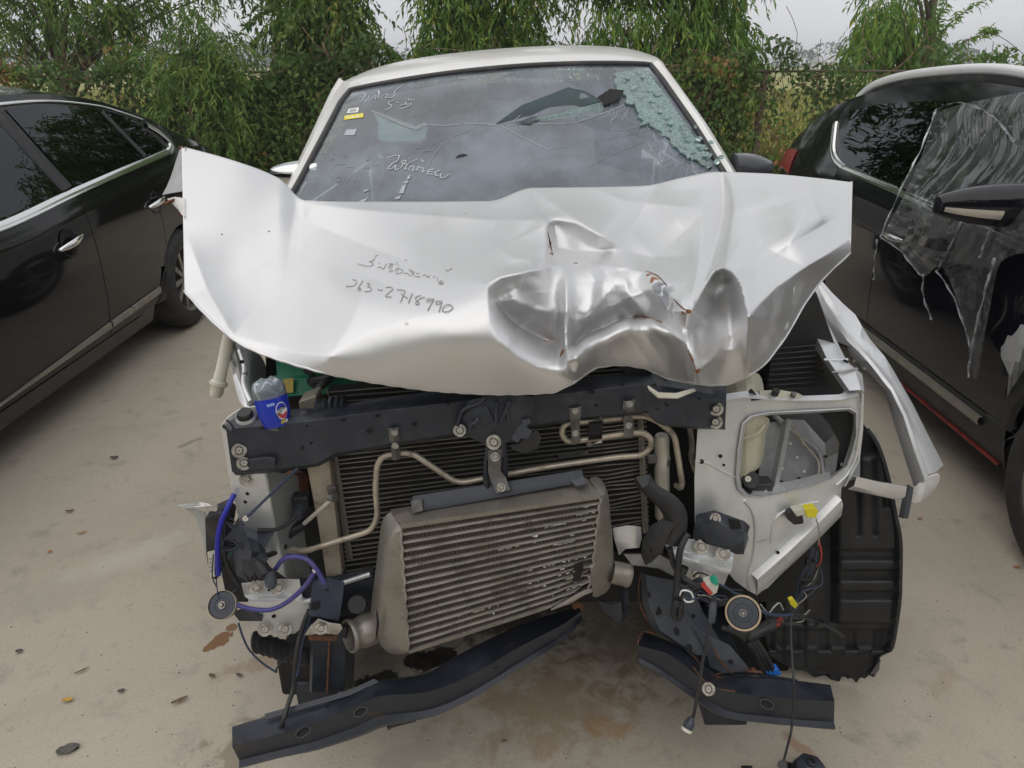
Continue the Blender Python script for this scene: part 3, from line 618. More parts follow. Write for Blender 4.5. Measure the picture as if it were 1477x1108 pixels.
class Car:
    def __init__(s, name, label, Xc, zb, zr, paint, hw=.9, k=.55, sill=.2, wheels=(), R=.33, yr=(1, 5.8), archR=.37):
        s.root = thing(name, label, 'car', (Xc, sum(yr)/2, 0)); s.Xc = Xc; s.zb = pchip(*zip(*zb)); s.zr_ = pchip(*zip(*zr)); s.hw = hw; s.k = k
        s.sill = sill; s.wh = wheels; s.R = R; s.yr = yr; s.paint = paint; s.aR = archR
    def zr(s, l): return max(s.zr_(l), s.zb(l)+.012)
    def plan(s, l):
        m = sum(s.yr)/2; h = (s.yr[1]-s.yr[0])/2; q = abs(l-m)/h
        return 1-.13*max(q-.55, 0)**2/.2025
    def W(s, z, l):
        zb = s.zb(l); f = (z-s.sill)/(zb-s.sill)
        prof = [(0, .925), (.10, .955), (.35, .992), (.62, 1.0), (.80, .992), (.90, .978), (1, .945)]
        for i in range(len(prof)-1):
            if f <= prof[i+1][0]:
                t = (f-prof[i][0])/(prof[i+1][0]-prof[i][0]); t = max(t, 0)
                return s.hw*s.plan(l)*(prof[i][1]+(prof[i+1][1]-prof[i][1])*t)
        return s.hw*s.plan(l)*.945
    def zmin(s, l):
        z = s.sill
        for w in s.wh:
            if abs(l-w) < s.aR: z = max(z, s.R+math.sqrt(s.aR**2-(l-w)**2))
        return z
    def side(s, l, z, sx, off=0): return Vector((s.Xc+sx*(s.W(z, l)+off), l, z))
    def green(s, l, z, sx, off=0):
        zb = s.zb(l); w0 = s.W(zb, l); t = z-zb
        return Vector((s.Xc+sx*(w0-s.k*t-.10*t*t+off), l, z))
    def panel(s, name, l0, l1, sx, n=14, z0=None, z1=None, m=None, off=0.0, solid=.012):
        rows = []
        ls = lin(l0, l1, n)
        for l in ls:
            a = s.zmin(l) if z0 is None else max(z0, s.zmin(l)); b = s.zb(l) if z1 is None else z1
            rows.append([s.side(l, a+(b-a)*(i/11)**.9, sx, off) for i in range(12)])
        return MB().loft(rows).build(name, m or s.paint, s.root, solid=solid if sx > 0 else solid, sharp=30, offset=-1)
    def shell(s, glass_f, glass_r, sx_vis):
        # pillars and rails on both sides, roof, screens, decks
        l0, l1 = s.yr
        for sx in (1, -1):
            rows = []
            for l in lin(l0+.35, l1-.12, 70):
                zb, zr = s.zb(l), s.zr(l)
                rows.append([s.green(l, zb+(zr-zb)*i/6, sx, 0) for i in range(7)])
            MB().loft(rows).build('greenhouse_frame', s.paint, s.root, sharp=40)
        def across(name, a, b_, n, m, dz=0.0):
            rows = []
            for l in lin(a, b_, n):
                zr = s.zr(l); p = s.green(l, zr, 1); w = p.x-s.Xc; row = []
                for i in range(19):
                    q = i/9-1; row.append(Vector((s.Xc+q*w, l, zr+dz+.055*(1-abs(q)**2.6)*min(1, (l-l0+.1)/.6))))
                rows.append(row)
            return MB().loft(rows).build(name, m, s.root, sharp=40)
        across('bonnet', l0+.3, glass_f[0], 20, s.paint)
        across('windscreen', glass_f[0], glass_f[1], 14, M['dark_glass'])
        across('roof', glass_f[1], glass_r[0], 20, s.paint)
        across('rear_screen', glass_r[0], glass_r[1], 12, M['dark_glass'])
        across('boot_lid', glass_r[1], l1-.1, 10, s.paint)
        for nm, l, la in (('front_bumper', l0+.32, l0), ('rear_bumper', l1-.12, l1)):
            rows = []
            for i in range(9):
                z = s.sill+.02+(s.zb(l)-s.sill-.02)*i/8; bul = math.sin(math.pi*min(max((i+.8)/9.6, 0), 1))
                row = []
                for j in range(17):
                    q = j/8-1; w = s.W(z, l); row.append(Vector((s.Xc+q*w, l+(la-l)*(1-abs(q)**3)*bul, z)))
                rows.append(row)
            MB().loft(rows).build(nm, s.paint, s.root, sharp=40)
        # dark inner body and floor
        MB().box((s.Xc, (l0+l1)/2, s.sill+.28), (s.hw*1.72, (l1-l0)*.86, .5)).build('underbody', M['engine'], s.root)
    def window(s, name, q, sx, m, top=.035, bot=.02, off=.006, ztop=None):
        l0b, l0t, l1b, l1t = q; rows = []
        for i in range(13):
            u = i/12; row = []
            for j in range(9):
                v = j/8; l = (l0b+(l1b-l0b)*u)*(1-v)+(l0t+(l1t-l0t)*u)*v
                a = s.zb(l)+bot; b = max((ztop(l) if ztop else s.zr(l)-top), a+.004); row.append(s.green(l, a+(b-a)*v, sx, off))
            rows.append(row)
        return MB().loft(rows).build(name, m, s.root, sharp=60)
    def strip(s, name, pts, sx, w, m, surf, off=.012, up=(0, 0, 1)):
        rows = []; P_ = pts; n = len(P_)
        for i, (l, z) in enumerate(P_):
            a = P_[max(i-1, 0)]; b = P_[min(i+1, n-1)]; tx, tz = b[0]-a[0], b[1]-a[1]; q = math.hypot(tx, tz) or 1; nx, nz = -tz/q, tx/q
            ww = w(i/(n-1)) if callable(w) else w
            rows.append([surf(l+nx*ww*f, z+nz*ww*f, sx, off*g) for f, g in ((-.5, .2), (-.42, 1), (0, 1.25), (.42, 1), (.5, .2))])
        return MB().loft(rows).build(name, m, s.root, sharp=40)
def smooth2(pts, n=8): return [(v.x, v.y) for v in catmull([Vector((a, b, 0)) for a, b in pts], n)]

# black saloon, its flank towards the pickup
sd = Car('parked_car', 'black saloon car with chrome window line and door handles parked beside the wreck', -3.05,
         [(1.05, .60), (2.0, .90), (2.4, .985), (3.1, 1.0), (3.66, 1.045), (4.5, 1.10), (5.0, 1.125), (5.4, 1.10), (5.85, 1.0)],
         [(1.05, .62), (1.9, .86), (2.25, .97), (2.5, 1.10), (3.0, 1.41), (3.4, 1.49), (3.9, 1.50), (4.4, 1.455), (4.8, 1.345), (5.15, 1.20), (5.45, 1.11), (5.85, 1.02)],
         M['black_paint'], .9, .55, .19, (1.93, 4.70), .325, (1.05, 5.87), .36)
sd.shell((2.28, 3.05), (4.45, 5.3), 1)
for sx in (1, -1):
    sd.panel('front_wing', 1.36, 2.60, sx, 26); sd.panel('door', 2.606, 3.697, sx, 16, z0=.285); sd.panel('door', 3.703, 4.46, sx, 20, z0=.285)
    sd.panel('rear_wing', 4.466, 5.76, sx, 26); sd.panel('sill', 2.40, 4.38, sx, 14, z0=.19, z1=.278)
    sd.window('door_window', (2.72, 3.05, 3.60, 3.56), sx, M['dark_glass'], top=.055, bot=.022)
    sd.window('door_window', (3.72, 3.69, 4.50, 4.42), sx, M['dark_glass'], top=.055, bot=.022)
    sd.window('quarter_window', (4.545, 4.47, 4.83, 4.70), sx, M['dark_glass'], top=.055, bot=.022)
    zb = sd.zb
    low = [(l, zb(l)+.004) for l in lin(2.55, 4.80, 24)]
    sd.strip('window_trim', low, sx, .034, M['chrome'], sd.green, .014)
    arc = smooth2([(4.80, zb(4.8)+.004), (4.885, zb(4.88)+.02), (4.905, 1.175), (4.86, 1.235), (4.78, 1.29)], 6)
    sd.strip('window_trim', arc, sx, .034, M['chrome'], sd.green, .016)
    top = [(l, sd.zr(l)-.032) for l in lin(4.78, 2.9, 24)]
    sd.strip('window_trim', top, sx, .013, M['chrome'], sd.green, .012)
    sd.strip('pillar_trim', [(3.67, zb(3.67)+.03), (3.64, zb(3.65)+.22), (3.62, 1.43)], sx, .10, M['black_plastic'], sd.green, .009)
    sd.strip('pillar_trim', [(4.525, zb(4.52)+.03), (4.48, 1.25), (4.43, 1.39)], sx, .045, M['black_plastic'], sd.green, .009)
    sd.strip('sill_trim', [(l, .315+.03*(l-2.7)) for l in lin(2.68, 3.692, 14)], sx, lambda t: .008+.032*t, M['trim_grey'], sd.side, .012)
    sd.strip('sill_trim', [(l, .315+.03*(l-2.7)) for l in lin(3.706, 4.30, 10)], sx, lambda t: .041+.004*t, M['trim_grey'], sd.side, .012)
    for l, z in ((3.50, .845), (4.44, .875)):
        cup = MB().lathe([(.001, -.004), (.06, -.002), (.068, .001)], sd.side(l-.02, z, sx, .0015), (sx, 0, .05), 24, False).build('handle_recess', M['black'], sd.root)
        rows = []
        for i in range(13):
            s_ = i/12; l_ = l-.125+.21*s_; h = .036*math.sin(math.pi*min(max(s_*.86+.09, 0), 1))**.6; zz = z-.012+.03*s_; o_ = .034*math.sin(math.pi*(.12+.76*s_))
            rows.append([sd.side(l_, zz+h*.5*math.sin(a), sx, o_+.011*math.cos(a)) for a in [2*math.pi*k/10 for k in range(10)]])
        MB().loft(rows, True, True).build('door_handle', M['chrome'], sd.root, sharp=70)
    for w in (1.93, 4.70): wheel('wheel', (sd.Xc+sx*.79, w, .325), .325, .215, sx, sd.root, M['alu'], 10)
for l in (2.603, 3.70, 4.463):   # panel gaps read dark behind the shut lines
    pass

# dark SUV on the other side
sv_ = Car('parked_car', 'dark SUV with silver roof rail and plastic film over its front door', 2.75,
          [(.85, .74), (1.6, .96), (2.2, 1.03), (2.6, 1.02), (3.1, 1.045), (3.6, 1.07), (4.2, 1.095), (4.8, 1.13), (5.2, 1.12), (5.5, 1.0)],
          [(.85, .76), (1.5, .98), (2.0, 1.06), (2.35, 1.22), (2.8, 1.46), (3.15, 1.545), (3.6, 1.565), (4.2, 1.525), (4.6, 1.455), (4.9, 1.36), (5.15, 1.22), (5.5, 1.02)],
          M['navy_paint'], .92, .42, .22, (1.98, 4.62), .35, (.85, 5.52), .40)
sv_.shell((2.05, 2.85), (4.95, 5.25), -1)
for sx in (1, -1):
    sv_.panel('front_wing', 1.2, 2.43, sx, 28); sv_.panel('door', 2.436, 3.567, sx, 18, z0=.40); sv_.panel('door', 3.573, 4.28, sx, 14, z0=.40)
    sv_.panel('rear_wing', 4.286, 5.4, sx, 26)
    sv_.panel('sill_cladding', 2.26, 4.24, sx, 16, z0=.20, z1=.392, m=M['dusty_plastic'], off=.006)
    sv_.window('door_window', (2.55, 2.9, 3.49, 3.42), sx, M['dark_glass'], top=.075)
    sv_.window('door_window', (3.61, 3.54, 4.30, 4.55), sx, M['dark_glass'], top=.085)
    zb = sv_.zb
    sv_.strip('window_trim', [(l, zb(l)+.006) for l in lin(2.5, 4.22, 22)], sx, .030, M['chrome'], sv_.green, .014)
    sv_.strip('window_trim', smooth2([(4.22, zb(4.22)+.006), (4.36, zb(4.36)+.022), (4.46, 1.17), (4.56, 1.25), (4.63, 1.31)], 6), sx, .030, M['chrome'], sv_.green, .016)
    sv_.strip('pillar_trim', [(3.55, zb(3.55)+.03), (3.50, 1.28), (3.48, 1.47)], sx, .11, M['black_plastic'], sv_.green, .009)
    sv_.strip('sill_trim', [(l, .352) for l in lin(2.54, 4.2, 20)], sx, .040, M['trim_grey'], sv_.side, .02)
    sv_.strip('sill_trim', [(l, .222) for l in lin(2.42, 3.3, 12)], sx, .014, M['red_line'], sv_.side, .016)
    rows = []
    rl = lambda l: sv_.green(l, sv_.zr(l), sx)
    MB().tube([rl(2.9)+Vector((-.03*sx, 0, .0)), rl(3.0)+Vector((-.03*sx, 0, .05)), rl(3.5)+Vector((-.03*sx, 0, .055)), rl(4.1)+Vector((-.03*sx, 0, .055)), rl(4.45)+Vector((-.03*sx, 0, .045)), rl(4.6)+Vector((-.03*sx, 0, 0))], .024, 12, 6).build('roof_rail', M['rail_silver'], sv_.root)
    MB().prism([rl(l)+Vector((-.03*sx, 0, .0)) for l in lin(2.95, 4.55, 9)]+[rl(l)+Vector((-.03*sx, 0, .045)) for l in lin(4.45, 3.0, 9)], (.006*sx, 0, 0)).build('roof_rail_base', M['black_plastic'], sv_.root)
    for l, z in ((3.44, .885), (4.17, .905)):
        rows = []
        for i in range(13):
            s_ = i/12; l_ = l-.10+.19*s_; h = .03*math.sin(math.pi*min(max(s_*.86+.09, 0), 1))**.6; o_ = .034*math.sin(math.pi*(.12+.76*s_))
            rows.append([sv_.side(l_, z+h*.5*math.sin(a), sx, o_+.011*math.cos(a)) for a in [2*math.pi*k/10 for k in range(10)]])
        MB().loft(rows, True, True).build('door_handle', M['chrome'], sv_.root, sharp=70)
    for w in (1.98, 4.62): wheel('wheel', (sv_.Xc+sx*.825, w, .35), .35, .225, sx, sv_.root, M['alu'], 6)
    # arch cladding
    for w in (1.98, 4.62):
        rows = []
        for i in range(25):
            a = math.pi*(.03+.94*i/24); rows.append([sv_.side(w+math.cos(a)*r, max(.36+math.sin(a)*r, .2), sx, o_) for r, o_ in ((.385, .004), (.40, .022), (.455, .020), (.462, .002))])
        MB().loft(rows).build('arch_cladding', M['dusty_plastic'], sv_.root)
    # tail lamp
    rows = []
    for i in range(9):
        l = 5.02+.36*i/8
        rows.append([sv_.side(l, z, sx, .012) for z in lin(sv_.zb(l)-.17+.05*i/8, sv_.zb(l)-.015, 5)])
    MB().loft(rows).build('tail_lamp', M['red_lamp'], sv_.root, solid=.01, bevel=.003)
# wing mirrors
def mirror(parent, tip, root_x, Y, z, h, m, lamp=True, yaw=0):
    sgn = 1 if root_x > tip else -1; L_ = abs(root_x-tip); rows = []
    for i in range(15):
        s_ = i/14; x = tip+sgn*L_*s_; q = math.sin(math.pi*(.06+.60*s_))**.55; hh = h*.5*q; dd = .075*q
        row = []
        for k in range(20):
            a = 2*math.pi*k/20; ca, sa = math.cos(a), math.sin(a)
            row.append(Vector((x, Y+dd*math.copysign(abs(ca)**.7, ca)*(1 if ca < 0 else .55)+.10*(1-s_)*.6, z+hh*math.copysign(abs(sa)**.75, sa)+.012*s_)))
        rows.append(row)
    o = MB().loft(rows, True, True).build('wing_mirror', m, parent, sharp=60)
    if lamp:
        rows = []
        for i in range(13):
            s_ = .03+.50*i/12; x = tip+sgn*L_*s_; q = math.sin(math.pi*(.06+.60*s_))**.55
            rows.append([Vector((x, Y-.075*q*c_-.006+.06*(1-s_), z-h*.5*q*f)) for f, c_ in ((.02, 1.02), (.22, 1.03), (.46, .90))])
        MB().loft(rows).build('indicator_lamp', M['lamp_clear'], o, solid=.006)
        MB().tube([(tip+sgn*L_*.75, Y, z-h*.42), (tip+sgn*(L_+.05), Y+.05, z-h*.62)], .03, 10, 0).build('mirror_arm', M['black_plastic'], o)
    return o
M['lamp_clear'] = mat('clear_lamp_lens', (.5, .46, .40), .15, .3, coat=1)
a = P(1363, 300, 2.62); b = P(1490, 300, 2.62)
mirror(sv_.root, a.x, b.x+.03, 2.62, a.z, .155, M['navy_paint'])

# plastic film taped over the SUV door
film = thing('plastic_film', 'torn clear plastic film taped over the front door window of the dark SUV', 'plastic sheet', (1.85, 3.2, .9))
def filmX(py):
    z = pchip([90, 150, 275, 300, 360, 600], [2.02, 1.965, 1.835, 1.80, 1.785, 1.79]); return z(py)
Lf = pchip([0, .5, 1], [1352, 1318, 1270]); Rt = pchip([0, 1], [1500, 1505])
bot = pchip([0, .12, .26, .36, .50, .585, .65, .74, .86, 1], [345, 362, 398, 384, 455, 548, 470, 378, 366, 372])
topf = pchip([0, .25, 1], [160, 150, 128])
rows = []
NU, NV = 150, 90
for i in range(NU+1):
    u = i/NU; row = []
    for j in range(NV+1):
        v = j/NV
        px = Lf(v)+(Rt(v)-Lf(v))*u; py = topf(u)+(bot(u)-topf(u))*v
        w1 = math.sin(px*.055+py*.028+2.2*math.sin(py*.021+u*4)); an = math.atan2(py-345, px-1268); w2 = math.sin(an*15+1.2*math.sin(px*.05))*min(1, math.hypot(px-1268, py-345)/60); w3 = math.sin(px*.31+py*.13+3.1*math.sin(py*.05)+2*math.sin(px*.021))
        amp = .25+.75*min(1, abs(v-.45)*2.1)
        x = filmX(py)-.012+amp*(.008*w1+.004*w2*abs(w2)+.002*w3*abs(w3))+.012*math.exp(-u*14)*math.sin(v*60)*.4
        row.append(onX(px, py, x))
    rows.append(row)
M['film'] = make_glass('plastic_film', (.88, .90, .91), dust_sheen=.08, dust_sheen_col=(.62, .65, .67), rough=.04, ior=1.75, dsc=7, lo=.4, hi=.8, dmin=.5)  # pale layer puts milky sky reflection and glints into the colour
MB().loft(rows).build('sheet', M['film'], film, sharp=180, fixn=False)
M['film_fold'] = make_glass('plastic_film_fold', (.66, .70, .73), dust_sheen=.32, dust_sheen_col=(.60, .63, .66), rough=.12, ior=1.6, dsc=50)  # whitened folds: their glints are put into the colour
for pts, r in (([(1352, 158), (1330, 215), (1300, 275), (1271, 342)], .011), ([(1271, 342), (1300, 362), (1330, 397), (1344, 392)], .007), ([(1267, 345), (1263, 380), (1262, 404)], .007),
               ([(1334, 395), (1333, 425), (1346, 462)], .006), ([(1352, 390), (1378, 430), (1402, 500)], .003), ([(1437, 372), (1420, 430), (1404, 500), (1398, 545)], .010),
               ([(1352, 158), (1385, 148), (1430, 165), (1465, 205)], .012), ([(1440, 310), (1425, 345), (1415, 372)], .004), ([(1390, 318), (1365, 370), (1352, 392)], .003)):
    mb = MB(); rows = []
    pp = catmull([onX(a, b_, filmX(b_)-.02) for a, b_ in pts], 8)
    for i, p in enumerate(pp):
        w = r*(.8+.5*math.sin(i*1.7)+.3*math.sin(i*.6)); rows.append([p+Vector((-.004*math.sin(i*2.1), w, -w*.3)), p+Vector((-.008-.004*math.sin(i*1.3), w*.2, 0)), p+Vector((-.002, -w*.4, w*.2)), p+Vector((-.009, -w, w*.3))])
    mb.loft(rows).build('fold', M['film_fold'], film, sharp=180, fixn=False)
# broken plastic hanging in the SUV wheel arch
br = MB(); rows = []
for i in range(12):
    s_ = i/11; rows.append([onX(1444+34*s_-8*math.sin(s_*5), 515-60*s_+4*math.sin(i*2.2), 1.80), onX(1455+30*s_, 540-45*s_+6*math.sin(i*1.4), 1.77), onX(1452+30*s_, 575-50*s_, 1.82)])
br.loft(rows).build('torn_wing_edge', M['silver_dull'], sv_.root, solid=.003)
# ------------------------------------------------------------------ the wrecked pickup: cab
tk = thing('wrecked_pickup', 'silver pickup truck with crumpled bonnet, shattered windscreen and torn off front bumper', 'pickup truck', (.05, 3.2, 0))
def ev(keys, t):
    """polyline through keyed rows [(t, a, b, ...)]"""
    for i in range(len(keys)-1):
        if t <= keys[i+1][0] or i == len(keys)-2:
            s = (t-keys[i][0])/(keys[i+1][0]-keys[i][0]); s = min(max(s, 0), 1)
            return [a+(b-a)*s for a, b in zip(keys[i][1:], keys[i+1][1:])]
WL = [(0, 398, 318), (.18, 430, 266), (.5, 463, 203), (.85, 492, 147), (1, 505, 131)]
WR = [(0, 1076, 300), (.18, 1041, 245), (.5, 1001, 181), (.85, 955, 115), (1, 938, 94)]
def wpt(u, v, off=0.0):
    a = ev(WL, v); b = ev(WR, v)
    s = math.sin(math.pi*u)
    px = a[0]+(b[0]-a[0])*u; py = a[1]+(b[1]-a[1])*u-(11*v+3)*s**.8
    Y = 2.36+.62*v-.17*s
    return px, py, Y+off
NW = 60
rows = [[P(*wpt(i/NW, j/30)) for i in range(NW+1)] for j in range(31)]
ws = MB().loft(rows).build('windscreen', M['windscreen'], tk, sharp=180)
# samples for laying things on the glass
WS = np.array([[*wpt(i/120, j/60)] for i in range(121) for j in range(61)])
def surfY(S_, px, py):
    d = (S_[:, 0]-px)**2+(S_[:, 1]-py)**2; k = np.argpartition(d, 4)[:4]; w = 1/(d[k]+.05); return float((S_[k, 2]*w).sum()/w.sum())
def onW(px, py, off=-.003): return P(px, py, surfY(WS, px, py)+off)
edge = [P(*wpt(0, v, -.004)) for v in lin(0, 1, 20)]+[P(*wpt(u, 1, -.004)) for u in lin(.02, .98, 30)]+[P(*wpt(1, v, -.004)) for v in lin(1, 0, 20)]
MB().tube(edge, .011, 8, 0).build('windscreen_seal', M['black_plastic'], tk, sharp=80)
# pillars: outer edge in the photo against the glass edge
for keysO, keysI, nm in (([(0, 386, 318), (.18, 416, 262), (.5, 447, 196), (.85, 477, 132), (1, 489, 112)], WL, 0), ([(0, 1092, 300), (.18, 1060, 245), (.5, 1019, 178), (.85, 975, 117), (1, 955, 90)], WR, 1)):
    rows = []
    for v in lin(0, 1, 16):
        o_ = ev(keysO, v); i_ = ev(keysI, v); Y = 2.36+.62*v; sx = 1 if nm else -1
        a = P(i_[0], i_[1], Y-.002); b = P(o_[0], o_[1], Y+.05); m_ = a.lerp(b, .5)+Vector((0, -.018, .012))
        rows.append([a+Vector((0, .02, -.01)), a, a.lerp(m_, .6), m_, m_.lerp(b, .6), b, b+Vector((sx*.012, .06, -.01)), b+Vector((-sx*.02, .13, -.02))])
    MB().loft(rows).build('front_pillar', M['white_paint'], tk, sharp=50)
# roof
rows = []
for (dy, dz, wd) in ((0, 0, 0), (.02, .012, .005), (.07, .030, .014), (.16, .048, .024), (.34, .066, .035), (.62, .076, .042), (.95, .072, .044), (1.25, .05, .03), (1.38, .015, .01)):
    row = []
    for i in range(41):
        u = i/40; q = 2*u-1; p = P(*wpt(u, 1, 0)); c = P(*wpt(.5, 1, 0))
        yy = p.y+(.1*(1-abs(q))*(0 if dy < .3 else -.0))
        row.append(Vector((p.x+(wd*2)*q, yy+dy, p.z+dz-.03*abs(q)**6)))
    l, r_ = row[0], row[-1]
    row = [l+Vector((-.075, .02, -.085)), l+Vector((-.058, .01, -.04)), l+Vector((-.03, 0, -.008))]+row+[r_+Vector((.03, 0, -.008)), r_+Vector((.058, .01, -.04)), r_+Vector((.075, .02, -.085))]
    rows.append(row)
MB().loft(rows).build('roof', M['white_paint'], tk, sharp=60, sub=1)
# doors, side windows, rear wall, bed (seen from a step aside)
for sx in (-1, 1):
    dz = .03*sx; xw = .90
    def dp(x, y, z): return Vector((sx*x+.01, y, z+dz))
    MB().loft([[dp(.80, y, .48), dp(.875, y, .60), dp(xw, y, .80), dp(.89, y, .98), dp(.845, y, 1.16)] for y in (2.42, 2.7, 3.0, 3.3, 3.48)]).build('door', M['silver'], tk, solid=.02)
    MB().loft([[dp(.80, y, .48), dp(.875, y, .60), dp(xw, y, .80), dp(.89, y, .98), dp(.845, y, 1.16)] for y in (3.49, 3.8, 4.12, 4.34)]).build('door', M['silver'], tk, solid=.02)
    MB().loft([[dp(.82, y0_+.02, 1.165), dp(.70, y1_, 1.37), dp(.585, y2_, 1.56)] for y0_, y1_, y2_ in ((2.52, 2.78, 3.06), (3.42, 3.42, 3.42))]).build('side_window', M['dark_glass'], tk)
    MB().loft([[dp(.82, y0_, 1.165), dp(.70, y1_, 1.37), dp(.585, y2_, 1.56)] for y0_, y1_, y2_ in ((3.55, 3.55, 3.55), (4.2, 4.2, 4.2))]).build('side_window', M['dark_glass'], tk)
    MB().loft([[dp(.82, y, 1.165), dp(.70, y, 1.37), dp(.59, y, 1.57)] for y in (3.42, 3.55)]).build('centre_pillar', M['black_plastic'], tk, solid=.03)
    MB().loft([[dp(.82, y, 1.165), dp(.70, y, 1.37), dp(.59, y, 1.57)] for y in (4.2, 4.36)]).build('rear_pillar', M['silver'], tk, solid=.03)
    MB().box((sx*.87, 5.1, .82+dz), (.06, 1.45, .52)).build('bed_side', M['silver'], tk, bevel=.02)
    wheel('wheel', (sx*.80, 4.95, .36), .36, .25, sx, tk, M['alu'], 6)
MB().box((0, 4.4, .78), (1.66, .05, .72)).build('bed_front', M['silver'], tk, bevel=.01)
MB().box((0, 5.85, .80), (1.7, .05, .54)).build('tailgate', M['silver'], tk, bevel=.015)
MB().box((0, 5.1, .57), (1.66, 1.44, .04)).build('bed_floor', M['silver_dull'], tk)
MB().box((0, 4.375, 1.10), (1.5, .04, .30)).build('cab_rear_wall', M['silver_dull'], tk)
MB().plate([(-.62, 4.36, 1.20), (.62, 4.36, 1.24), (.55, 4.34, 1.56), (-.55, 4.34, 1.52)], .004).build('rear_window', M['windscreen'], tk)
for pts in ([(-.84, 4.38, 1.16), (-.62, 4.37, 1.18), (-.55, 4.35, 1.54), (-.70, 4.36, 1.56)], [(.84, 4.38, 1.22), (.62, 4.37, 1.22), (.55, 4.35, 1.58), (.70, 4.36, 1.62)]):
    MB().plate(pts, .03).build('rear_pillar', M['silver_dull'], tk)
MB().box((0, 3.5, .50), (1.6, 2.0, .12)).build('cab_floor', M['engine'], tk)
# interior
M['seat'] = mat('grey_seat_fabric', (.055, .056, .062), .9, 0, (.075, .075, .08), sc=40, bump=.2)
M['dash'] = mat('dashboard', (.05, .052, .056), .65, 0, (.06, .06, .064), sc=20)
rows = []
for i in range(13):
    q = i/6-1; z0 = 1.08+.03*q
    rows.append([Vector((q*.72, 2.42+.10*q*q, z0)), Vector((q*.72, 2.62, z0+.05)), Vector((q*.72, 2.80, z0+.045)), Vector((q*.72, 2.88, z0-.02)), Vector((q*.72, 2.90, z0-.35))])
MB().loft(rows).build('dashboard', M['dash'], tk, sharp=50, solid=.01)
for sx in (-.37, .37):
    s_ = MB(); rows = []
    for z, hw_, y, d in ((.62, .24, 3.28, .07), (.75, .26, 3.32, .08), (.95, .25, 3.38, .075), (1.12, .23, 3.43, .06), (1.2, .17, 3.45, .045)):
        rows.append([Vector((sx+hw_*math.copysign(abs(math.cos(a))**.6, math.cos(a)), y+d*math.copysign(abs(math.sin(a))**.6, math.sin(a)), z)) for a in [2*math.pi*k/20 for k in range(20)]])
    seat = s_.loft(rows, True, True).build('seat', M['seat'], tk, sharp=60)
    rows = []
    for z, hw_, d in ((1.23, .10, .04), (1.27, .135, .055), (1.35, .14, .055), (1.41, .125, .045), (1.43, .08, .03)):
        rows.append([Vector((sx+hw_*math.copysign(abs(math.cos(a))**.6, math.cos(a)), 3.46+d*math.copysign(abs(math.sin(a))**.6, math.sin(a)), z)) for a in [2*math.pi*k/20 for k in range(20)]])
    MB().loft(rows, True, True).build('headrest', M['seat'], seat, sharp=60)
    MB().box((sx, 3.12, .62), (.5, .5, .14)).build('seat_cushion', M['seat'], seat, bevel=.04)
MB().lathe([(.17, 0), (.185, .012), (.17, .024), (.16, .012), (.17, 0)], (-.36, 2.98, 1.14), (0, -.85, .5), 30, False).build('steering_wheel', M['black_plastic'], tk)
rr = MB().box((.02, 2.93, 1.545), (.22, .02, .06)).build('rear_view_mirror', M['black_plastic'], tk, bevel=.008)
# white sun visor hanging behind the glass, seen through it
M['visor'] = mat('pale_visor', (.56, .66, .60), .7, 0, (.50, .6, .55), sc=30)
vz = [(536, 160), (549, 163), (575, 174), (598, 184), (610, 179), (617, 181), (613, 200), (605, 204), (549, 204), (544, 199), (546, 178)]
MB().plate([P(a, b_, surfY(WS, a, b_)+.05) for a, b_ in vz], .012).build('sun_visor', M['visor'], tk, bevel=.003)
MB().plate([P(a, b_, surfY(WS, a, b_)+.03) for a, b_ in ((536, 158), (600, 182), (612, 176), (616, 180), (600, 187), (560, 171))], .004).build('visor_edge', M['white_plastic'], tk)
# stickers on the glass
def sticker(name, pts, m, lab=None):
    return MB().plate([onW(a, b_, -.004) for a, b_ in pts], .0008).build(name, m, ws, label=lab)
sticker('sticker', [(503, 157), (518, 155), (516, 162), (500, 163)], M['white'], 'small white sticker'); sticker('sticker', [(497, 167), (524, 163), (524, 169), (496, 173)], M['yellow_plug'], 'yellow sticker strip')
sticker('sticker', [(500, 187), (515, 186), (511, 195), (496, 195)], M['pen_faint'], 'faded blue sticker')
MB().plate([onW(a, b_, -.0055) for a, b_ in ((505, 158), (514, 157), (513, 160), (504, 161))], .0006).build('print', M['pencil'], ws)
for k in range(3): MB().plate([onW(a+k*7, b_-k, -.0055) for a, b_ in ((500, 169), (504, 168.5), (503.5, 170.5), (499.5, 171))], .0006).build('print', M['white'], ws)
# dust blots
for pts in ([(588, 254), (592, 252), (591, 258), (587, 259)], [(583, 262), (589, 260), (588, 264), (582, 265)], [(580, 268), (586, 265), (582, 279), (575, 279)], [(570, 285), (579, 281), (576, 287), (569, 288)], [(524, 275), (534, 272), (530, 275), (525, 277)], [(516, 291), (530, 285), (528, 289), (518, 295)]):
    sticker('dust_blot', pts, M['pen_faint'])
# a round vent grille standing behind the glass
MB().lathe([(.001, 0), (.012, .0), (.013, .002), (.026, .003), (.030, .001), (.030, -.004)], P(668, 236, surfY(WS, 668, 236)+.03), tocam(P(668, 236, 2.3)), 28, False).build('round_vent', M['black_plastic'], tk)
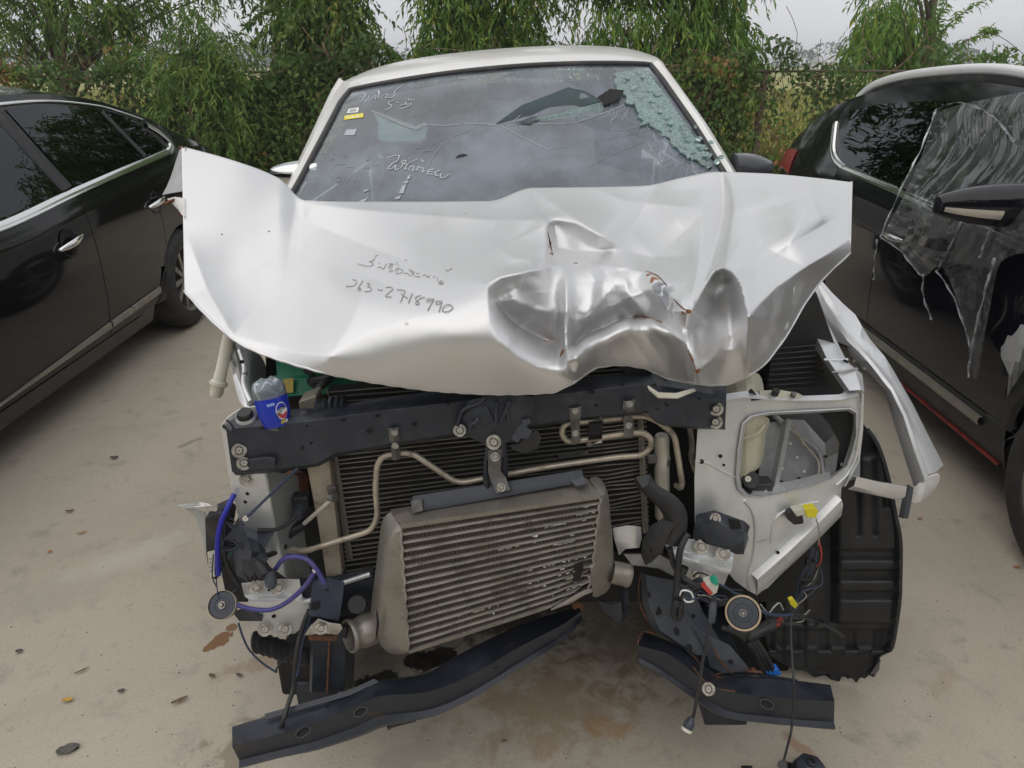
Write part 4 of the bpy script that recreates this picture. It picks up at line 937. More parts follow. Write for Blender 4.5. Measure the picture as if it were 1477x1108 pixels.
# strokes of paint pen
def strokes(name, lines, onf, r, m, parent, off=-.003):
    mb = MB()
    for ln in lines:
        pts = [onf(a, b_, off) for a, b_ in ln]
        mb.tube(pts, r, 5, 3 if len(pts) > 2 else 0)
    return tag(mb.build(name, m, parent, sharp=180), kind='stuff')
zz = lambda ls, x0, y0, k: [[(x0+a/k, y0+b_/k) for a, b_ in l] for l in ls]
top = zz([[(215, 395), (255, 330), (290, 275), (230, 262)], [(270, 405), (330, 330), (345, 300)], [(385, 355), (420, 310), (450, 300), (440, 345), (470, 340), (490, 300), (480, 210), (515, 280)], [(540, 325), (560, 285), (620, 275), (600, 325), (690, 325), (740, 275), (735, 230), (870, 120)],
          [(720, 375), (650, 395), (640, 425), (685, 440), (670, 480), (610, 510), (590, 500)], [(755, 400), (795, 405)], [(900, 360), (940, 345), (945, 375)], [(950, 360), (1040, 368)], [(815, 445), (880, 430), (905, 395), (900, 430), (985, 420), (960, 450), (880, 480), (800, 500)]], 500, 110, 10.55)
strokes('paint_pen_writing', top, onW, .0014, M['paint_pen'], ws)
# ไม่มีกล่อง ECU
ecu = zz([[(720, 218), (800, 196), (830, 200), (815, 240)], [(815, 240), (770, 265), (738, 305), (775, 300), (800, 275), (795, 310), (830, 305)], [(840, 300), (860, 265), (850, 245), (885, 240), (870, 262), (895, 270), (870, 310), (900, 300)], [(905, 262), (985, 222)], [(905, 320), (925, 285), (950, 290), (935, 325), (965, 310)], [(970, 325), (985, 285), (1000, 300)], [(1010, 230), (1035, 255)], [(1000, 300), (1030, 300), (1015, 335), (1050, 320)],
          [(1115, 308), (1075, 315), (1060, 345), (1105, 350)], [(1068, 330), (1105, 330)], [(1165, 320), (1130, 330), (1125, 355), (1155, 365)], [(1175, 340), (1165, 370), (1195, 380), (1238, 350)]], 430, 190, 5.68)
strokes('paint_pen_writing', ecu, onW, .0017, M['paint_pen'], ws)
faint = zz([[(200, 180), (230, 175), (215, 215)], [(265, 180), (300, 175), (270, 205), (300, 225), (262, 228)], [(350, 200), (400, 200)], [(560, 190), (600, 200), (560, 240)], [(590, 260), (620, 275), (670, 265)], [(280, 310), (300, 270), (330, 265)], [(340, 270), (390, 265)], [(400, 285), (450, 290)], [(530, 295), (600, 292)], [(130, 390), (170, 380), (150, 420)], [(310, 380), (350, 370), (345, 400), (310, 400)], [(380, 360), (370, 410)], [(420, 360), (415, 405)], [(470, 360), (460, 410)],
             [(970, 140), (1010, 125)], [(1010, 160), (1110, 155)], [(1090, 120), (1180, 60), (1240, 50), (1255, 85)], [(150, 560), (180, 530), (210, 560)], [(240, 560), (290, 555)], [(330, 565), (400, 562)]], 430, 190, 5.68)
strokes('faded_writing', faint, onW, .0007, M['pen_faint'], ws)
# cracks and broken glass
crk = [[(536, 160), (570, 175), (598, 186), (610, 180), (640, 181), (690, 178), (722, 181), (760, 178), (820, 178), (862, 166), (900, 152)], [(722, 181), (748, 195), (790, 216)], [(790, 216), (880, 200), (945, 185)], [(880, 200), (960, 160)], [(850, 240), (900, 215), (960, 195)], [(740, 176), (770, 150), (818, 127)], [(930, 170), (965, 205), (1030, 240)], [(862, 166), (800, 172), (765, 176)], [(680, 186), (640, 205), (610, 250)]]
strokes('crack', crk[:2]+crk[5:7], onW, .0007, M['paint_pen'], ws, -.004)
strokes('crack', crk[2:5]+crk[7:], onW, .0005, M['pen_faint'], ws, -.004)
def shard(pts, m, name='glass_shard', dz=-.006, t=.004): return MB().plate([onW(a, b_, dz+(p_[2] if len(p_) > 2 else 0)) for p_ in pts for a, b_ in [p_[:2]]], t).build(name, m, ws)
shard([(716, 178, 0), (752, 152, -.02), (820, 126, -.05), (846, 132, -.04), (868, 146, -.03), (822, 158, .02), (770, 170, .01)], M['flap_glass'])
shard([(720, 180, 0), (770, 171, -.01), (822, 159, -.01), (868, 147, -.02), (872, 158, .0), (852, 172, .02), (800, 173, .01)], M['shatter'])
shard([(744, 178, 0), (768, 168, -.02), (786, 170, 0), (764, 179, 0)], M['flap_glass'])
random.seed(3)
for (cx, cy, w, h, a, n) in ((1000, 200, 30, 78, .62, 26), (930, 132, 34, 40, .7, 14)):
    for k in range(n):
        t = random.uniform(-1, 1); q = random.gauss(0, .42)
        x = cx+math.cos(a)*h*t*.95-math.sin(a)*w*q*(.5+.5*abs(math.cos(t*2))); y = cy+math.sin(a)*h*t*.95*1.15+math.cos(a)*w*q*.5
        y += 0; r = random.uniform(2.5, 6); pts = []
        for j in range(6):
            aa = j/6*6.283+random.uniform(-.35, .35); pts.append((x+math.cos(aa)*r*1.1, y+math.sin(aa)*r*.8, random.uniform(-.012, .004)))
        if 1 > (x-880)/170 > 0: shard(pts, M['shatter'], dz=-.007-.0008*k)
fine = []
for _ in range(46):
    x, y = random.choice(((884, 138), (905, 150), (940, 180), (965, 205), (990, 228), (900, 120))); x += random.gauss(0, 6); y += random.gauss(0, 5); a = random.uniform(.2, 3.6); ln = []
    for k in range(4): ln.append((x, y)); x += math.cos(a)*-random.uniform(5, 22); y += math.sin(a)*random.uniform(3, 14); a += random.gauss(0, .35)
    if min(q[0]*.62-q[1] for q in ln) > 250: fine.append(ln)
strokes('crack', fine, onW, .00035, M['paint_pen'], ws, -.004)
band = [(884, 106, 0), (930, 98, -.01), (962, 140, -.015), (1000, 196, -.01), (1034, 243, 0), (1010, 236, -.015), (992, 226, -.02), (970, 206, -.01), (948, 186, -.02), (922, 168, -.01), (905, 146, -.02), (890, 130, -.01)]
bd = []
for i in range(len(band)):
    a, b_ = band[i], band[(i+1) % len(band)]; k = 6 if i > 3 else 3
    for q in range(k):
        t = q/k; jx = 0 if i <= 3 else 1; bd.append((a[0]+(b_[0]-a[0])*t+jx*random.gauss(0, 3.2), a[1]+(b_[1]-a[1])*t+jx*random.gauss(0, 2.6), a[2]+(b_[2]-a[2])*t))
shard(bd, M['shatter'], 'shattered_edge', -.004, .005)
shard([(862, 140, 0), (880, 128, -.02), (900, 130, -.02), (895, 142, -.03), (872, 152, -.01), (858, 150, 0)], M['black'], 'torn_hole', -.012)
sticker('sticker', [(938, 130), (950, 130), (964, 143), (958, 148), (940, 142)], M['white'], 'torn white disc sticker')
# wing mirrors of the pickup
m1 = P(1072, 238, 2.55); m2 = P(1122, 242, 2.55)
mirror(tk, m2.x+.015, m1.x-.02, 2.60, m1.z-.02, .085, M['mirror_grey'], lamp=False)
m1 = P(402, 252, 2.5); m2 = P(372, 256, 2.5)
mirror(tk, m2.x, m1.x+.12, 2.6, m1.z-.01, .07, M['chrome'], lamp=False)
# cowl under the glass
rows = [[Vector((q*.84, y-.06*(1-q*q)+.05*q*q, z+.03*q)) for q in lin(-1, 1, 13)] for y, z in ((2.02, 1.09), (2.2, 1.13), (2.38, 1.17), (2.5, 1.13))]
MB().loft(rows).build('cowl', M['black_plastic'], tk, solid=.01)

# ------------------------------------------------------------------ the crumpled bonnet
HT = [(0, 262, 211, 1.93), (.08, 335, 231, 1.96), (.15, 402, 257, 1.99), (.19, 440, 289, 1.98), (.27, 520, 291, 2.02), (.36, 605, 291, 2.05), (.46, 705, 290, 2.05), (.525, 768, 271, 2.06), (.61, 850, 270, 2.06), (.69, 928, 268, 2.04), (.75, 985, 256, 2.00), (.80, 1032, 248, 1.96), (.87, 1100, 250, 1.92), (.955, 1180, 257, 1.87), (1, 1229, 263, 1.84)]
HB = [(0, 266, 421, 1.56), (.055, 304, 462, 1.48), (.10, 345, 496, 1.42), (.16, 402, 520, 1.36), (.23, 475, 540, 1.29), (.31, 558, 555, 1.24), (.39, 640, 565, 1.21), (.47, 720, 569, 1.195), (.54, 792, 567, 1.19), (.575, 826, 553, 1.20), (.61, 862, 531, 1.23), (.65, 895, 527, 1.25), (.69, 930, 532, 1.25), (.725, 962, 546, 1.24), (.75, 990, 552, 1.225), (.79, 1035, 556, 1.235), (.84, 1090, 536, 1.29), (.885, 1132, 488, 1.38), (.92, 1160, 440, 1.46), (.955, 1188, 402, 1.54), (1, 1226, 366, 1.62)]
NU, NV = 400, 170
us = np.linspace(0, 1, NU+1); vs = np.linspace(0, 1, NV+1)
def curve(keys):
    k = np.array(keys); return [np.array([pchip(k[:, 0], k[:, c])(u) for u in us]) for c in (1, 2, 3)]
tx, ty, tY = curve(HT); bx, by, bY = curve(HB)
V = vs[None, :]
HX = tx[:, None]+(bx-tx)[:, None]*V; HYp = ty[:, None]+(by-ty)[:, None]*V
# the nose rolls over: forward distance runs off quickly at first, then hardly at all
PIN = lambda a, b: np.array([pchip(a, b)(q) for q in us])
bend_v = PIN([0, .12, .19, .23, .31, .39, .47, .56, .70, .78, .84, .90, .955, 1], [1.05, 1.02, .92, .80, .63, .54, .49, .58, .70, .64, .58, .64, .74, .85])[:, None]
soft = PIN([0, .12, .2, .3, .5, .8, .9, 1], [.04, .07, .12, .15, .14, .10, .06, .05])[:, None]
def spl(x): return soft*np.logaddexp(0, x/soft)
g0 = spl(bend_v-0*V); g = spl(bend_v-V); g1 = spl(bend_v-1+0*V)
Yh = bY[:, None]+(tY-bY)[:, None]*(g-g1)/(g0-g1)
Yh = Yh+.26*np.clip(V-bend_v, 0, 1)**2*np.interp(us, [0, .2, .3, .8, .9, 1], [0, .3, 1, 1, .6, 0])[:, None]
AMP = 1.8
def crease(poly, amp, wa, wb, t0=0.0, t1=0.0, pw=1.0):
    """fold line: amp metres toward (+) or away from (-) the viewer, falling off over wa px above and wb px below"""
    global Yh
    poly = [np.array(p, float) for p in poly]; best = np.full(HX.shape, 1e9); side = np.zeros(HX.shape); ln_ = np.ones(HX.shape); par = np.zeros(HX.shape)
    L_ = [np.linalg.norm(poly[i+1]-poly[i]) for i in range(len(poly)-1)]; tot = sum(L_); acc = 0
    for i in range(len(poly)-1):
        a, b_ = poly[i], poly[i+1]; d = b_-a
        t = np.clip(((HX-a[0])*d[0]+(HYp-a[1])*d[1])/(d@d), 0, 1)
        ex = HX-(a[0]+t*d[0]); ey = HYp-(a[1]+t*d[1]); D_ = np.hypot(ex, ey); up = D_ < best
        cr = d[0]*(HYp-a[1])-d[1]*(HX-a[0])
        best = np.where(up, D_, best); side = np.where(up, cr, side); ln_ = np.where(up, L_[i], ln_); par = np.where(up, (acc+t*L_[i])/tot, par); acc += L_[i]
    sn = np.clip(side/np.maximum(best*ln_, 1e-6), -1, 1); sn = np.where(best < 1e-6, 0, sn); k_ = (sn+1)/2; k_ = k_*k_*(3-2*k_); w = wa+(wb-wa)*k_
    env = np.where(par < .3, t0+(1-t0)*np.sin(np.pi/2*par/.3), 1)*np.where(par > .7, t1+(1-t1)*np.sin(np.pi/2*(1-par)/.3), 1)
    # a rounded cusp about 2 px across
    q = np.sqrt((best/w)**2+(1.0/w)**2)-1.0/w
    Yh = Yh-AMP*amp*env*np.exp(-q**pw)
def dent(cx, cy, rx, ry, amp, ang=0, pw=2):
    global Yh
    c, s = math.cos(ang), math.sin(ang); x = (HX-cx)*c+(HYp-cy)*s; y = -(HX-cx)*s+(HYp-cy)*c
    Yh = Yh-AMP*amp*np.exp(-(((x/rx)**2+(y/ry)**2))**(pw/2))
SC_ = 1.5
def scoop(top, bot, amps, step=0.0, back=6.0, pw=1.15):
    """sheet pushed in: it runs away from the viewer between the top and bottom lines, then returns to a sharp lower rim"""
    global Yh
    t_ = np.array(top, float); b_ = np.array(bot, float); a_ = np.array(amps, float)
    xx = np.clip(HX, a_[0, 0], a_[-1, 0]); f = lambda k: np.interp(xx, np.linspace(k[0, 0], k[-1, 0], 80), np.array([pchip(k[:, 0], k[:, 1])(q) for q in np.linspace(k[0, 0], k[-1, 0], 80)]))
    yt, yb, A = f(t_), f(b_), f(a_)
    A = np.where((HX < a_[0, 0]) | (HX > a_[-1, 0]), 0, A)
    t = (HYp-yt)/np.maximum(yb-yt, 4)
    ins = step*np.clip((HYp-yt)/10, 0, 1)+(1-step)*np.clip(t, 0, 1)**pw
    out = np.exp(-np.clip((HYp-yb)/back, 0, 30)**1.4)
    Yh = Yh+SC_*A*ins*np.where(t > 1, out, 1)
# --- broad waves
dent(350, 380, 120, 90, -.03); dent(560, 400, 150, 70, .02); dent(1150, 330, 70, 60, .03)
# rear lip rolls up behind the top line
crease([(425, 292), (520, 303), (620, 311), (700, 317), (792, 318)], .05, 22, 160, .1, .5)
crease([(768, 272), (800, 295), (850, 330), (897, 357)], .045, 120, 26, .2, .1)
crease([(768, 272), (700, 300), (640, 312)], .02, 20, 40)
# left: soft crease from the bottom lip up, and diagonal from the upper edge
crease([(470, 522), (482, 505), (505, 470), (530, 400)], .016, 50, 70, .9, 0)
crease([(478, 512), (530, 480), (600, 458), (700, 440)], .012, 60, 70, .8, .0)
crease([(330, 482), (380, 496), (430, 509), (478, 514)], .014, 40, 40, .2, .6)
crease([(425, 290), (440, 318), (520, 352), (600, 380)], -.018, 40, 55, .3, 0)
crease([(270, 428), (285, 462), (330, 495)], .02, 60, 30, .5, .3)
crease([(265, 330), (300, 420), (345, 498)], .018, 26, 70, 0, .4)
# pit under the torn slit
crease([(780, 312), (789, 322), (793, 345), (797, 372)], .035, 9, 34, .5, .5)
crease([(790, 322), (800, 316), (830, 322), (870, 342), (897, 357)], .03, 60, 14, .5, .2)
scoop([(788, 314), (800, 313), (840, 322), (897, 352)], [(788, 352), (800, 356), (840, 362), (897, 362)], [(788, 0), (792, .07), (825, .055), (860, .03), (897, 0)], .1, 26)
# ledge below it, the big oval dent, and the pushed-in middle
scoop([(704, 410), (722, 400), (760, 392), (795, 384), (816, 380)], [(704, 416), (714, 433), (730, 454), (748, 471), (790, 492), (816, 500)], [(704, 0), (710, .045), (724, .10), (750, .145), (785, .17), (802, .16), (816, .085)], .03, 20)
scoop([(816, 374), (829, 376), (880, 384), (928, 392), (962, 406), (992, 436)], [(816, 500), (826, 498), (845, 483), (870, 472), (912, 457), (936, 458), (966, 473), (992, 492)], [(816, .08), (832, .15), (870, .17), (912, .145), (936, .11), (966, .06), (992, 0)], .0, 9)
crease([(814, 380), (818, 410), (819, 440), (813, 470)], .012, 14, 12, .4, .2)
# the big oval dent and its rim
crease([(709, 412), (712, 430), (725, 450), (748, 473), (790, 494), (822, 502)], .022, 12, 44, .5, .8)
crease([(709, 412), (722, 401), (760, 392), (795, 388)], .03, 30, 16, .6, .2)
# ridge from the dent foot along the roll, then the rolled-under front lip
crease([(822, 502), (845, 484), (870, 473), (912, 457), (936, 459), (966, 474), (988, 493), (1000, 522), (1005, 538)], .028, 24, 9, .6, .8)
crease([(826, 505), (835, 522), (828, 548)], .03, 20, 14)
# torn centre: raised tongue, tear
crease([(928, 391), (950, 408), (975, 432), (994, 447)], .028, 24, 24, .5, .6)
crease([(940, 410), (952, 432), (966, 451), (994, 448)], .018, 16, 12, .4, .4)
# twin vertical folds right of centre
crease([(1010, 272), (1012, 305), (1013, 334), (1006, 390), (999, 432), (997, 448)], .034, 30, 70, .3, .5)
crease([(1041, 250), (1045, 280), (1045, 307), (1035, 350), (1026, 387), (1003, 440)], -.036, 9, 26, .4, .6)
crease([(1052, 252), (1058, 300), (1050, 350), (1046, 386)], .018, 80, 10, .3, .3)
# curled pocket
scoop([(1000, 446), (1018, 410), (1030, 392), (1043, 387), (1059, 396), (1069, 412), (1079, 452)], [(1000, 476), (1016, 515), (1035, 506), (1058, 482), (1079, 462)], [(1000, 0), (1014, .02), (1036, .07), (1056, .10), (1071, .075), (1079, 0)], .25, 44)
crease([(1000, 446), (1018, 410), (1030, 391), (1043, 386), (1059, 395), (1069, 412), (1075, 440), (1078, 455)], .055, 26, 8, .5, .8)
crease([(1033, 408), (1030, 440), (1012, 465), (985, 482)], -.03, 14, 12, .2, .3)
crease([(1079, 460), (1058, 482), (1035, 508), (1014, 532)], .055, 40, 30, .6, .7)
# right wing fold, small dimple, scuffed underside
crease([(1170, 280), (1178, 305), (1189, 324)], .03, 12, 50, .6, .2)
crease([(1168, 282), (1150, 330), (1130, 370)], .02, 40, 40, .4, 0)
crease([(1227, 344), (1195, 366), (1155, 390), (1120, 414), (1098, 436), (1080, 458)], .06, 70, 40, .8, .8)
crease([(940, 270), (960, 300), (990, 330)], .015, 40, 30, 0, 0)
crease([(860, 272), (900, 290), (1000, 300)], .018, 20, 30, .4, .2)
ye = np.interp(HX, [822, 845, 870, 912, 936, 966, 988, 1000, 1008], [510, 486, 475, 460, 461, 476, 495, 524, 545])
Yh += .075*np.clip((HX-826)/22, 0, 1)*np.clip((1006-HX)/16, 0, 1)*(1-np.exp(-np.clip(HYp-ye-2, 0, 200)/22))
# small irregular buckles through the crushed middle
crease([(833, 463), (868, 447), (912, 428), (950, 408)], .018, 20, 26, .3, .3)
crease([(822, 500), (852, 452), (880, 420), (893, 388)], .012, 22, 22, .4, .2)
crease([(738, 402), (752, 430), (772, 462)], -.012, 18, 24, .3, .3)
crease([(714, 436), (740, 432), (770, 446), (806, 452)], .020, 16, 26, .3, .2)
crease([(760, 394), (748, 420), (752, 455)], .016, 20, 20, .2, .4)
crease([(842, 380), (858, 405), (852, 440), (838, 470)], .018, 18, 30, .2, .3)
crease([(900, 390), (905, 420), (930, 452)], .018, 26, 20, .2, .4)
crease([(700, 345), (740, 372), (790, 380)], .014, 40, 22, .0, .4)
crease([(905, 330), (945, 372), (990, 420)], .016, 30, 40, .1, .5)
crease([(900, 362), (950, 372), (1000, 368)], -.012, 26, 26, .2, .2)
crease([(1078, 300), (1100, 350), (1085, 400)], -.014, 40, 30, .1, .3)
crease([(1100, 262), (1120, 300), (1168, 345)], .010, 40, 40, .2, .2)
crease([(1030, 520), (1060, 500), (1110, 450)], .014, 26, 30, .4, .2)
wz = np.exp(-(((HX-900)/150)**2+((HYp-425)/85)**2)**2)
rg = lambda a, b, c, k: 1-np.abs(np.sin(a*HX+b*HYp+c+1.3*np.sin(k*HX-.6*k*HYp)))
Yh += wz*(.007*rg(.030, .018, .4, .021)+.006*rg(-.022, .045, 1.7, .033)+.0035*rg(.07, -.05, 2.2, .05))
# long low ripples, as pressed sheet shows
Yh += .0016*np.sin(HX*.045+HYp*.03)+.0012*np.sin(HX*.021-HYp*.06+1)
HS = np.stack([HX.ravel(), HYp.ravel(), Yh.ravel()], 1)
def onH(px, py, off=-.003): return P(px, py, surfY(HS, px, py)+off)
rows = [[P(HX[i, j], HYp[i, j], Yh[i, j]) for i in range(NU+1)] for j in range(NV+1)]
def wear_and_reflection(name, base_m, spots):
    m = base_m.copy(); m.name = name; nt = m.node_tree; L = nt.links.new
    b = next(n for n in nt.nodes if n.type == 'BSDF_PRINCIPLED'); tc = N(nt, 'ShaderNodeTexCoord')
    nz = N(nt, 'ShaderNodeTexNoise', Scale=70, Detail=5); L(tc.outputs['Object'], nz.inputs['Vector'])
    cur = b.inputs['Base Color'].links[0].from_socket; mt = None
    for (c, r, col, amt, soft) in spots:
        sb = N(nt, 'ShaderNodeVectorMath', operation='DISTANCE'); L(tc.outputs['Object'], sb.inputs[0]); sb.inputs[1].default_value = c
        md = N(nt, 'ShaderNodeMath', operation='MULTIPLY_ADD'); L(nz.outputs['Fac'], md.inputs[0]); md.inputs[1].default_value = r*2.2; L(sb.outputs['Value'], md.inputs[2])
        mr = N(nt, 'ShaderNodeMapRange', interpolation_type='SMOOTHSTEP'); L(md.outputs[0], mr.inputs['Value'])
        mr.inputs['From Min'].default_value = r*(2.1-soft); mr.inputs['From Max'].default_value = r*2.1; mr.inputs['To Min'].default_value = amt; mr.inputs['To Max'].default_value = 0
        mx = N(nt, 'ShaderNodeMix', data_type='RGBA'); L(mr.outputs['Result'], mx.inputs['Factor']); L(cur, mx.inputs['A']); mx.inputs['B'].default_value = (*col, 1); cur = mx.outputs['Result']
        if mt is None: mt = mr.outputs['Result']
        else:
            a = N(nt, 'ShaderNodeMath', operation='MAXIMUM'); L(mt, a.inputs[0]); L(mr.outputs['Result'], a.inputs[1]); mt = a.outputs[0]
    L(cur, b.inputs['Base Color'])
    mm = N(nt, 'ShaderNodeMapRange'); L(mt, mm.inputs['Value']); mm.inputs['To Min'].default_value = .85; mm.inputs['To Max'].default_value = 0
    for l in list(b.inputs['Metallic'].links): nt.links.remove(l)
    L(mm.outputs['Result'], b.inputs['Metallic'])
    return m
def hs(px, py, r, col=(.26, .10, .035), amt=1, soft=.25): return (tuple(onH(px, py, 0)-ORG[tk.name]), r, col, amt, soft)
spots = [hs(831, 380, .006), hs(942, 402, .010), hs(935, 396, .007), hs(952, 410, .006), hs(787, 492, .007), hs(813, 508, .009), hs(822, 503, .006), hs(1007, 536, .007), hs(930, 459, .005), hs(918, 457, .004), hs(946, 463, .004), hs(793, 350, .006), hs(795, 366, .007), hs(985, 452, .005), hs(993, 449, .005), hs(996, 515, .004),
         hs(960, 428, .026, (.17, .19, .23), .8, .5), hs(950, 412, .020, (.17, .19, .23), .8, .5), hs(968, 446, .014, (.2, .2, .22), .8, .5),
         hs(1120, 445, .05, (.42, .43, .45), .7, .9), hs(1150, 425, .04, (.42, .43, .45), .6, .9), hs(1105, 490, .05, (.44, .44, .45), .6, .9), hs(1135, 470, .012, (.72, .72, .72), .8, .5), hs(1125, 495, .012, (.72, .72, .72), .8, .5), hs(1146, 418, .010, (.72, .72, .72), .8, .5), hs(900, 505, .05, (.42, .40, .38), .4, .9),  # final spot paints the ground's brown reflection onto the turned-under lip
         hs(672, 308, .006, (.2, .19, .18), .8, .4), hs(320, 338, .0025, (.1, .1, .1), 1, .3), hs(388, 334, .003, (.1, .1, .1), 1, .3), hs(587, 467, .006, (.4, .4, .4), .6, .6)]
M['bonnet_paint'] = wear_and_reflection('bonnet_paint', mat('bonnet_silver', (.70, .70, .705), .45, .74, (.69, .69, .695), sc=4, coat=.12, rvar=.03, dirt=(.66, .645, .62), dsc=3, dlo=.55, dhi=.8), spots)
hood = MB().loft(rows).build('bonnet', M['bonnet_paint'], tk, sharp=180, solid=.005, fixn=False)
hood.modifiers['solid'].offset = 1
MB().tube([P(HX[i, -1], HYp[i, -1]-.8+.4*math.sin(i*.61), Yh[i, -1]+.0025) for i in range(0, NU+1, 2)], .0030, 8, 0).build('hem', M['bonnet_paint'], hood, sharp=180)
MB().tube([P(HX[-1, i]-1, HYp[-1, i], Yh[-1, i]+.001) for i in range(0, NV+1, 2)], .003, 8, 0).build('hem', M['bonnet_paint'], hood, sharp=180)
# folded-back corner flap and torn edge
fl = [[(268, 212, 1.93), (263, 240, 1.89), (264, 262, 1.85), (262, 276, 1.83)], [(259, 216, 1.95), (255, 240, 1.94), (250, 262, 1.90), (249, 278, 1.88)], [(252, 238, 2.0), (246, 256, 1.99), (240, 270, 1.96), (234, 281, 1.94)]]
MB().loft([[P(*p) for p in r] for r in fl]).build('corner_flap', M['silver_dull'], hood, solid=.003)
MB().loft([[P(266, 286, 1.80), P(252, 284, 1.82), P(241, 287, 1.84)], [P(266, 300, 1.78), P(256, 297, 1.80), P(247, 292, 1.83)], [P(266, 312, 1.76), P(262, 310, 1.78), P(258, 304, 1.80)]]).build('corner_flap', M['white_paint'], hood, solid=.003)
for pts, r in (([(236, 292), (240, 294), (247, 290), (262, 286)], .004), ([(259, 214), (262, 212), (266, 214)], .003), ([(258, 308), (266, 316)], .003)):
    MB().tube([P(a, b_, 1.82 if b_ > 250 else 1.93) for a, b_ in pts], r, 6, 3).build('rusty_edge', M['rust'], hood)
# rusty torn lips
for pts in ([(790, 334), (794, 352), (797, 368)], [(932, 391), (948, 398), (962, 412)], [(972, 432), (984, 444), (993, 448)], [(822, 502), (812, 505), (808, 515)], [(912, 457), (934, 458), (955, 465)], [(990, 497), (998, 518), (1005, 536)], [(975, 452), (992, 448)]):
    MB().tube([onH(a, b_, -.002) for a, b_ in pts], lambda s: .0006+.0009*math.sin(math.pi*s), 6, 4).build('rusty_edge', M['rust'], hood)
# hooked bracket pieces under the lip
MB().loft([[P(935, 556, 1.235), P(950, 566, 1.23), P(975, 567, 1.23), P(1000, 560, 1.235)], [P(938, 562, 1.225), P(950, 573, 1.22), P(978, 574, 1.22), P(1004, 563, 1.23)]]).build('lip_bracket', M['white_plastic'], hood, solid=.003)
# marker writing
w1 = zz([[(265, 220), (300, 235), (400, 250), (430, 215), (385, 200), (440, 185), (450, 145), (480, 135)], [(490, 215), (500, 218)], [(475, 265), (510, 260), (540, 280), (560, 240), (570, 225)], [(590, 260), (615, 235), (635, 250), (600, 275), (640, 300), (595, 310)], [(600, 222), (650, 228)], [(680, 205), (678, 235)], [(700, 240), (706, 244)], [(690, 270), (665, 290), (680, 325), (730, 320), (742, 290), (700, 275), (690, 300)], [(770, 182), (785, 186)], [(755, 330), (790, 325), (830, 355)], [(815, 280), (870, 320)], [(820, 300), (860, 335), (840, 345)], [(870, 355), (930, 365)], [(890, 325), (915, 330)], [(960, 350), (985, 340), (1010, 365), (1030, 350)], [(1070, 360), (1085, 365)], [(1110, 370), (1120, 410), (1140, 425), (1180, 430), (1150, 440), (1125, 425)], [(1140, 405), (1170, 410)], [(1205, 280), (1215, 300), (1275, 270)]], 480, 350, 7.385)
w2 = zz([[(205, 395), (245, 400), (250, 430), (220, 460), (150, 465), (145, 450)], [(320, 405), (275, 470), (268, 500), (290, 508), (298, 485), (275, 480)], [(365, 435), (385, 432), (390, 450), (370, 465), (408, 480), (400, 515), (335, 520)], [(475, 498), (530, 508)], [(565, 478), (615, 475), (640, 495), (600, 530), (560, 570), (625, 577)], [(680, 498), (750, 505), (765, 520), (720, 630)], [(725, 545), (795, 590)], [(848, 535), (805, 640)], [(940, 560), (890, 575), (880, 600), (920, 640), (900, 658), (880, 640), (920, 600), (945, 590), (980, 580)], [(1075, 600), (1005, 600), (1005, 625), (1055, 615), (1075, 600), (1010, 720)], [(1160, 620), (1105, 625), (1100, 650), (1145, 650), (1160, 620), (1130, 735)], [(1225, 655), (1180, 680), (1165, 720), (1205, 737), (1260, 715), (1275, 675), (1225, 655)]], 480, 350, 7.385)
strokes('marker_writing', w1, onH, .0008, M['pencil'], hood, -.0035); strokes('phone_number', w2, onH, .0009, M['pencil'], hood, -.0035)
# ------------------------------------------------------------------ the pickup's open front
def bolt_mesh(name, m):
    mb = MB().lathe([(.001, .010), (.0055, .010), (.0062, .0085)], (0, 0, 0), (0, 0, 1), 6, False).lathe([(.0066, .0085), (.0066, .0022)], (0, 0, 0), (0, 0, 1), 6, False).lathe([(.0066, .0022), (.0115, .0022), (.0118, .0005), (.0115, -.001)], (0, 0, 0), (0, 0, 1), 18, False)
    o = mb.build(name, m, None, sharp=30); me = o.data; bpy.data.objects.remove(o); return me
BOLT = bolt_mesh('bolt', M['bolt'])
def bolt(p, parent, nrm=None, k=1.0):
    return inst('bolt', BOLT, parent, facing(p, nrm or tocam(p), random.random()*3) @ Matrix.Scale(k, 4))
def hole_disc(parent, p, rx, ry, nrm=None, roll=0):
    """a punched hole: flat black disc with a low rim, the inner dark put into its colour"""
    Mx = facing(p, nrm or tocam(p), roll) @ Matrix.Diagonal((rx, ry, 1, 1))
    mb = MB(); rows = []
    for r, h in ((1.0, .0012), (.93, .0016), (.90, .0005), (.001, .0004)):
        rows.append([Mx @ Vector((r*math.cos(a), r*math.sin(a), h)) for a in [2*math.pi*k/18 for k in range(18)]])
    return mb.loft(rows, True).build('hole_disc', M['black'], parent, sharp=180)
def cap(name, p, r, h, m, parent, nrm=None, n=20):
    return MB().lathe([(.001, h), (r*.9, h), (r, h*.85), (r, -.003)], p, nrm or tocam(p), n, False).build(name, m, parent, sharp=40)

# engine bay dark mass
MB().box((.02, 2.02, .66), (1.16, .84, .58)).build('engine', M['engine'], tk)
MB().box((0, 3.6, .43), (1.5, 4.2, .16)).build('chassis', M['engine'], tk)
MB().prism(PL([(1118, 470), (1178, 420), (1222, 545), (1215, 585), (1100, 585)], 1.66), (0, .25, 0)).build('air_box', M['black_plastic'], tk, bevel=.006)
for k in range(9):
    y_ = 500+k*7.5
    MB().tube([P(1112-k*.4, y_+4, 1.65), P(1178+k*2.2, y_-2, 1.65)], .0025, 6, 0).build('air_box_rib', M['black_plastic'], tk)

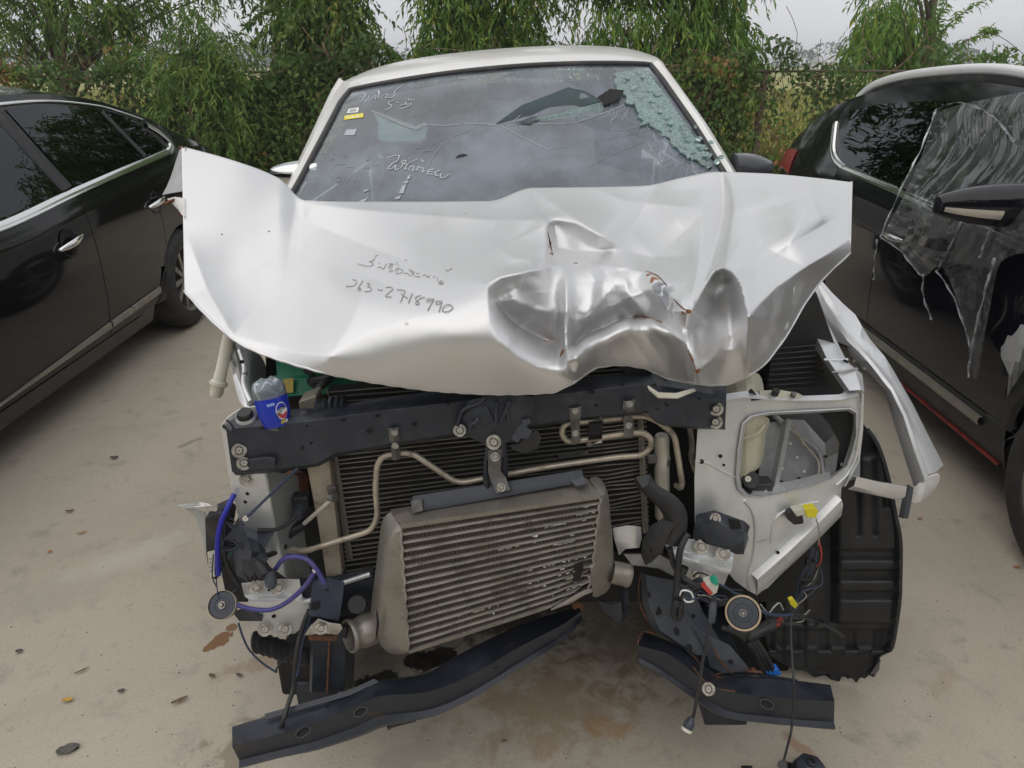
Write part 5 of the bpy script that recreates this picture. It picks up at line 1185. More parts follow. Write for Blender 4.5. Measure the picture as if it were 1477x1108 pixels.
# condenser with its flat tubes
cond = MB().plate(PL([(473, 562), (930, 525), (937, 764), (500, 834)], 1.372), .02).build('condenser', M['cond_dark'], tk)
NT = 39
for k in range(NT):
    t = (k+.5)/NT
    a = P(474+26*t, 562+271*t, 1.366); b = P(930+6*t, 527+236*t, 1.366)
    pts = []
    for i in range(9):
        s = i/8; p = a.lerp(b, s); wob = .0012*math.sin(s*9+k*1.3)+(.004*math.sin(s*21+k) if t > .55 and s > .72 else 0)
        pts.append(p+Vector((0, -.002*abs(math.sin(k*2.1+s*4)), wob)))
    rows = [[p+Vector((0, 0, .0012)), p+Vector((0, -.003, .0010)), p+Vector((0, -.003, -.0010)), p+Vector((0, 0, -.0012))] for p in pts]
    MB().loft(rows).build('tube', M['cond_tube'], cond, sharp=40)
# header tanks, side strips
MB().loft([PL([(441, 668), (447, 666), (470, 656), (474, 655)], 1.34), PL([(456, 745), (461, 744), (481, 742), (484, 741)], 1.34), PL([(471, 836), (474, 836), (492, 832), (494, 831)], 1.335)]).build('header_tank', M['tank'], tk, solid=.03, bevel=.003)
rows = []
for i in range(80):
    t = i/79; x = 477+23*t; y = 655+152*t; q = .0015*(i % 2); rows.append([P(x, y, 1.362-q), P(x+5, y-.5, 1.356-q), P(x+10-1.2*(i % 2), y-1, 1.362-q)])
MB().loft(rows).build('side_strip', M['alu'], tk, sharp=20, solid=.004)
rows = []
for i in range(80):
    t = i/79; x = 919+8*t; y = 592+178*t; q = .0015*(i % 2); rows.append([P(x, y, 1.352-q), P(x+5, y-.5, 1.346-q), P(x+9-1.2*(i % 2), y-1, 1.352-q)])
MB().loft(rows).build('side_strip', M['alu'], tk, sharp=20, solid=.004)
dr = MB().lathe([(.001, 0), (.013, 0), (.0165, .006), (.0165, .21), (.013, .218), (.001, .22)], P(955.5, 748, 1.375), P(954, 600, 1.37)-P(955.5, 748, 1.375), 26, False).build('receiver_drier', M['pipe_light'], tk, sharp=50)
MB().lathe([(.0185, -.008), (.0185, .008)], P(955, 664, 1.375), (0, 0.05, 1), 26, False).build('clamp', M['clamp'], dr, solid=.002)
MB().plate(PL([(933, 658), (946, 657), (947, 668), (936, 670)], 1.355), .008).build('clamp_ear', M['clamp'], dr, bevel=.001)
# radiator head behind, brackets
MB().loft([PL([(470, 563), (560, 553), (700, 541), (840, 527)], 1.40), PL([(474, 574), (562, 563), (702, 551), (842, 537)], 1.385), PL([(476, 586), (563, 575), (703, 563), (843, 549)], 1.40)]).build('radiator_head', M['tank'], tk, solid=.008)
MB().plate(PL([(430, 580), (456, 570), (458, 590), (452, 603), (434, 605)], 1.34), .05).build('radiator_bracket', M['tank'], tk, bevel=.004)
rows = []
for i in range(15):
    s_ = i/14; c = P(455+42*s_, 588-6*s_, 1.33); r = .017*(.8+.25*math.sin(i*1.9)+.1*math.sin(i*4.1))
    rows.append([c+Vector((0, r*math.cos(a), r*1.15*math.sin(a))) for a in [2*math.pi*k/12 for k in range(12)]])
MB().loft(rows, True, True).build('rubber_mount', M['blue_plastic_dust'], tk, sharp=60)
# fan shroud corner behind the bonnet hole
MB().plate(PL([(888, 528), (930, 524), (945, 545), (920, 552)], 1.345), .01).build('fan_shroud', M['black_plastic'], tk)

# upper tie bar: rear edge, top crease, bottom edge, return lip
tb = [(318, 618, 322, 614, 326, 622, 334, 680, 340, 686, 1.262), (345, 598, 338, 610, 334, 619, 342, 682, 348, 686, 1.262), (400, 592, 394, 604, 388, 613, 398, 677, 402, 681, 1.268), (455, 588, 450, 600, 446, 608, 456, 669, 460, 673, 1.272), (480, 585, 476, 597, 473, 604, 482, 654, 486, 659, 1.274), (560, 572, 558, 584, 556, 592, 562, 640, 565, 645, 1.28),
      (640, 563, 638, 575, 636, 583, 640, 628, 643, 633, 1.285), (700, 557, 700, 569, 699, 577, 705, 622, 707, 627, 1.288), (760, 553, 760, 564, 760, 572, 768, 614, 770, 618, 1.290), (830, 546, 831, 558, 832, 566, 838, 602, 840, 606, 1.294), (880, 541, 882, 553, 884, 560, 890, 598, 892, 602, 1.296), (922, 537, 925, 549, 926, 556, 934, 592, 936, 596, 1.30)]
def bar_loft(keys):
    rows = []
    for k in keys:
        Y = k[-1]; rows.append([P(k[0], k[1], Y+.055), P(k[2], k[3], Y+.012), P(k[4], k[5], Y), P(k[6], k[7], Y-.002), P(k[8], k[9], Y+.012)])
    out = []
    for i in range(len(rows)-1):
        for q in range(4):
            t = q/4; out.append([a.lerp(b, t) for a, b in zip(rows[i], rows[i+1])])
    out.append(rows[-1]); return out
tie = MB().loft(bar_loft(tb)).build('tie_bar', M['black_steel'], tk, solid=.003, bevel=.0015, sharp=30)
te = [(920, 537, 924, 549, 926, 556, 930, 590, 932, 594, 1.299), (940, 536, 942, 546, 945, 553, 940, 604, 944, 608, 1.296), (958, 548, 954, 556, 952, 563, 955, 612, 958, 615, 1.292), (1000, 553, 998, 564, 996, 574, 1000, 616, 1002, 619, 1.30), (1048, 557, 1048, 572, 1048, 580, 1046, 617, 1047, 620, 1.318)]
te_o = MB().loft(bar_loft(te)).build('tie_bar_end', M['black_steel'], tk, solid=.003, bevel=.0015, sharp=30)
for x, y in ((345, 650), (352, 668)): bolt(P(x, y, 1.258), tie, k=1.25)
for x, y in ((1033, 590), (1032, 609)): bolt(P(x, y, 1.312), te_o, k=1.25)
MB().plate(PL([(356, 664), (384, 660), (397, 662), (397, 676), (356, 680)], 1.254), .010).build('stiffener', M['black_steel'], tie, bevel=.003)
for x, y, rx, ry in ((379, 618, .004, .002), (403, 618, .004, .002), (443, 614, .003, .002), (495, 606, .006, .003), (533, 622, .006, .004), (545, 600, .006, .003), (598, 612, .006, .004), (436, 647, .004, .004), (449, 639, .003, .003), (647, 583, .005, .002), (853, 565, .006, .0045), (897, 555, .005, .003), (944, 555, .004, .002), (403, 662, .002, .002), (860, 585, .005, .002), (830, 590, .005, .002), (702, 572, .005, .003), (757, 570, .005, .002)):
    hole_disc(tie, P(x, y, 1.262+(x-330)/600*.036-.0032), rx, ry)
for x, y in ((985, 570), (962, 585), (1008, 575), (948, 590)): hole_disc(te_o, P(x, y, 1.288), .004, .002)
cap('rubber_stop', P(355, 601, 1.285), .014, .014, M['black_plastic'], tie, (0, -.4, 1))
MB().lathe([(.020, -.008), (.021, .0), (.017, .006)], P(355, 602, 1.286), (0, -.4, 1), 20, False).build('stop_seat', M['silver_dull'], tie)
tube('wire_loop', PL([(322, 613), (330, 622), (337, 620), (332, 610), (326, 606)], 1.25), .0022, M['black_plastic'], tie)

# left (in the photo) headlamp support panel
hp = MB().plate(PL([(318, 616), (330, 622), (342, 684), (382, 684), (412, 834), (365, 800), (345, 752), (330, 690)], 1.30), .003).build('radiator_support', M['silver_dirty'], tk, bevel=.0015)
MB().loft([PL([(382, 680, 1.30), (402, 682, 1.36), (428, 686, 1.41)]), PL([(396, 760, 1.30), (412, 768, 1.36), (438, 772, 1.41)]), PL([(412, 834, 1.30), (428, 838, 1.36), (448, 836, 1.41)])]).build('support_return', M['silver_dull'], hp, solid=.003)
bolt(P(355, 691, 1.298), hp, k=1.2)
for x, y in ((357, 712), (354, 724)): hole_disc(hp, P(x, y, 1.299), .004, .004)
MB().plate(PL([(317, 615), (340, 606), (372, 602), (396, 590), (372, 585), (346, 590), (330, 600)], 1.32), .003).build('support_top', M['silver_dirty'], hp, bevel=.002)
# inner wing standing behind it, pale metal
ap = MB().loft([PL([(327, 480, 1.52), (345, 492, 1.54), (368, 505, 1.56), (384, 520, 1.60)]), PL([(330, 510, 1.48), (350, 518, 1.46), (372, 528, 1.50), (388, 560, 1.56)]), PL([(336, 545, 1.44), (353, 550, 1.40), (365, 560, 1.42), (390, 590, 1.50)]), PL([(345, 585, 1.38), (357, 588, 1.35), (368, 592, 1.36), (392, 604, 1.44)])]).build('inner_wing', M['silver_dirty'], tk, sub=2, solid=.003)
MB().loft([PL([(327, 480, 1.50), (334, 482, 1.5)]), PL([(336, 520, 1.46), (342, 520, 1.45)]), PL([(343, 560, 1.42), (349, 560, 1.40)]), PL([(350, 585, 1.39), (357, 585, 1.36)])]).build('wing_flange', M['silver_dull'], ap, solid=.006)
tube('flange_seam', PL([(346, 505, 1.45), (353, 530, 1.42), (352, 555, 1.38), (362, 580, 1.34)]), .006, M['silver_dirty'], ap)
for x, y in ((349, 522), (353, 540), (350, 577)): hole_disc(ap, P(x, y, 1.40), .005, .004)
MB().prism(PL([(332, 520), (344, 535), (350, 585), (338, 560)], 1.44), (0, .05, 0)).build('wing_gusset', M['silver_dull'], ap, bevel=.003)
# white filler neck hanging out
nk = MB().lathe([(.012, 0), (.0145, .008), (.0145, .022), (.0175, .026), (.0175, .034), (.0135, .038), (.0135, .052), (.0125, .056), (.0135, .12), (.0135, .16), (.010, .165)], P(311, 571, 1.45), P(328, 497, 1.47)-P(311, 571, 1.45), 20, False).build('filler_neck', M['white_plastic'], tk, sharp=40)
MB().lathe([(.019, .028), (.021, .03), (.019, .033)], P(311, 571, 1.45), P(328, 497, 1.47)-P(311, 571, 1.45), 9, False).build('torn_collar', M['tank_plastic'], nk)

# battery
bt = thing('battery', 'green car battery with yellow label standing in the engine bay under the bonnet edge', 'battery', P(450, 572, 1.5))
MB().prism(PL([(396, 512, 1.50), (520, 512, 1.50), (515, 568, 1.46), (400, 574, 1.44)]), (0, .16, .01)).build('case', M['green_case'], bt, bevel=.005)
MB().plate(PL([(396, 541, 1.475), (518, 540, 1.475), (518, 544, 1.47), (396, 545, 1.47)]), .004).build('lid_seam', M['green_case'], bt)
MB().plate(PL([(408, 547, 1.452), (423, 545, 1.452), (423, 566, 1.440), (410, 567, 1.440)]), .002).build('label', M['yellow'], bt)
for x, y in ((447, 533), (452, 550)): cap('terminal_cover', P(x, y, 1.462), .014, .018, M['black_plastic'], bt)
tube('battery_cable', PL([(452, 548, 1.44), (470, 545, 1.42), (482, 538, 1.42), (500, 538, 1.45)]), .008, M['black_plastic'], bt)
tube('battery_cable', PL([(454, 567, 1.42), (464, 556, 1.41), (480, 540, 1.43)]), .009, M['black_plastic'], bt)
MB().box(P(505, 560, 1.5), (.05, .05, .04)).build('terminal_block', M['black_plastic'], bt, bevel=.004)
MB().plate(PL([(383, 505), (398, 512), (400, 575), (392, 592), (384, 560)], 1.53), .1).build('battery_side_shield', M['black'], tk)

# soft drink bottle, upside down on the bar
bo = thing('bottle', 'upturned clear bottle with blue label standing on the black tie bar beside the battery', 'bottle', P(396, 612, 1.285))
b0 = P(400, 611, 1.285); b1 = P(384, 549, 1.30); ax = (b1-b0); HL = ax.length; ax.normalize()
A = Vector((1, 0, 0)); A = (A-ax*A.dot(ax)).normalized(); Bv = ax.cross(A)
if Bv.y > 0: Bv = -Bv
R0 = .0315
def bp(r, h, a): return b0+ax*h+(A*math.cos(a)+Bv*math.sin(a))*r
MB().loft([[bp(r, h*HL, 2*math.pi*k/40) for k in range(40)] for r, h in ((R0*.80, -.02), (R0*.84, 0), (R0*.98, .3), (R0, .62), (R0*1.0, .64))], True).build('label', M['bottle_blue'], bo, sharp=60, solid=.0008, offset=1)
rows = []
for r, h in ((R0*.99, .60), (R0*1.02, .66), (R0*1.03, .76), (R0*.97, .88), (R0*.80, .98), (R0*.55, 1.03), (R0*.25, .97), (.001, .94)):
    rows.append([bp(r*(1+(.05 if h > .8 else .015)*math.cos(5*2*math.pi*k/60)), (h+(.022*math.cos(5*2*math.pi*k/60) if h > .9 and r > .01 else 0))*HL, 2*math.pi*k/60) for k in range(60)])
MB().loft(rows, True).build('clear_base', M['clear'], bo, sharp=180, solid=.0015)
MB().loft([[bp(r, h*HL, 2*math.pi*k/30) for k in range(30)] for r, h in ((R0*.3, -.35), (R0*.32, -.18), (R0*.7, -.06), (R0*.83, 0))], True).build('neck', M['clear'], bo, sharp=60)
def onB(u, h, off=.0012): return bp(R0*float(np.interp(h, [0, .3, .62], [.84, .98, 1.0]))+.0009+off, h*HL, math.pi*.5+u)     # u: angle from the viewer's side
sgn = 1 if (onB(.5, .3).x > onB(0, .3).x) else -1
def bpatch(name, pts, m, off, parent=bo):
    c = (sum(p[0] for p in pts)/len(pts), sum(p[1] for p in pts)/len(pts)); mb = MB(); rows = [[onB(sgn*(c[0]+(p[0]-c[0])*s), c[1]+(p[1]-c[1])*s, off) for p in pts] for s in (.02, .35, .7, 1)]
    return mb.loft(rows, True).build(name, m, parent, sharp=180)
circ = lambda cx, cy, rx, ry, a0=0, a1=2*math.pi, n=24: [(cx+rx*math.cos(a0+(a1-a0)*k/n), cy+ry*math.sin(a0+(a1-a0)*k/n)) for k in range(n)]
bpatch('logo_ring', circ(.82, .33, .37, .20), M['white'], .0014); bpatch('logo_blue', [(x, y) for x, y in circ(.82, .33, .33, .18, .25, math.pi-.05)], M['bottle_blue'], .0020)
bpatch('logo_red', circ(.84, .33, .32, .18, math.pi+.25, 2*math.pi-.1), M['bottle_red'], .0020)
bpatch('batch_print', [(.02, .545), (.50, .555), (.48, .49), (.06, .48)], M['pale_print'], .0012); bpatch('size_print', [(.62, .04), (.95, .05), (.95, .12), (.62, .11)], M['yellow'], .0013)
bpatch('size_print', [(.98, .04), (1.12, .05), (1.12, .12), (.98, .11)], M['white'], .0013)
fc = bpy.data.curves.new('logo_lettering', 'FONT'); fc.body = 'PEPSI'; fc.size = .0115; fc.align_x = 'CENTER'; fc.align_y = 'CENTER'; fc.extrude = .0003; fc.materials.append(M['ink'])
fo = bpy.data.objects.new('logo_text', fc); COL.objects.link(fo); bpy.context.view_layer.update(); me_ = bpy.data.meshes.new_from_object(fo.evaluated_get(bpy.context.evaluated_depsgraph_get())); bpy.data.objects.remove(fo); fo = bpy.data.objects.new('logo_lettering', me_); COL.objects.link(fo); fo.parent = bo
pn = onB(sgn*.70, .335, .0036); pnn = (pn-(b0+ax*(.335*HL))).normalized()
xd = ax.cross(pnn).normalized()
fo.matrix_local = Matrix.Translation(-ORG[bo.name]) @ Matrix.Translation(pn) @ Matrix((xd, ax, pnn)).transposed().to_4x4() @ Matrix.Rotation(.75, 4, 'Z')

# refrigerant pipes
p1 = [(420, 792, 1.33), (440, 795, 1.31), (535, 766, 1.31), (545, 745, 1.31), (541, 705, 1.315), (544, 670, 1.315), (553, 657, 1.315), (581, 653, 1.315), (597, 655, 1.315), (660, 698, 1.315), (695, 691, 1.32), (780, 675, 1.325), (892, 659, 1.325), (926, 657, 1.325), (939, 646, 1.325), (939, 632, 1.325), (928, 624, 1.325), (912, 624, 1.325), (845, 634, 1.32), (820, 638, 1.32), (810, 628, 1.32), (812, 615, 1.32), (822, 609, 1.32), (845, 608, 1.32), (871, 605, 1.325), (902, 602, 1.33), (927, 599, 1.335), (945, 606, 1.34), (953, 611, 1.34), (973, 627, 1.345), (984, 697, 1.35), (982, 705, 1.36), (975, 700, 1.38)]
MB().tube(bend(PL(p1), .28, 4), .0064, 12, 0).build('refrigerant_pipe', M['pipe'], tk, sharp=60)
tube('pipe_end', PL([(480, 719, 1.30), (461, 736, 1.31), (439, 755, 1.33)]), .0050, M['pipe_light'], tk)
tube('pipe_end', PL([(405, 784, 1.35), (413, 793, 1.34), (428, 795, 1.325), (450, 793, 1.31)]), .0060, M['pipe_light'], tk)
tube('copper_pipe', PL([(992, 600, 1.44), (998, 640, 1.44), (997, 660, 1.44), (1003, 680, 1.45)]), .0065, M['pipe'], tk)
MB().lathe([(.001, -.006), (.010, -.006), (.010, .008), (.001, .008)], P(479, 718, 1.305), (1, -.5, .3), 14, False).build('pipe_union', M['clamp'], tk)
MB().plate(PL([(470, 704), (484, 702), (486, 716), (474, 720)], 1.315), .01).build('pipe_bracket', M['clamp'], tk, bevel=.002)
def clampstrip(pts, parent=tk, hs=()):
    n = len(pts)//2; o = MB().loft([[P(*pts[2*i]), P(*pts[2*i]).lerp(P(*pts[2*i+1]), .5)+Vector((0, -.004, 0)), P(*pts[2*i+1])] for i in range(n)]).build('pipe_clamp', M['clamp'], parent, solid=.002, bevel=.0006)
    for x, y, Y in hs: bolt(P(x, y, Y), o, k=.55)
    return o
clampstrip([(560, 618, 1.272), (575, 616, 1.272), (561, 632, 1.272), (576, 630, 1.272), (564, 650, 1.296), (577, 648, 1.303), (566, 664, 1.305), (578, 662, 1.305)], hs=[(569, 624, 1.268), (570, 643, 1.276)])
clampstrip([(820, 589, 1.288), (839, 586, 1.288), (822, 602, 1.288), (838, 600, 1.288), (823, 612, 1.305), (836, 611, 1.305), (824, 626, 1.308), (837, 625, 1.308), (824, 640, 1.305), (838, 638, 1.305)], hs=[(830, 593, 1.283), (830, 625, 1.30)])
clampstrip([(899, 579, 1.288), (917, 576, 1.288), (898, 590, 1.288), (914, 588, 1.288), (900, 600, 1.312), (912, 598, 1.312), (899, 613, 1.314), (914, 612, 1.314), (901, 632, 1.31), (914, 629, 1.31)], hs=[(908, 583, 1.282), (907, 614, 1.306)])
rows = []
for i in range(42):
    t = i/41; c = P(849+19*t, 622-2*t, 1.312); r = .020+.0022*(1 if i % 4 < 2 else -1); rows.append([c+Vector((.0, .55*r*math.cos(a), r*math.sin(a))) for a in [2*math.pi*k/16 for k in range(16)]])
MB().loft(rows, True, True).build('corrugated_sleeve', M['black_plastic'], tk, sharp=180)
MB().loft([PL([(845, 641, 1.30), (850, 637, 1.295), (855, 640, 1.29), (868, 634, 1.295)]), PL([(850, 645, 1.30), (856, 642, 1.285), (862, 640, 1.29), (869, 639, 1.30)])]).build('torn_foil', M['scrap'], tk, solid=.001)
MB().loft([PL([(862, 603, 1.30), (867, 600, 1.292), (871, 606, 1.30)]), PL([(861, 609, 1.295), (866, 606, 1.288), (870, 610, 1.30)])]).build('torn_foil', M['scrap'], tk, solid=.001)
for k in range(14):   # bent fins
    x = 805+k*3; MB().plate(PL([(x, 660-k*.4), (x+2, 655-k*.4), (x+5, 658-k*.4), (x+3, 662-k*.4)], 1.356), .001).build('bent_fin', M['scrap'], cond)

# bonnet latch
la = MB().loft([PL([(676, 578, 1.268), (700, 572, 1.262), (740, 566, 1.262), (772, 574, 1.272)]), PL([(664, 600, 1.266), (694, 596, 1.252), (742, 592, 1.252), (768, 590, 1.268)]), PL([(660, 618, 1.270), (690, 620, 1.252), (738, 616, 1.25), (764, 606, 1.270)]), PL([(676, 630, 1.276), (696, 640, 1.262), (734, 638, 1.262), (752, 620, 1.274)])]).build('bonnet_latch', M['black_steel'], tk, sharp=50, solid=.008)
tube('latch_rim', PL([(660, 614, 1.262), (668, 592, 1.26), (690, 582, 1.256), (700, 574, 1.256)]), .004, M['black_steel'], la)
tube('latch_hook', PL([(690, 602, 1.246), (686, 610, 1.244), (680, 612, 1.246), (678, 620, 1.25)]), .0045, M['black_steel'], la)
for a, b in (((700, 585), (712, 612)), ((716, 580), (715, 612)), ((735, 578), (722, 610)), ((730, 590), (736, 615))): tube('latch_rib', [P(*a, 1.249), P(*b, 1.247)], .0035, M['black_steel'], la, smooth=0)
MB().plate(PL([(752, 606), (764, 604), (766, 611), (755, 613)], 1.258), .004).build('striker_tab', M['slate_steel'], la)
bolt(P(663, 621, 1.258), la, k=1.1)
hook = MB().plate(PL([(734, 622), (746, 614), (757, 608), (762, 612), (760, 618), (768, 622), (762, 634), (752, 633), (746, 640), (737, 634)], 1.262), .008).build('latch_lever', M['slate_steel'], la, bevel=.002)
MB().plate(PL([(733, 642), (748, 640), (756, 628), (775, 620), (781, 632), (776, 648), (758, 655), (740, 650)], 1.278), .006).build('latch_skirt', M['black_plastic'], la, bevel=.002)
# upright bracket to the intercooler
ub = MB().loft([PL([(701, 640, 1.262), (703, 640, 1.262), (709, 634, 1.256), (722, 632, 1.256), (729, 636, 1.262), (731, 636, 1.275)]), PL([(698, 665, 1.266), (702, 664, 1.262), (706, 662, 1.262), (724, 660, 1.262), (728, 658, 1.258), (732, 657, 1.272)]), PL([(696, 690, 1.268), (702, 688, 1.258), (706, 688, 1.266), (722, 685, 1.266), (728, 680, 1.258), (733, 678, 1.272)]), PL([(698, 709, 1.27), (703, 707, 1.262), (708, 706, 1.266), (722, 702, 1.266), (727, 699, 1.262), (732, 696, 1.272)])]).build('support_bracket', M['black_steel'], tk, solid=.003, sharp=30)
st_o = MB().loft([PL([(704, 650, 1.256), (724, 648, 1.256)]), PL([(704, 682, 1.256), (722, 679, 1.256)]), PL([(708, 694, 1.252), (730, 690, 1.252)]), PL([(716, 712, 1.238), (736, 707, 1.238)])]).build('bracket_foot', M['clamp'], ub, solid=.003, bevel=.001)
bolt(P(712, 638, 1.25), ub, k=1.3); bolt(P(714, 659, 1.252), st_o, k=.8); bolt(P(723, 703, 1.238), st_o, k=.8)

# intercooler
def IC(u, v, off=0.0):
    """a point on the core front: u to the right, v down"""
    tl, tr, br_, bl_ = P(578, 760, 1.22), P(866, 717, 1.225), P(850, 857, 1.215), P(590, 940, 1.20)
    if v > .7 and u > .8: off += .018*((u-.8)/.2)*((v-.7)/.3)
    return tl.lerp(tr, u).lerp(bl_.lerp(br_, u), v)+Vector((0, off, 0))
core = MB().loft([[IC(i/12, j/10, .006) for i in range(13)] for j in range(11)]).build('intercooler', M['fin'], tk, solid=.045, fixn=True)
NR = 16
fins = MB()
for k in range(NR+1):
    v = k/NR
    rows = []
    for i in range(25):
        u = i/24; dmg = max(0, u-.80)*max(0, v-.35)*.09*math.sin(k*2.3+u*30); wv = .0008*math.sin(u*17+k)
        o_ = dmg+wv; h = .32/NR/2*.95
        rows.append([IC(u, v-h, .005), IC(u, v-h*.85, o_-.0), IC(u, v, o_-.0006), IC(u, v+h*.85, o_-.0), IC(u, v+h, .005)])
    MB().loft(rows).build('core_bar', M['alu_core'], core, sharp=40)
    if k < NR:
        for i in range(92):
            u = (i+.5)/92; j_ = .0025*math.sin(i*2.6); lean = .12/NR*(1 if i % 2 else -1)
            if u > .78 and v > .4 and (i*7+k*3) % 5 == 0: continue
            a = IC(u, v+.14/NR, .002); b = IC(u+lean*.25, v+.86/NR, .002)
            w = Vector((.0006, 0, 0)); fins.add([a-w, a+w, b+w, b-w, a+Vector((0, .006, 0))], [(0, 1, 2, 3)])
fo_ = fins.build('fins', M['fin_tooth'], core, fixn=False); tag(fo_, kind='stuff')
def tankrows(rs): return [[P(*p) for p in r] for r in rs]
lt = MB().loft(tankrows([[(566, 737, 1.272), (566, 742, 1.262), (572, 752, 1.24), (579, 760, 1.222), (579, 760, 1.226)], [(551, 745, 1.272), (552, 752, 1.262), (558, 768, 1.238), (566, 768, 1.222), (579, 762, 1.216)], [(548, 770, 1.274), (549, 778, 1.262), (553, 790, 1.232), (560, 790, 1.219), (581, 785, 1.213)], [(541, 830, 1.274), (541, 838, 1.258), (546, 860, 1.226), (554, 862, 1.214), (585, 855, 1.209)], [(533, 886, 1.276), (534, 892, 1.258), (541, 922, 1.22), (554, 925, 1.207), (589, 912, 1.203)], [(536, 903, 1.276), (537, 908, 1.258), (547, 937, 1.222), (561, 942, 1.204), (591, 938, 1.198)], [(546, 912, 1.276), (548, 918, 1.262), (556, 938, 1.235), (568, 947, 1.212), (590, 942, 1.20)]])).build('end_tank', M['alu'], core, sharp=60, solid=.004, sub=1)
rt = MB().loft(tankrows([[(846, 689, 1.275), (856, 700, 1.25), (866, 716, 1.226)], [(862, 687, 1.275), (874, 698, 1.252), (868, 716, 1.222)], [(870, 690, 1.28), (884, 714, 1.245), (867, 722, 1.217)], [(876, 730, 1.285), (887, 765, 1.248), (863, 765, 1.213)], [(882, 780, 1.285), (889, 806, 1.252), (857, 812, 1.212)], [(884, 810, 1.285), (892, 840, 1.255), (852, 846, 1.218)], [(878, 825, 1.285), (884, 858, 1.262), (858, 860, 1.235)], [(868, 830, 1.285), (870, 866, 1.262), (850, 859, 1.24)]])).build('end_tank', M['alu'], core, sharp=60, solid=.004, sub=1)
tp = MB().loft([[P(563+283*t, 735-46*t, 1.275) for t in lin(0, 1, 13)], [P(566+288*t, 745-44*t, 1.25)+Vector((0, 0, .001)) for t in lin(0, 1, 13)], [IC(t, -.02, -.001) for t in lin(0, 1, 13)], [IC(t, .012, -.002) for t in lin(0, 1, 13)]]).build('core_top', M['alu'], core, sharp=30)
MB().loft([[IC(t, .99, -.002) for t in lin(0, 1, 13)], [IC(t, 1.02, .0) for t in lin(0, 1, 13)], [IC(t, 1.02, .05) for t in lin(0, 1, 13)]]).build('core_bottom', M['alu'], core, sharp=30)
MB().prism(PL([(594, 724, 1.262), (840, 686, 1.266), (842, 697, 1.25), (597, 741, 1.246)]), (0, .006, .012)).build('mounting_bar', M['black_steel'], core, bevel=.002)
MB().plate(PL([(592, 722, 1.252), (608, 720, 1.252), (610, 737, 1.240), (595, 741, 1.240)]), .008).build('rusty_pad', M['clamp'], core, bevel=.001)
MB().plate(PL([(822, 692, 1.25), (842, 687, 1.25), (848, 697, 1.235), (830, 701, 1.235)]), .008).build('mounting_tab', M['slate_steel'], core, bevel=.001)
tube('weld_bead', [IC(0, v, -.003)+Vector((.002*math.sin(v*50), 0, 0)) for v in lin(.02, .98, 30)], .0028, M['alu_core'], core, smooth=0); tube('weld_bead', [IC(1, v, -.003)+Vector((.002*math.sin(v*50), 0, 0)) for v in lin(.02, .98, 30)], .0028, M['alu_core'], core, smooth=0)
MB().lathe([(.034, -.01), (.036, .01), (.036, .028), (.033, .034), (.033, .046), (.036, .050), (.0375, .056), (.036, .060), (.033, .060), (.031, .02)], P(538, 906, 1.255), P(498, 920, 1.215)-P(538, 906, 1.255), 30, False).build('outlet', M['alu'], core, sharp=40)
MB().lathe([(.024, -.01), (.025, .006), (.025, .024), (.027, .027), (.025, .032), (.022, .032), (.021, 0)], P(888, 826, 1.262), P(916, 832, 1.262)-P(888, 826, 1.262), 28, False).build('outlet', M['alu'], core, sharp=40)
tube('tank_gash', PL([(543, 878, 1.205), (545, 900, 1.205), (542, 925, 1.205)]), lambda s: .0005+.0022*math.sin(math.pi*s), M['black'], core)
random.seed(11)
for (cu, cv, n, su, sv2) in ((.93, .13, 8, .02, .05), (.80, .20, 7, .04, .02), (.85, .36, 9, .05, .03), (.52, .30, 7, .05, .01), (.90, .62, 12, .05, .10), (.38, .83, 8, .05, .015), (.80, .75, 9, .1, .06), (.66, .27, 5, .03, .01), (.95, .82, 10, .05, .05), (.70, .56, 6, .08, .02)):
    for _ in range(n):
        u = min(max(random.gauss(cu, su), .02), .99); v = min(max(random.gauss(cv, sv2), .02), .98); v = (round(v*NR))/NR; w = random.uniform(.004, .016); h = random.uniform(.004, .010)
        pts = [IC(u+w*math.cos(a)*random.uniform(.6, 1.2), v+h*math.sin(a)*random.uniform(.6, 1.2), -.0045-random.random()*.003) for a in (0, 1, 2.2, 3.3, 4.4, 5.4)]
        MB().plate(pts, .002).build('scrape', M['scrap'], core)
MB().loft([[IC(.78, 1.0, -.012), IC(.86, .97, -.014), IC(.95, .95, -.010), IC(1.03, .99, -.004)], [IC(.80, 1.04, -.004), IC(.87, 1.0, -.018), IC(.94, 1.01, -.012), IC(1.02, 1.04, -.012)], [IC(.83, 1.04, .002), IC(.9, 1.06, -.01), IC(.97, 1.05, -.002), IC(1.02, 1.08, 0)]]).build('torn_edge', M['alu_core'], core, solid=.002, sub=1)
MB().plate([IC(.90, .62, -.007), IC(.945, .60, -.008), IC(.95, .72, -.007), IC(.93, .82, -.006), IC(.90, .80, -.007)], .003).build('torn_hole', M['black'], core)

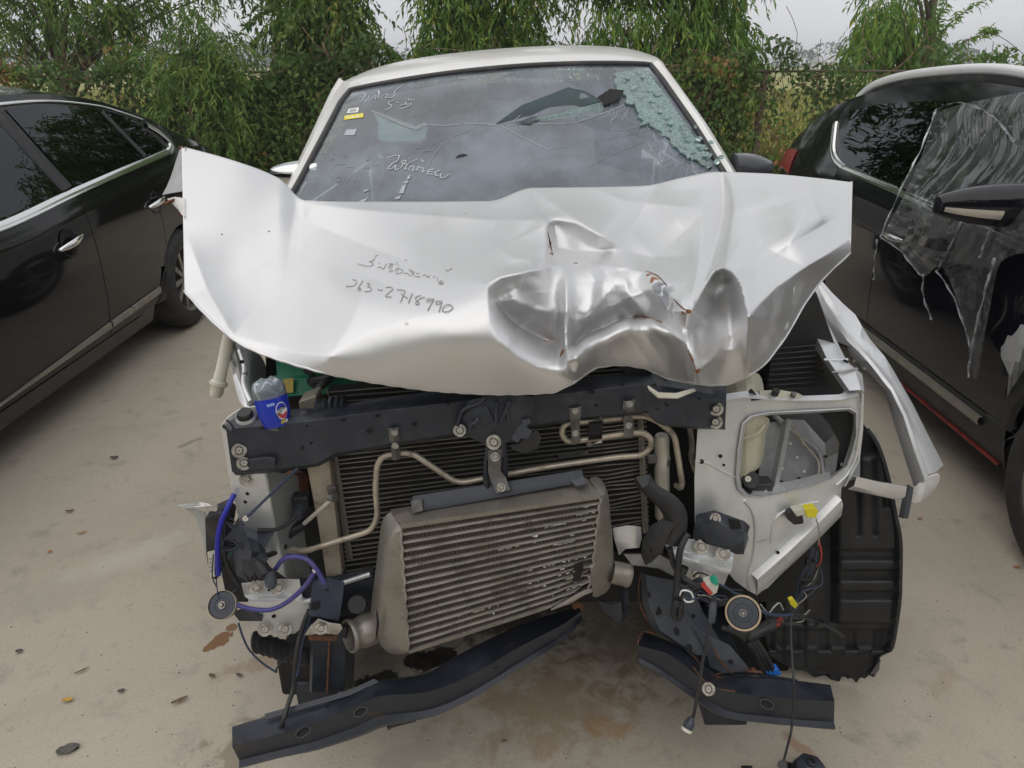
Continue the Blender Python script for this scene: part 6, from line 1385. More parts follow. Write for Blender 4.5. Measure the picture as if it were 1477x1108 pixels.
# lower crossmember pieces left of the intercooler (in the photo)
lr = MB().loft([PL([(348, 842, 1.285), (405, 836, 1.285), (432, 836, 1.29)]), PL([(352, 860, 1.280), (408, 858, 1.280), (436, 860, 1.285)]), PL([(358, 864, 1.268), (412, 864, 1.268), (446, 868, 1.273)]), PL([(357, 874, 1.264), (412, 874, 1.264), (446, 876, 1.27)]), PL([(362, 897, 1.27), (414, 899, 1.27), (446, 901, 1.276)]), PL([(374, 902, 1.274), (414, 903, 1.274), (438, 903, 1.278)]), PL([(378, 914, 1.272), (412, 915, 1.272), (426, 914, 1.276)])]).build('lower_support', M['silver_dirty'], tk, solid=.003, bevel=.0015, sharp=30)
for x, y in ((369, 847), (401, 848), (382, 908), (411, 908)): bolt(P(x, y, 1.268), lr, k=1.35)
hole_disc(lr, P(395, 889, 1.262), .005, .004); hole_disc(lr, P(388, 851, 1.277), .003, .003)
tube('support_lip', PL([(440, 868, 1.268), (458, 862, 1.27), (470, 850, 1.29), (492, 842, 1.32), (534, 828, 1.33)]), .006, M['silver_dirty'], lr)
MB().loft([PL([(430, 835, 1.31), (480, 832, 1.33), (538, 818, 1.34)]), PL([(440, 860, 1.30), (485, 850, 1.32), (538, 838, 1.33)]), PL([(446, 890, 1.31), (490, 890, 1.33), (535, 880, 1.34)])]).build('lower_crossmember', M['black_steel'], tk, solid=.004)
cap('mount_rubber', P(515, 872, 1.30), .022, .02, M['black_plastic'], tk)
# frame rail with its dark bracket
fr = MB().loft([PL([(448, 900, 1.30), (452, 905, 1.24), (500, 905, 1.24), (512, 898, 1.30)]), PL([(447, 945, 1.30), (451, 950, 1.235), (498, 950, 1.235), (512, 945, 1.30)]), PL([(446, 996, 1.30), (449, 1000, 1.23), (497, 998, 1.23), (511, 990, 1.30)])]).build('frame_rail', M['black_rust'], tk, solid=.004, bevel=.002)
MB().box((P(480, 950, 1.6)+Vector((0, .15, .06))), (.09, .7, .11)).build('rail_body', M['black_steel'], fr, bevel=.006)
tube('rail_seam', PL([(476, 905, 1.232), (474, 950, 1.228), (472, 998, 1.224)]), .0022, M['orange'], fr)
hole_disc(fr, P(464, 980, 1.228), .005, .005)
pl = MB().loft([PL([(451, 838, 1.232), (474, 834, 1.228), (497, 840, 1.236)]), PL([(448, 862, 1.222), (471, 862, 1.216), (494, 866, 1.226)]), PL([(445, 888, 1.216), (468, 892, 1.210), (489, 896, 1.218)])]).build('bracket_plate', M['blue_steel'], tk, solid=.003, bevel=.001)
hole_disc(pl, P(472, 851, 1.216), .004, .0035); MB().plate(PL([(449, 871), (460, 868), (462, 876), (456, 881), (448, 880)], 1.2145), .0012).build('torn_hole', M['black'], pl)
tt = MB().plate(PL([(439, 917), (446, 905), (459, 893), (475, 899), (491, 901), (494, 907), (487, 916), (466, 914)], 1.204), .003).build('torn_tab', M['scrap'], pl, bevel=.001)
bolt(P(463, 907, 1.20), tt, k=1.1)
MB().plate(PL([(444, 918), (486, 918), (486, 925), (446, 924)], 1.212), .004).build('rusty_strip', M['orange'], pl)
# fat hose ends low down
rows = []
for i in range(26):
    s_ = i/25; c = P(368+80*s_, 926+24*s_, 1.36+.05*s_); r = .026+.0022*math.sin(i*2.1); d = Vector((.55, .2, -.15)).normalized()
    rows.append([c+Vector((-.15*r*math.sin(a), r*math.cos(a), r*math.sin(a))) for a in [2*math.pi*k/16 for k in range(16)]])
MB().loft(rows, True, True).build('air_hose', M['black_plastic'], tk, sharp=180)
MB().box(P(455, 935, 1.52), (.14, .22, .12)).build('skid_plate', M['engine'], tk, bevel=.01)

# torn lamp bracket, dark module and horn on the photo's left
tl_ = MB().loft([PL([(254, 727, 1.30), (258, 733, 1.29), (262, 731, 1.29)]), PL([(268, 729, 1.30), (272, 733, 1.285), (276, 731, 1.29)]), PL([(284, 724, 1.31), (290, 733, 1.285), (294, 729, 1.29)]), PL([(296, 726, 1.30), (301, 742, 1.28), (306, 731, 1.285)]), PL([(310, 727, 1.29), (312, 744, 1.275), (316, 724, 1.28)])]).build('torn_wing_panel', M['scrap'], tk, solid=.002, sub=1)
MB().loft([PL([(266, 733, 1.30), (282, 735, 1.30), (296, 740, 1.30)]), PL([(282, 745, 1.305), (291, 748, 1.30), (298, 752, 1.30)]), PL([(290, 770, 1.31), (295, 772, 1.30), (300, 774, 1.30)]), PL([(296, 800, 1.31), (299, 800, 1.305), (302, 800, 1.30)])]).build('torn_wing_inner', M['silver_dull'], tk, solid=.002)
md = MB().prism(PL([(295, 748, 1.28), (318, 738, 1.27), (330, 748, 1.28), (322, 800, 1.28), (312, 838, 1.28), (302, 832, 1.28), (297, 800, 1.285)]), (0, .05, 0)).build('lamp_module', M['black_plastic'], tk, bevel=.003)
MB().plate(PL([(299, 797), (310, 794), (309, 822), (310, 832), (302, 832)], 1.276), .002).build('printed_label', M['white_plastic'], md)
for k in range(4): MB().plate(PL([(301, 806+k*6), (307, 804+k*6), (307, 806+k*6), (301, 808+k*6)], 1.2745), .0006).build('print', M['pencil'], md)
tube('module_edge', PL([(318, 740, 1.268), (322, 770, 1.266), (326, 810, 1.268), (345, 845, 1.27)]), .005, M['black_plastic'], md)
tube('blue_hose', PL([(338, 713, 1.29), (329, 731, 1.27), (318, 757, 1.256), (313.5, 790, 1.25), (315, 829, 1.256)]), .0054, M['blue_cable'], tk, n=14)
for pp in ([(322, 755, 1.262), (324, 775, 1.258), (318, 800, 1.256), (322, 830, 1.26)], [(330, 720, 1.28), (322, 740, 1.27), (320, 750, 1.265)], [(308, 800, 1.258), (306, 830, 1.256), (312, 846, 1.256)]): tube('thin_wire', PL(pp), .0013, M['wire_blue'], tk)
def horn(p, R_, nrm, parent=tk, rim=.955, rm='horn_rim'):
    h = MB().lathe([(.001, .010), (R_*.16, .010), (R_*.2, .006), (R_*.5, .0055), (R_*.53, .0065), (R_*(rim-.06), .006), (R_*(rim-.005), .004)], p, nrm, 40, False).build('horn', M['horn'], parent, sharp=40)
    MB().lathe([(R_*(rim-.008), .004), (R_*rim, .009), (R_*.99, .009), (R_*1.0, .004), (R_*.97, -.006), (R_*.6, -.014), (R_*.4, -.03), (.001, -.03)], p, nrm, 40, False).build('horn_rim', M[rm], h, sharp=40)
    bolt(Vector(p)+Vector(nrm).normalized()*.008, h, nrm, .7); return h
hc = P(322, 873, 1.25); horn(hc, .0315, tocam(hc)+Vector((-.35, 0, .05)))
MB().plate(PL([(336, 884), (352, 878), (378, 888), (378, 896), (345, 896)], 1.262), .004).build('horn_bracket', M['black_steel'], tk)
hose = [(341, 872, 1.25), (360, 878, 1.245), (388, 880, 1.24), (412, 870, 1.235), (436, 850, 1.23), (449, 833, 1.23), (455, 823, 1.23)]
tube('purple_hose', PL(hose), .0052, M['purple_hose'], tk, n=12)
tube('purple_hose', PL([(398, 820, 1.26), (408, 807, 1.25), (424, 803, 1.242), (443, 807, 1.236), (457, 822, 1.228), (468, 842, 1.222)]), .0052, M['purple_hose'], tk, n=12)
MB().lathe([(.0065, -.004), (.0065, .004)], P(455, 822, 1.23), (.4, -.2, -.6), 14, True).build('hose_clip', M['white_plastic'], tk)
tube('bonnet_rod', [P(429.6, 675, 1.27), P(352, 750, 1.262)], .0032, M['wire_blue'], tk, smooth=0)
MB().lathe([(.001, -.004), (.006, -.004), (.006, .006), (.001, .006)], P(354, 748, 1.262), tocam(P(354, 748, 1.262)), 10, False).build('rod_clip', M['white_plastic'], tk)
# crumpled black plastic bracket
rows = [[(320, 776, 1.27), (335, 764, 1.255), (350, 758, 1.25), (372, 764, 1.258), (395, 766, 1.268)], [(322, 782, 1.265), (340, 776, 1.245), (356, 776, 1.24), (372, 780, 1.25), (382, 790, 1.262)], [(330, 790, 1.262), (346, 790, 1.242), (362, 794, 1.238), (376, 798, 1.248), (384, 806, 1.26)], [(338, 808, 1.26), (350, 806, 1.246), (362, 808, 1.236), (372, 806, 1.244), (382, 812, 1.256)], [(342, 832, 1.262), (350, 822, 1.248), (360, 818, 1.24), (368, 822, 1.246), (374, 826, 1.26)], [(356, 840, 1.266), (361, 836, 1.252), (364, 830, 1.248), (370, 834, 1.256), (366, 838, 1.262)]]
rows = [[(x_+random.uniform(-2.5, 2.5), y_+random.uniform(-2.5, 2.5), Y_+random.uniform(-.014, .014)) for x_, y_, Y_ in r] for r in rows]
MB().loft([PL(r) for r in rows]).build('torn_bracket', M['blue_plastic_dust'], tk, solid=.003, sharp=12)
MB().lathe([(.001, .02), (.014, .02), (.016, .012), (.016, -.02), (.001, -.02)], P(376, 818, 1.25), (.5, -.4, -.5), 16, False).build('plug_socket', M['black_plastic'], tk)
MB().lathe([(.001, .022), (.010, .022), (.013, .014), (.013, -.014), (.001, -.014)], P(390, 832, 1.245), (.1, -.4, -.9), 14, False).build('plug_socket', M['blue_plastic_dust'], tk)
tube('wire', PL([(362, 804, 1.25), (390, 800, 1.29), (412, 788, 1.33)]), .006, M['black_plastic'], tk)
tube('wire', PL([(372, 764, 1.26), (396, 764, 1.28), (412, 758, 1.30), (426, 745, 1.32)]), .004, M['black_plastic'], tk)
# brownish parts seen deep behind the support
MB().loft([PL([(404, 680, 1.46), (425, 682, 1.44), (445, 680, 1.46)]), PL([(408, 705, 1.46), (428, 706, 1.43), (446, 702, 1.46)]), PL([(418, 722, 1.47), (430, 722, 1.45), (446, 716, 1.47)])]).build('rusty_bracket', M['orange'], tk, solid=.01, sub=1)
sn = MB().lathe([(.001, .02), (.011, .02), (.013, .014), (.013, .0), (.016, -.002), (.016, -.02), (.001, -.02)], P(432, 736, 1.37), (-.1, -1, -.2), 16, False).build('sensor', M['blue_plastic_dust'], tk)
MB().box(P(436, 722, 1.385), (.04, .03, .035)).build('sensor_body', M['black_plastic'], sn, bevel=.006)
tube('black_hose', PL([(404, 784, 1.36), (412, 774, 1.37), (428, 762, 1.38), (446, 752, 1.40)]), .012, M['black_plastic'], tk)
MB().plate(PL([(402, 672), (482, 655), (506, 836), (408, 842)], 1.475), .02).build('dark_backing', M['black'], tk)  # black sheet added so the gap behind the support looks dark
# hanging leads
tube('lead', PL([(344, 899, 1.255), (350, 918, 1.25), (360, 938, 1.245), (379, 957, 1.24), (399, 970, 1.235)]), .0024, M['wire_blue'], tk)
tube('lead', PL([(399, 970, 1.235), (401, 961, 1.24), (424, 941, 1.28), (440, 925, 1.32)]), .0020, M['black_plastic'], tk)
tube('lead', PL([(446, 880, 1.225), (438, 900, 1.215), (431, 925, 1.205), (426, 960, 1.195), (424, 990, 1.185), (416, 1015, 1.16), (410, 1035, 1.135), (404, 1052, 1.125)]), .0052, M['black_plastic'], tk)
tube('lead', PL([(449, 885, 1.225), (436, 925, 1.21), (431, 955, 1.20), (428, 975, 1.19)]), .0042, M['wire_blue'], tk)

# bumper beam halves
def beam(keys, name, lab):
    rows = []
    for k in keys:
        (a, b, c, d, Y) = k; B_, C_, D_ = P(*b, Y), P(*c, Y+.013), P(*d, Y+.014); rows.append([P(*a, Y+.072), P(a[0], a[1]+3, Y+.058)+Vector((0, 0, .003)), B_.lerp(P(*a, Y+.072), .06), B_, B_.lerp(C_, .88), C_, C_.lerp(D_, .45)+Vector((0, -.010, 0)), D_, D_+Vector((0, .04, .004))])
    out = []
    n = len(rows)
    for i in range(n-1):
        for q in range(5):
            t = q/5
            def cr(a, b, c, d): return .5*((2*b)+(c-a)*t+(2*a-5*b+4*c-d)*t*t+(3*b-a-3*c+d)*t**3)
            out.append([cr(rows[max(i-1, 0)][j], rows[i][j], rows[i+1][j], rows[min(i+2, n-1)][j]) for j in range(9)])
    out.append(rows[-1])
    return MB().loft(out).build(name, M['black_rust'], tk, solid=.0032, bevel=.0015, sharp=22, label=lab)
k1 = [((335, 1048), (335, 1077), (345, 1097), (349, 1108), 1.085), ((382, 1034), (382, 1065), (396, 1084), (402, 1094), 1.10), ((440, 1016), (440, 1048), (452, 1070), (458, 1082), 1.118), ((503, 997), (503, 1024), (512, 1049), (520, 1062), 1.138), ((539, 982), (545, 1005), (550, 1033), (556, 1048), 1.15), ((612, 972), (618, 998), (622, 1023), (626, 1033), 1.178), ((671, 939), (680, 973), (684, 996), (688, 1004), 1.21), ((740, 906), (748, 934), (752, 954), (756, 960), 1.26), ((795, 886), (806, 904), (810, 918), (814, 922), 1.30), ((833, 875), (840, 881), (840, 888), (838, 892), 1.325)]
bm1 = beam(k1, 'bumper_beam', 'long black half of the bumper beam, bent upwards')
for x, y, rx, ry, Y in ((437, 1056, .0155, .0085, 1.104), (520, 1027, .0145, .0085, 1.132), (473, 1020, .004, .003, 1.145), (716, 963, .006, .003, 1.232)): hole_disc(bm1, P(x, y, Y), rx, ry, roll=.2)
MB().plate(PL([(381, 1030, 1.155), (503, 996, 1.19), (540, 979, 1.20), (546, 984, 1.20), (505, 1003, 1.18), (384, 1038, 1.145)]), .003).build('beam_flange', M['black_rust'], bm1)
MB().loft([PL([(824, 872, 1.31), (834, 868, 1.31), (842, 874, 1.31)]), PL([(828, 880, 1.305), (836, 876, 1.30), (840, 882, 1.305)])]).build('rusty_end', M['rust'], bm1, solid=.003)
MB().plate(PL([(558, 1049), (575, 1043), (600, 1038), (600, 1041), (566, 1050), (560, 1054)], 1.18), .003).build('loose_strip', M['black_plastic'], bm1)
for x, y, rx, ry, Y in ((437, 1056, .0155, .0085, 1.104), (520, 1027, .0145, .0085, 1.132)):
    p_ = P(x, y, Y-.003); M_ = facing(p_, tocam(p_), .2); MB().tube([M_ @ Vector((rx*math.cos(a), ry*math.sin(a), 0)) for a in [2*math.pi*k/20 for k in range(21)]], .0008, 6, 0, False).build('hole_rim', M['slate_steel'], bm1)
k2 = [((928, 912), (920, 931), (920, 948), (923, 958), 1.27), ((952, 920), (942, 937), (944, 960), (950, 972), 1.255), ((974, 929), (964, 944), (968, 976), (975, 990), 1.242), ((999, 945), (990, 962), (994, 994), (1000, 1008), 1.225), ((1030, 972), (1022, 986), (1026, 1013), (1032, 1030), 1.205), ((1060, 975), (1057, 999), (1056, 1027), (1060, 1038), 1.20), ((1095, 976), (1095, 1003), (1095, 1032), (1098, 1043), 1.20), ((1150, 982), (1150, 1009), (1150, 1038), (1152, 1048), 1.20), ((1198, 988), (1204, 1012), (1203, 1041), (1203, 1053), 1.20)]
bm2 = beam(k2, 'bumper_beam', 'short rusty half of the bumper beam')
hole_disc(bm2, P(1106, 1016, 1.193), .0145, .0095); bolt(P(1022, 994, 1.195), bm2, k=1.25)
p_ = P(1106, 1016, 1.190); M_ = facing(p_, tocam(p_)); MB().tube([M_ @ Vector((.0145*math.cos(a), .0095*math.sin(a), 0)) for a in [2*math.pi*k/20 for k in range(21)]], .0008, 6, 0, False).build('hole_rim', M['slate_steel'], bm2)
for pts in ([(920, 930, 1.262), (922, 918, 1.27), (930, 911, 1.28), (945, 914, 1.29)], [(988, 936, 1.30), (1004, 950, 1.27), (1018, 968, 1.26), (1040, 978, 1.255), (1066, 982, 1.25)], [(1000, 962, 1.215), (1014, 980, 1.205), (1040, 994, 1.196), (1060, 997, 1.196)], [(1030, 974, 1.262), (1050, 969, 1.26), (1080, 968, 1.26), (1100, 970, 1.26)]):
    MB().tube(PL(pts), lambda s: .0009+.0007*math.sin(s*9), 6, 4).build('rusty_edge', M['rust'], bm2)
MB().loft([PL([(986, 934, 1.31), (1000, 944, 1.29), (1012, 956, 1.28), (1030, 970, 1.275), (1090, 970, 1.275), (1150, 980, 1.275)]), PL([(990, 938, 1.285), (1004, 950, 1.275), (1016, 962, 1.265), (1034, 975, 1.26), (1092, 973, 1.262), (1150, 983, 1.27)])]).build('beam_flange', M['black_rust'], bm2, solid=.003)
MB().loft([PL([(1074, 965, 1.29), (1086, 962, 1.28), (1098, 972, 1.28)]), PL([(1070, 972, 1.275), (1084, 968, 1.272), (1100, 978, 1.27)])]).build('rusty_bracket', M['orange'], bm2, solid=.003)

# right frame rail with its holed plates
rr_ = MB().loft([PL([(924, 826, 1.33), (932, 830, 1.31), (975, 838, 1.33), (1000, 850, 1.35)]), PL([(926, 870, 1.32), (936, 872, 1.295), (985, 880, 1.31), (1015, 884, 1.34)]), PL([(940, 905, 1.31), (952, 910, 1.285), (1010, 918, 1.29), (1040, 925, 1.32)]), PL([(990, 940, 1.29), (1005, 945, 1.275), (1052, 950, 1.28), (1078, 962, 1.30)])]).build('frame_rail', M['slate_steel'], tk, solid=.004, bevel=.0015, sharp=30)
MB().loft([PL([(1000, 905, 1.285), (1022, 916, 1.272), (1053, 931, 1.278)]), PL([(1018, 940, 1.272), (1038, 950, 1.262), (1079, 962, 1.272)]), PL([(1024, 962, 1.268), (1044, 972, 1.258), (1082, 968, 1.268)])]).build('rail_plate', M['slate_steel'], rr_, solid=.003, bevel=.001)
for x, y, rx, ry, Y in ((951, 881, .005, .009, 1.288), (936, 858, .004, .007, 1.296), (976, 911, .006, .010, 1.276), (1000, 889, .005, .005, 1.295), (994, 935, .007, .009, 1.268), (1054, 955, .006, .006, 1.262), (948, 885, .003, .005, 1.286)): hole_disc(rr_, P(x, y, Y-.004), rx, ry, roll=.4)
tube('rusty_edge', PL([(924, 828, 1.322), (921, 850, 1.318), (924, 875, 1.312), (934, 895, 1.30)]), .0012, M['rust'], rr_); tube('weld_seam', PL([(1029, 935, 1.258), (1040, 955, 1.252), (1056, 972, 1.252)]), .0018, M['orange'], rr_)
MB().box(P(1010, 900, 1.62), (.11, .6, .12)).build('rail_body', M['black_steel'], rr_, bevel=.006)
MB().loft([PL([(893, 850, 1.30), (900, 852, 1.29), (906, 850, 1.30)]), PL([(895, 880, 1.30), (902, 884, 1.29), (908, 876, 1.30)]), PL([(876, 892, 1.30), (895, 894, 1.29), (900, 900, 1.295)])]).build('torn_bracket', M['black_rust'], tk, solid=.003)
MB().loft([PL([(862, 866, 1.29), (880, 872, 1.28), (896, 868, 1.285)]), PL([(868, 880, 1.295), (882, 890, 1.285), (898, 888, 1.285)]), PL([(884, 890, 1.295), (890, 898, 1.29), (896, 896, 1.29)])]).build('torn_edge', M['black_rust'], tk, solid=.002)

# right headlamp support panel with the lamp opening
def YR(px, py): return 1.335+.15*(px-1003)/240+(.02 if py < 625 and px < 1060 else 0)*0
def fillpoly(outer, inner, name, m, parent, yf, solid):
    bm = bmesh.new(); es = []
    for lp in (outer, inner):
        if not lp: continue
        vs_ = [bm.verts.new(P(x, y, yf(x, y))-ORG[parent.name]) for x, y in lp]; es += [bm.edges.new((vs_[i], vs_[(i+1) % len(vs_)])) for i in range(len(vs_))]
    bmesh.ops.triangle_fill(bm, use_beauty=True, use_dissolve=False, edges=es)
    bmesh.ops.subdivide_edges(bm, edges=bm.edges, cuts=1, use_grid_fill=True)
    for f in bm.faces:
        f.smooth = True
        if f.normal.dot(Vector((0, -1, .3))) < 0: f.normal_flip()
    me = bpy.data.meshes.new(name); bm.to_mesh(me); bm.free(); me.materials.append(m); me.set_sharp_from_angle(angle=math.radians(30))
    o = bpy.data.objects.new(name, me); COL.objects.link(o); o.parent = parent; ORG[o.name] = ORG[parent.name]
    md_ = o.modifiers.new('solid', 'SOLIDIFY'); md_.thickness = solid; md_.offset = -1
    mb_ = o.modifiers.new('bevel', 'BEVEL'); mb_.width = .0012; mb_.segments = 2; mb_.limit_method = 'ANGLE'; mb_.angle_limit = math.radians(50)
    return o
opening = [(1072, 612), (1084, 601), (1110, 596), (1170, 593), (1226, 590), (1235, 596), (1235, 628), (1229, 652), (1222, 672), (1199, 690), (1173, 701), (1140, 708), (1097, 717), (1076, 715), (1066, 706), (1063, 690), (1066, 650)]
outer = [(1046, 578), (1060, 572), (1100, 574), (1150, 577), (1210, 576), (1236, 570), (1246, 574), (1243, 620), (1237, 662), (1228, 682), (1214, 704), (1212, 738), (1180, 775), (1140, 815), (1108, 848), (1090, 858), (1079, 852), (1060, 838), (1030, 800), (1003, 776), (1002, 690), (1007, 617), (1046, 617)]
rp = fillpoly(outer, opening, 'headlamp_panel', M['silver_dirty'], tk, YR, .003)
# turned lip round the opening
n = len(opening); oc = (1150, 655)
lip = [[P(x+(oc[0]-x)*k, y+(oc[1]-y)*k, YR(x, y)+d) for x, y in opening] for k, d in ((-.025, -.006), (0, -.008), (.025, -.002), (.05, .02))]
MB().loft(list(map(list, zip(*([list(r)+[r[0]] for r in lip]))))).build('opening_lip', M['silver_dirty'], rp, solid=.002, sharp=60)
# diagonal flange
rows = []
for i in range(15):
    t = i/14; x = 1213-122*t; y = 722+115*t+(3*math.sin(t*math.pi)); Y = YR(x, y)
    rows.append([P(x-10, y-10, Y-.001), P(x-4, y-6, Y-.010), P(x+1, y-1, Y-.018), P(x+3, y+6, Y-.016), P(x+2, y+13, Y-.006), P(x+1, y+21, Y-.002), P(x+0, y+23, Y+.008)])
MB().loft(rows).build('lower_flange', M['silver'], rp, solid=.002, sharp=60)
# pressed column edge, seams, ribs
tube('pressed_edge', [P(x, y, YR(x, y)-.002) for x, y in ((1074, 722), (1086, 740), (1090, 765), (1087, 800), (1079, 832), (1082, 850))], .0035, M['silver_dirty'], rp, n=10)
tube('pressed_edge', [P(x, y, YR(x, y)-.001) for x, y in ((1112, 784), (1114, 760), (1124, 742), (1150, 730), (1180, 724))], .003, M['silver_dirty'], rp)
tube('pressed_edge', [P(x, y, YR(x, y)-.003) for x, y in ((1243, 580), (1241, 620), (1234, 660), (1222, 684), (1206, 700))], .0042, M['silver_dirty'], rp)
tube('pressed_edge', [P(x, y, YR(x, y)-.001) for x, y in ((1090, 782), (1106, 778), (1114, 776))], .002, M['silver_dull'], rp)
tube('pressed_edge', [P(x, y, YR(x, y)-.001) for x, y in ((1003, 665), (1020, 668), (1042, 680), (1060, 688))], .0022, M['silver_dirty'], rp)
for x, y, r in ((1012, 666, .005), (1039, 658, .0042), (1044, 671, .003), (1122, 797, .004)): hole_disc(rp, P(x, y, YR(x, y)-.004), r, r)
MB().loft([PL([(1047, 577, 1.345), (1075, 573, 1.36), (1110, 576, 1.38), (1160, 578, 1.41), (1212, 577, 1.45), (1240, 570, 1.475)]), PL([(1048, 568, 1.375), (1076, 564, 1.39), (1112, 568, 1.41), (1160, 571, 1.44), (1210, 569, 1.48), (1230, 562, 1.50)])]).build('panel_top', M['silver_dirty'], rp, solid=.002)
# cross rail below with four bolts
cr_ = MB().loft([PL([(957, 776, 1.33), (1004, 778, 1.325), (1058, 790, 1.335)]), PL([(962, 792, 1.32), (1008, 800, 1.312), (1058, 806, 1.322)]), PL([(966, 796, 1.308), (1008, 812, 1.300), (1056, 822, 1.31)]), PL([(966, 806, 1.306), (1006, 820, 1.298), (1050, 830, 1.308)]), PL([(970, 820, 1.312), (1004, 838, 1.306), (1044, 846, 1.316)])]).build('lower_support', M['silver_dirty'], tk, solid=.003, bevel=.0015, sharp=30)
for x, y in ((1012, 789), (1043, 798), (1004, 828)): bolt(P(x, y, 1.304), cr_, k=1.4)
MB().loft([PL([(884, 762, 1.31), (905, 758, 1.305), (924, 760, 1.31)]), PL([(886, 778, 1.305), (908, 776, 1.298), (926, 775, 1.305)]), PL([(893, 801, 1.31), (902, 792, 1.300), (922, 790, 1.305)])]).build('torn_bracket', M['silver_dirty'], tk, solid=.002)
MB().loft([PL([(900, 800, 1.33), (950, 800, 1.335), (1000, 826, 1.34)]), PL([(912, 815, 1.335), (950, 820, 1.34), (1000, 846, 1.345)])]).build('lower_crossmember', M['silver_dull'], tk, solid=.003)
# inside the opening: inner wing pressings, washer tank
MB().loft([PL([(1100, 612, 1.52), (1140, 605, 1.60), (1160, 606, 1.62), (1190, 640, 1.60), (1240, 590, 1.56)]), PL([(1098, 660, 1.50), (1140, 650, 1.58), (1178, 650, 1.60), (1192, 660, 1.56), (1240, 640, 1.53)]), PL([(1092, 722, 1.46), (1120, 724, 1.50), (1170, 712, 1.54), (1188, 700, 1.53), (1240, 690, 1.50)])]).build('inner_wing', M['silver_dull'], tk, solid=.003, sharp=20)
tube('inner_wing_ridge', PL([(1118, 600, 1.55), (1150, 628, 1.57), (1182, 655, 1.575), (1188, 704, 1.52)]), .006, M['silver_dull'], tk)
tube('inner_wing_ridge', PL([(1186, 596, 1.54), (1200, 612, 1.53), (1210, 640, 1.52), (1214, 672, 1.50)]), .004, M['tank'], tk)
for x, y in ((1128, 696), (1153, 691), (1191, 659)): MB().plate(PL([(x-4, y-1), (x, y-3), (x+4, y), (x, y+2)], 1.485), .001).build('slot', M['black'], tk)
wt = MB().loft([PL([(1052, 604, 1.42), (1075, 596, 1.40), (1104, 600, 1.42), (1112, 604, 1.47)]), PL([(1052, 625, 1.42), (1076, 622, 1.395), (1106, 615, 1.415), (1108, 618, 1.47)]), PL([(1052, 640, 1.43), (1076, 636, 1.41), (1100, 620, 1.42), (1104, 622, 1.48)]), PL([(1054, 680, 1.42), (1078, 676, 1.40), (1100, 655, 1.41), (1102, 660, 1.48)]), PL([(1056, 700, 1.43), (1074, 698, 1.41), (1090, 676, 1.42), (1096, 676, 1.48)])]).build('washer_tank', M['tank_plastic'], tk, solid=.004, sub=1)
MB().loft([PL([(1030, 555, 1.50), (1060, 540, 1.48), (1090, 533, 1.48), (1100, 545, 1.52)]), PL([(1035, 572, 1.46), (1062, 560, 1.43), (1092, 556, 1.44), (1102, 565, 1.50)]), PL([(1040, 590, 1.44), (1064, 582, 1.41), (1094, 580, 1.42), (1104, 585, 1.48)])]).build('tank_shoulder', M['tank_plastic'], wt, sub=1, solid=.003)
tube('tank_seam', PL([(1064, 640, 1.395), (1078, 630, 1.39), (1092, 626, 1.40), (1104, 612, 1.41)]), .003, M['tank_plastic'], wt)
MB().loft([PL([(1095, 563, 1.40), (1125, 562, 1.42), (1150, 566, 1.43), (1158, 570, 1.44)]), PL([(1096, 572, 1.385), (1125, 573, 1.40), (1150, 575, 1.41), (1157, 576, 1.42)])]).build('tank_ear', M['tank_plastic'], wt, solid=.006, bevel=.002)
cap('grommet', P(1118, 567, 1.395), .008, .010, M['black_plastic'], wt, (0, -.5, 1)); cap('grommet', P(1144, 570, 1.41), .006, .006, M['clamp'], wt, (0, -.5, 1))
MB().plate(PL([(1072, 575), (1085, 562), (1098, 577), (1080, 579)], 1.385), .006).build('rubber_flap', M['black_plastic'], wt)
wp = cap('washer_pump', P(1083, 692, 1.42), .020, .02, M['black_plastic'], wt); cap('pump_nozzle', P(1079, 691, 1.395), .007, .006, M['white_plastic'], wp)
MB().box(P(1090, 700, 1.44), (.07, .04, .03)).build('pump_bracket', M['black_plastic'], wt, bevel=.005)

MB().plate(PL([(1176, 590), (1228, 589), (1233, 606), (1226, 640), (1214, 676), (1206, 684), (1212, 640), (1196, 612)], 1.50), .004).build('dark_gap_plate', M['engine'], tk)  # dark plate put in for the shade of a gap
MB().loft([PL([(1092, 700, 1.44), (1140, 694, 1.47), (1196, 680, 1.48)]), PL([(1080, 716, 1.40), (1140, 710, 1.42), (1200, 692, 1.45)])]).build('pocket_floor', M['silver_dirty'], tk, solid=.003)
MB().loft([PL([(1128, 608, 1.50), (1136, 604, 1.485), (1142, 606, 1.50)]), PL([(1118, 660, 1.48), (1126, 658, 1.465), (1132, 660, 1.48)]), PL([(1108, 706, 1.45), (1116, 706, 1.435), (1122, 706, 1.45)])]).build('pressed_rib', M['silver_dull'], tk, solid=.003)
tube('seam_sealer', PL([(1136, 606, 1.50), (1160, 640, 1.51), (1181, 668, 1.505), (1176, 700, 1.46)]), .0028, M['tank'], tk)
for x, y, z in ((1140, 640, 1.50), (1150, 660, 1.505), (1160, 680, 1.49), (1128, 676, 1.475), (1104, 708, 1.42), (1130, 706, 1.43), (1158, 700, 1.445)): cap('spot_weld', P(x, y, z), .0035, .001, M['silver_dull'], tk, n=10)
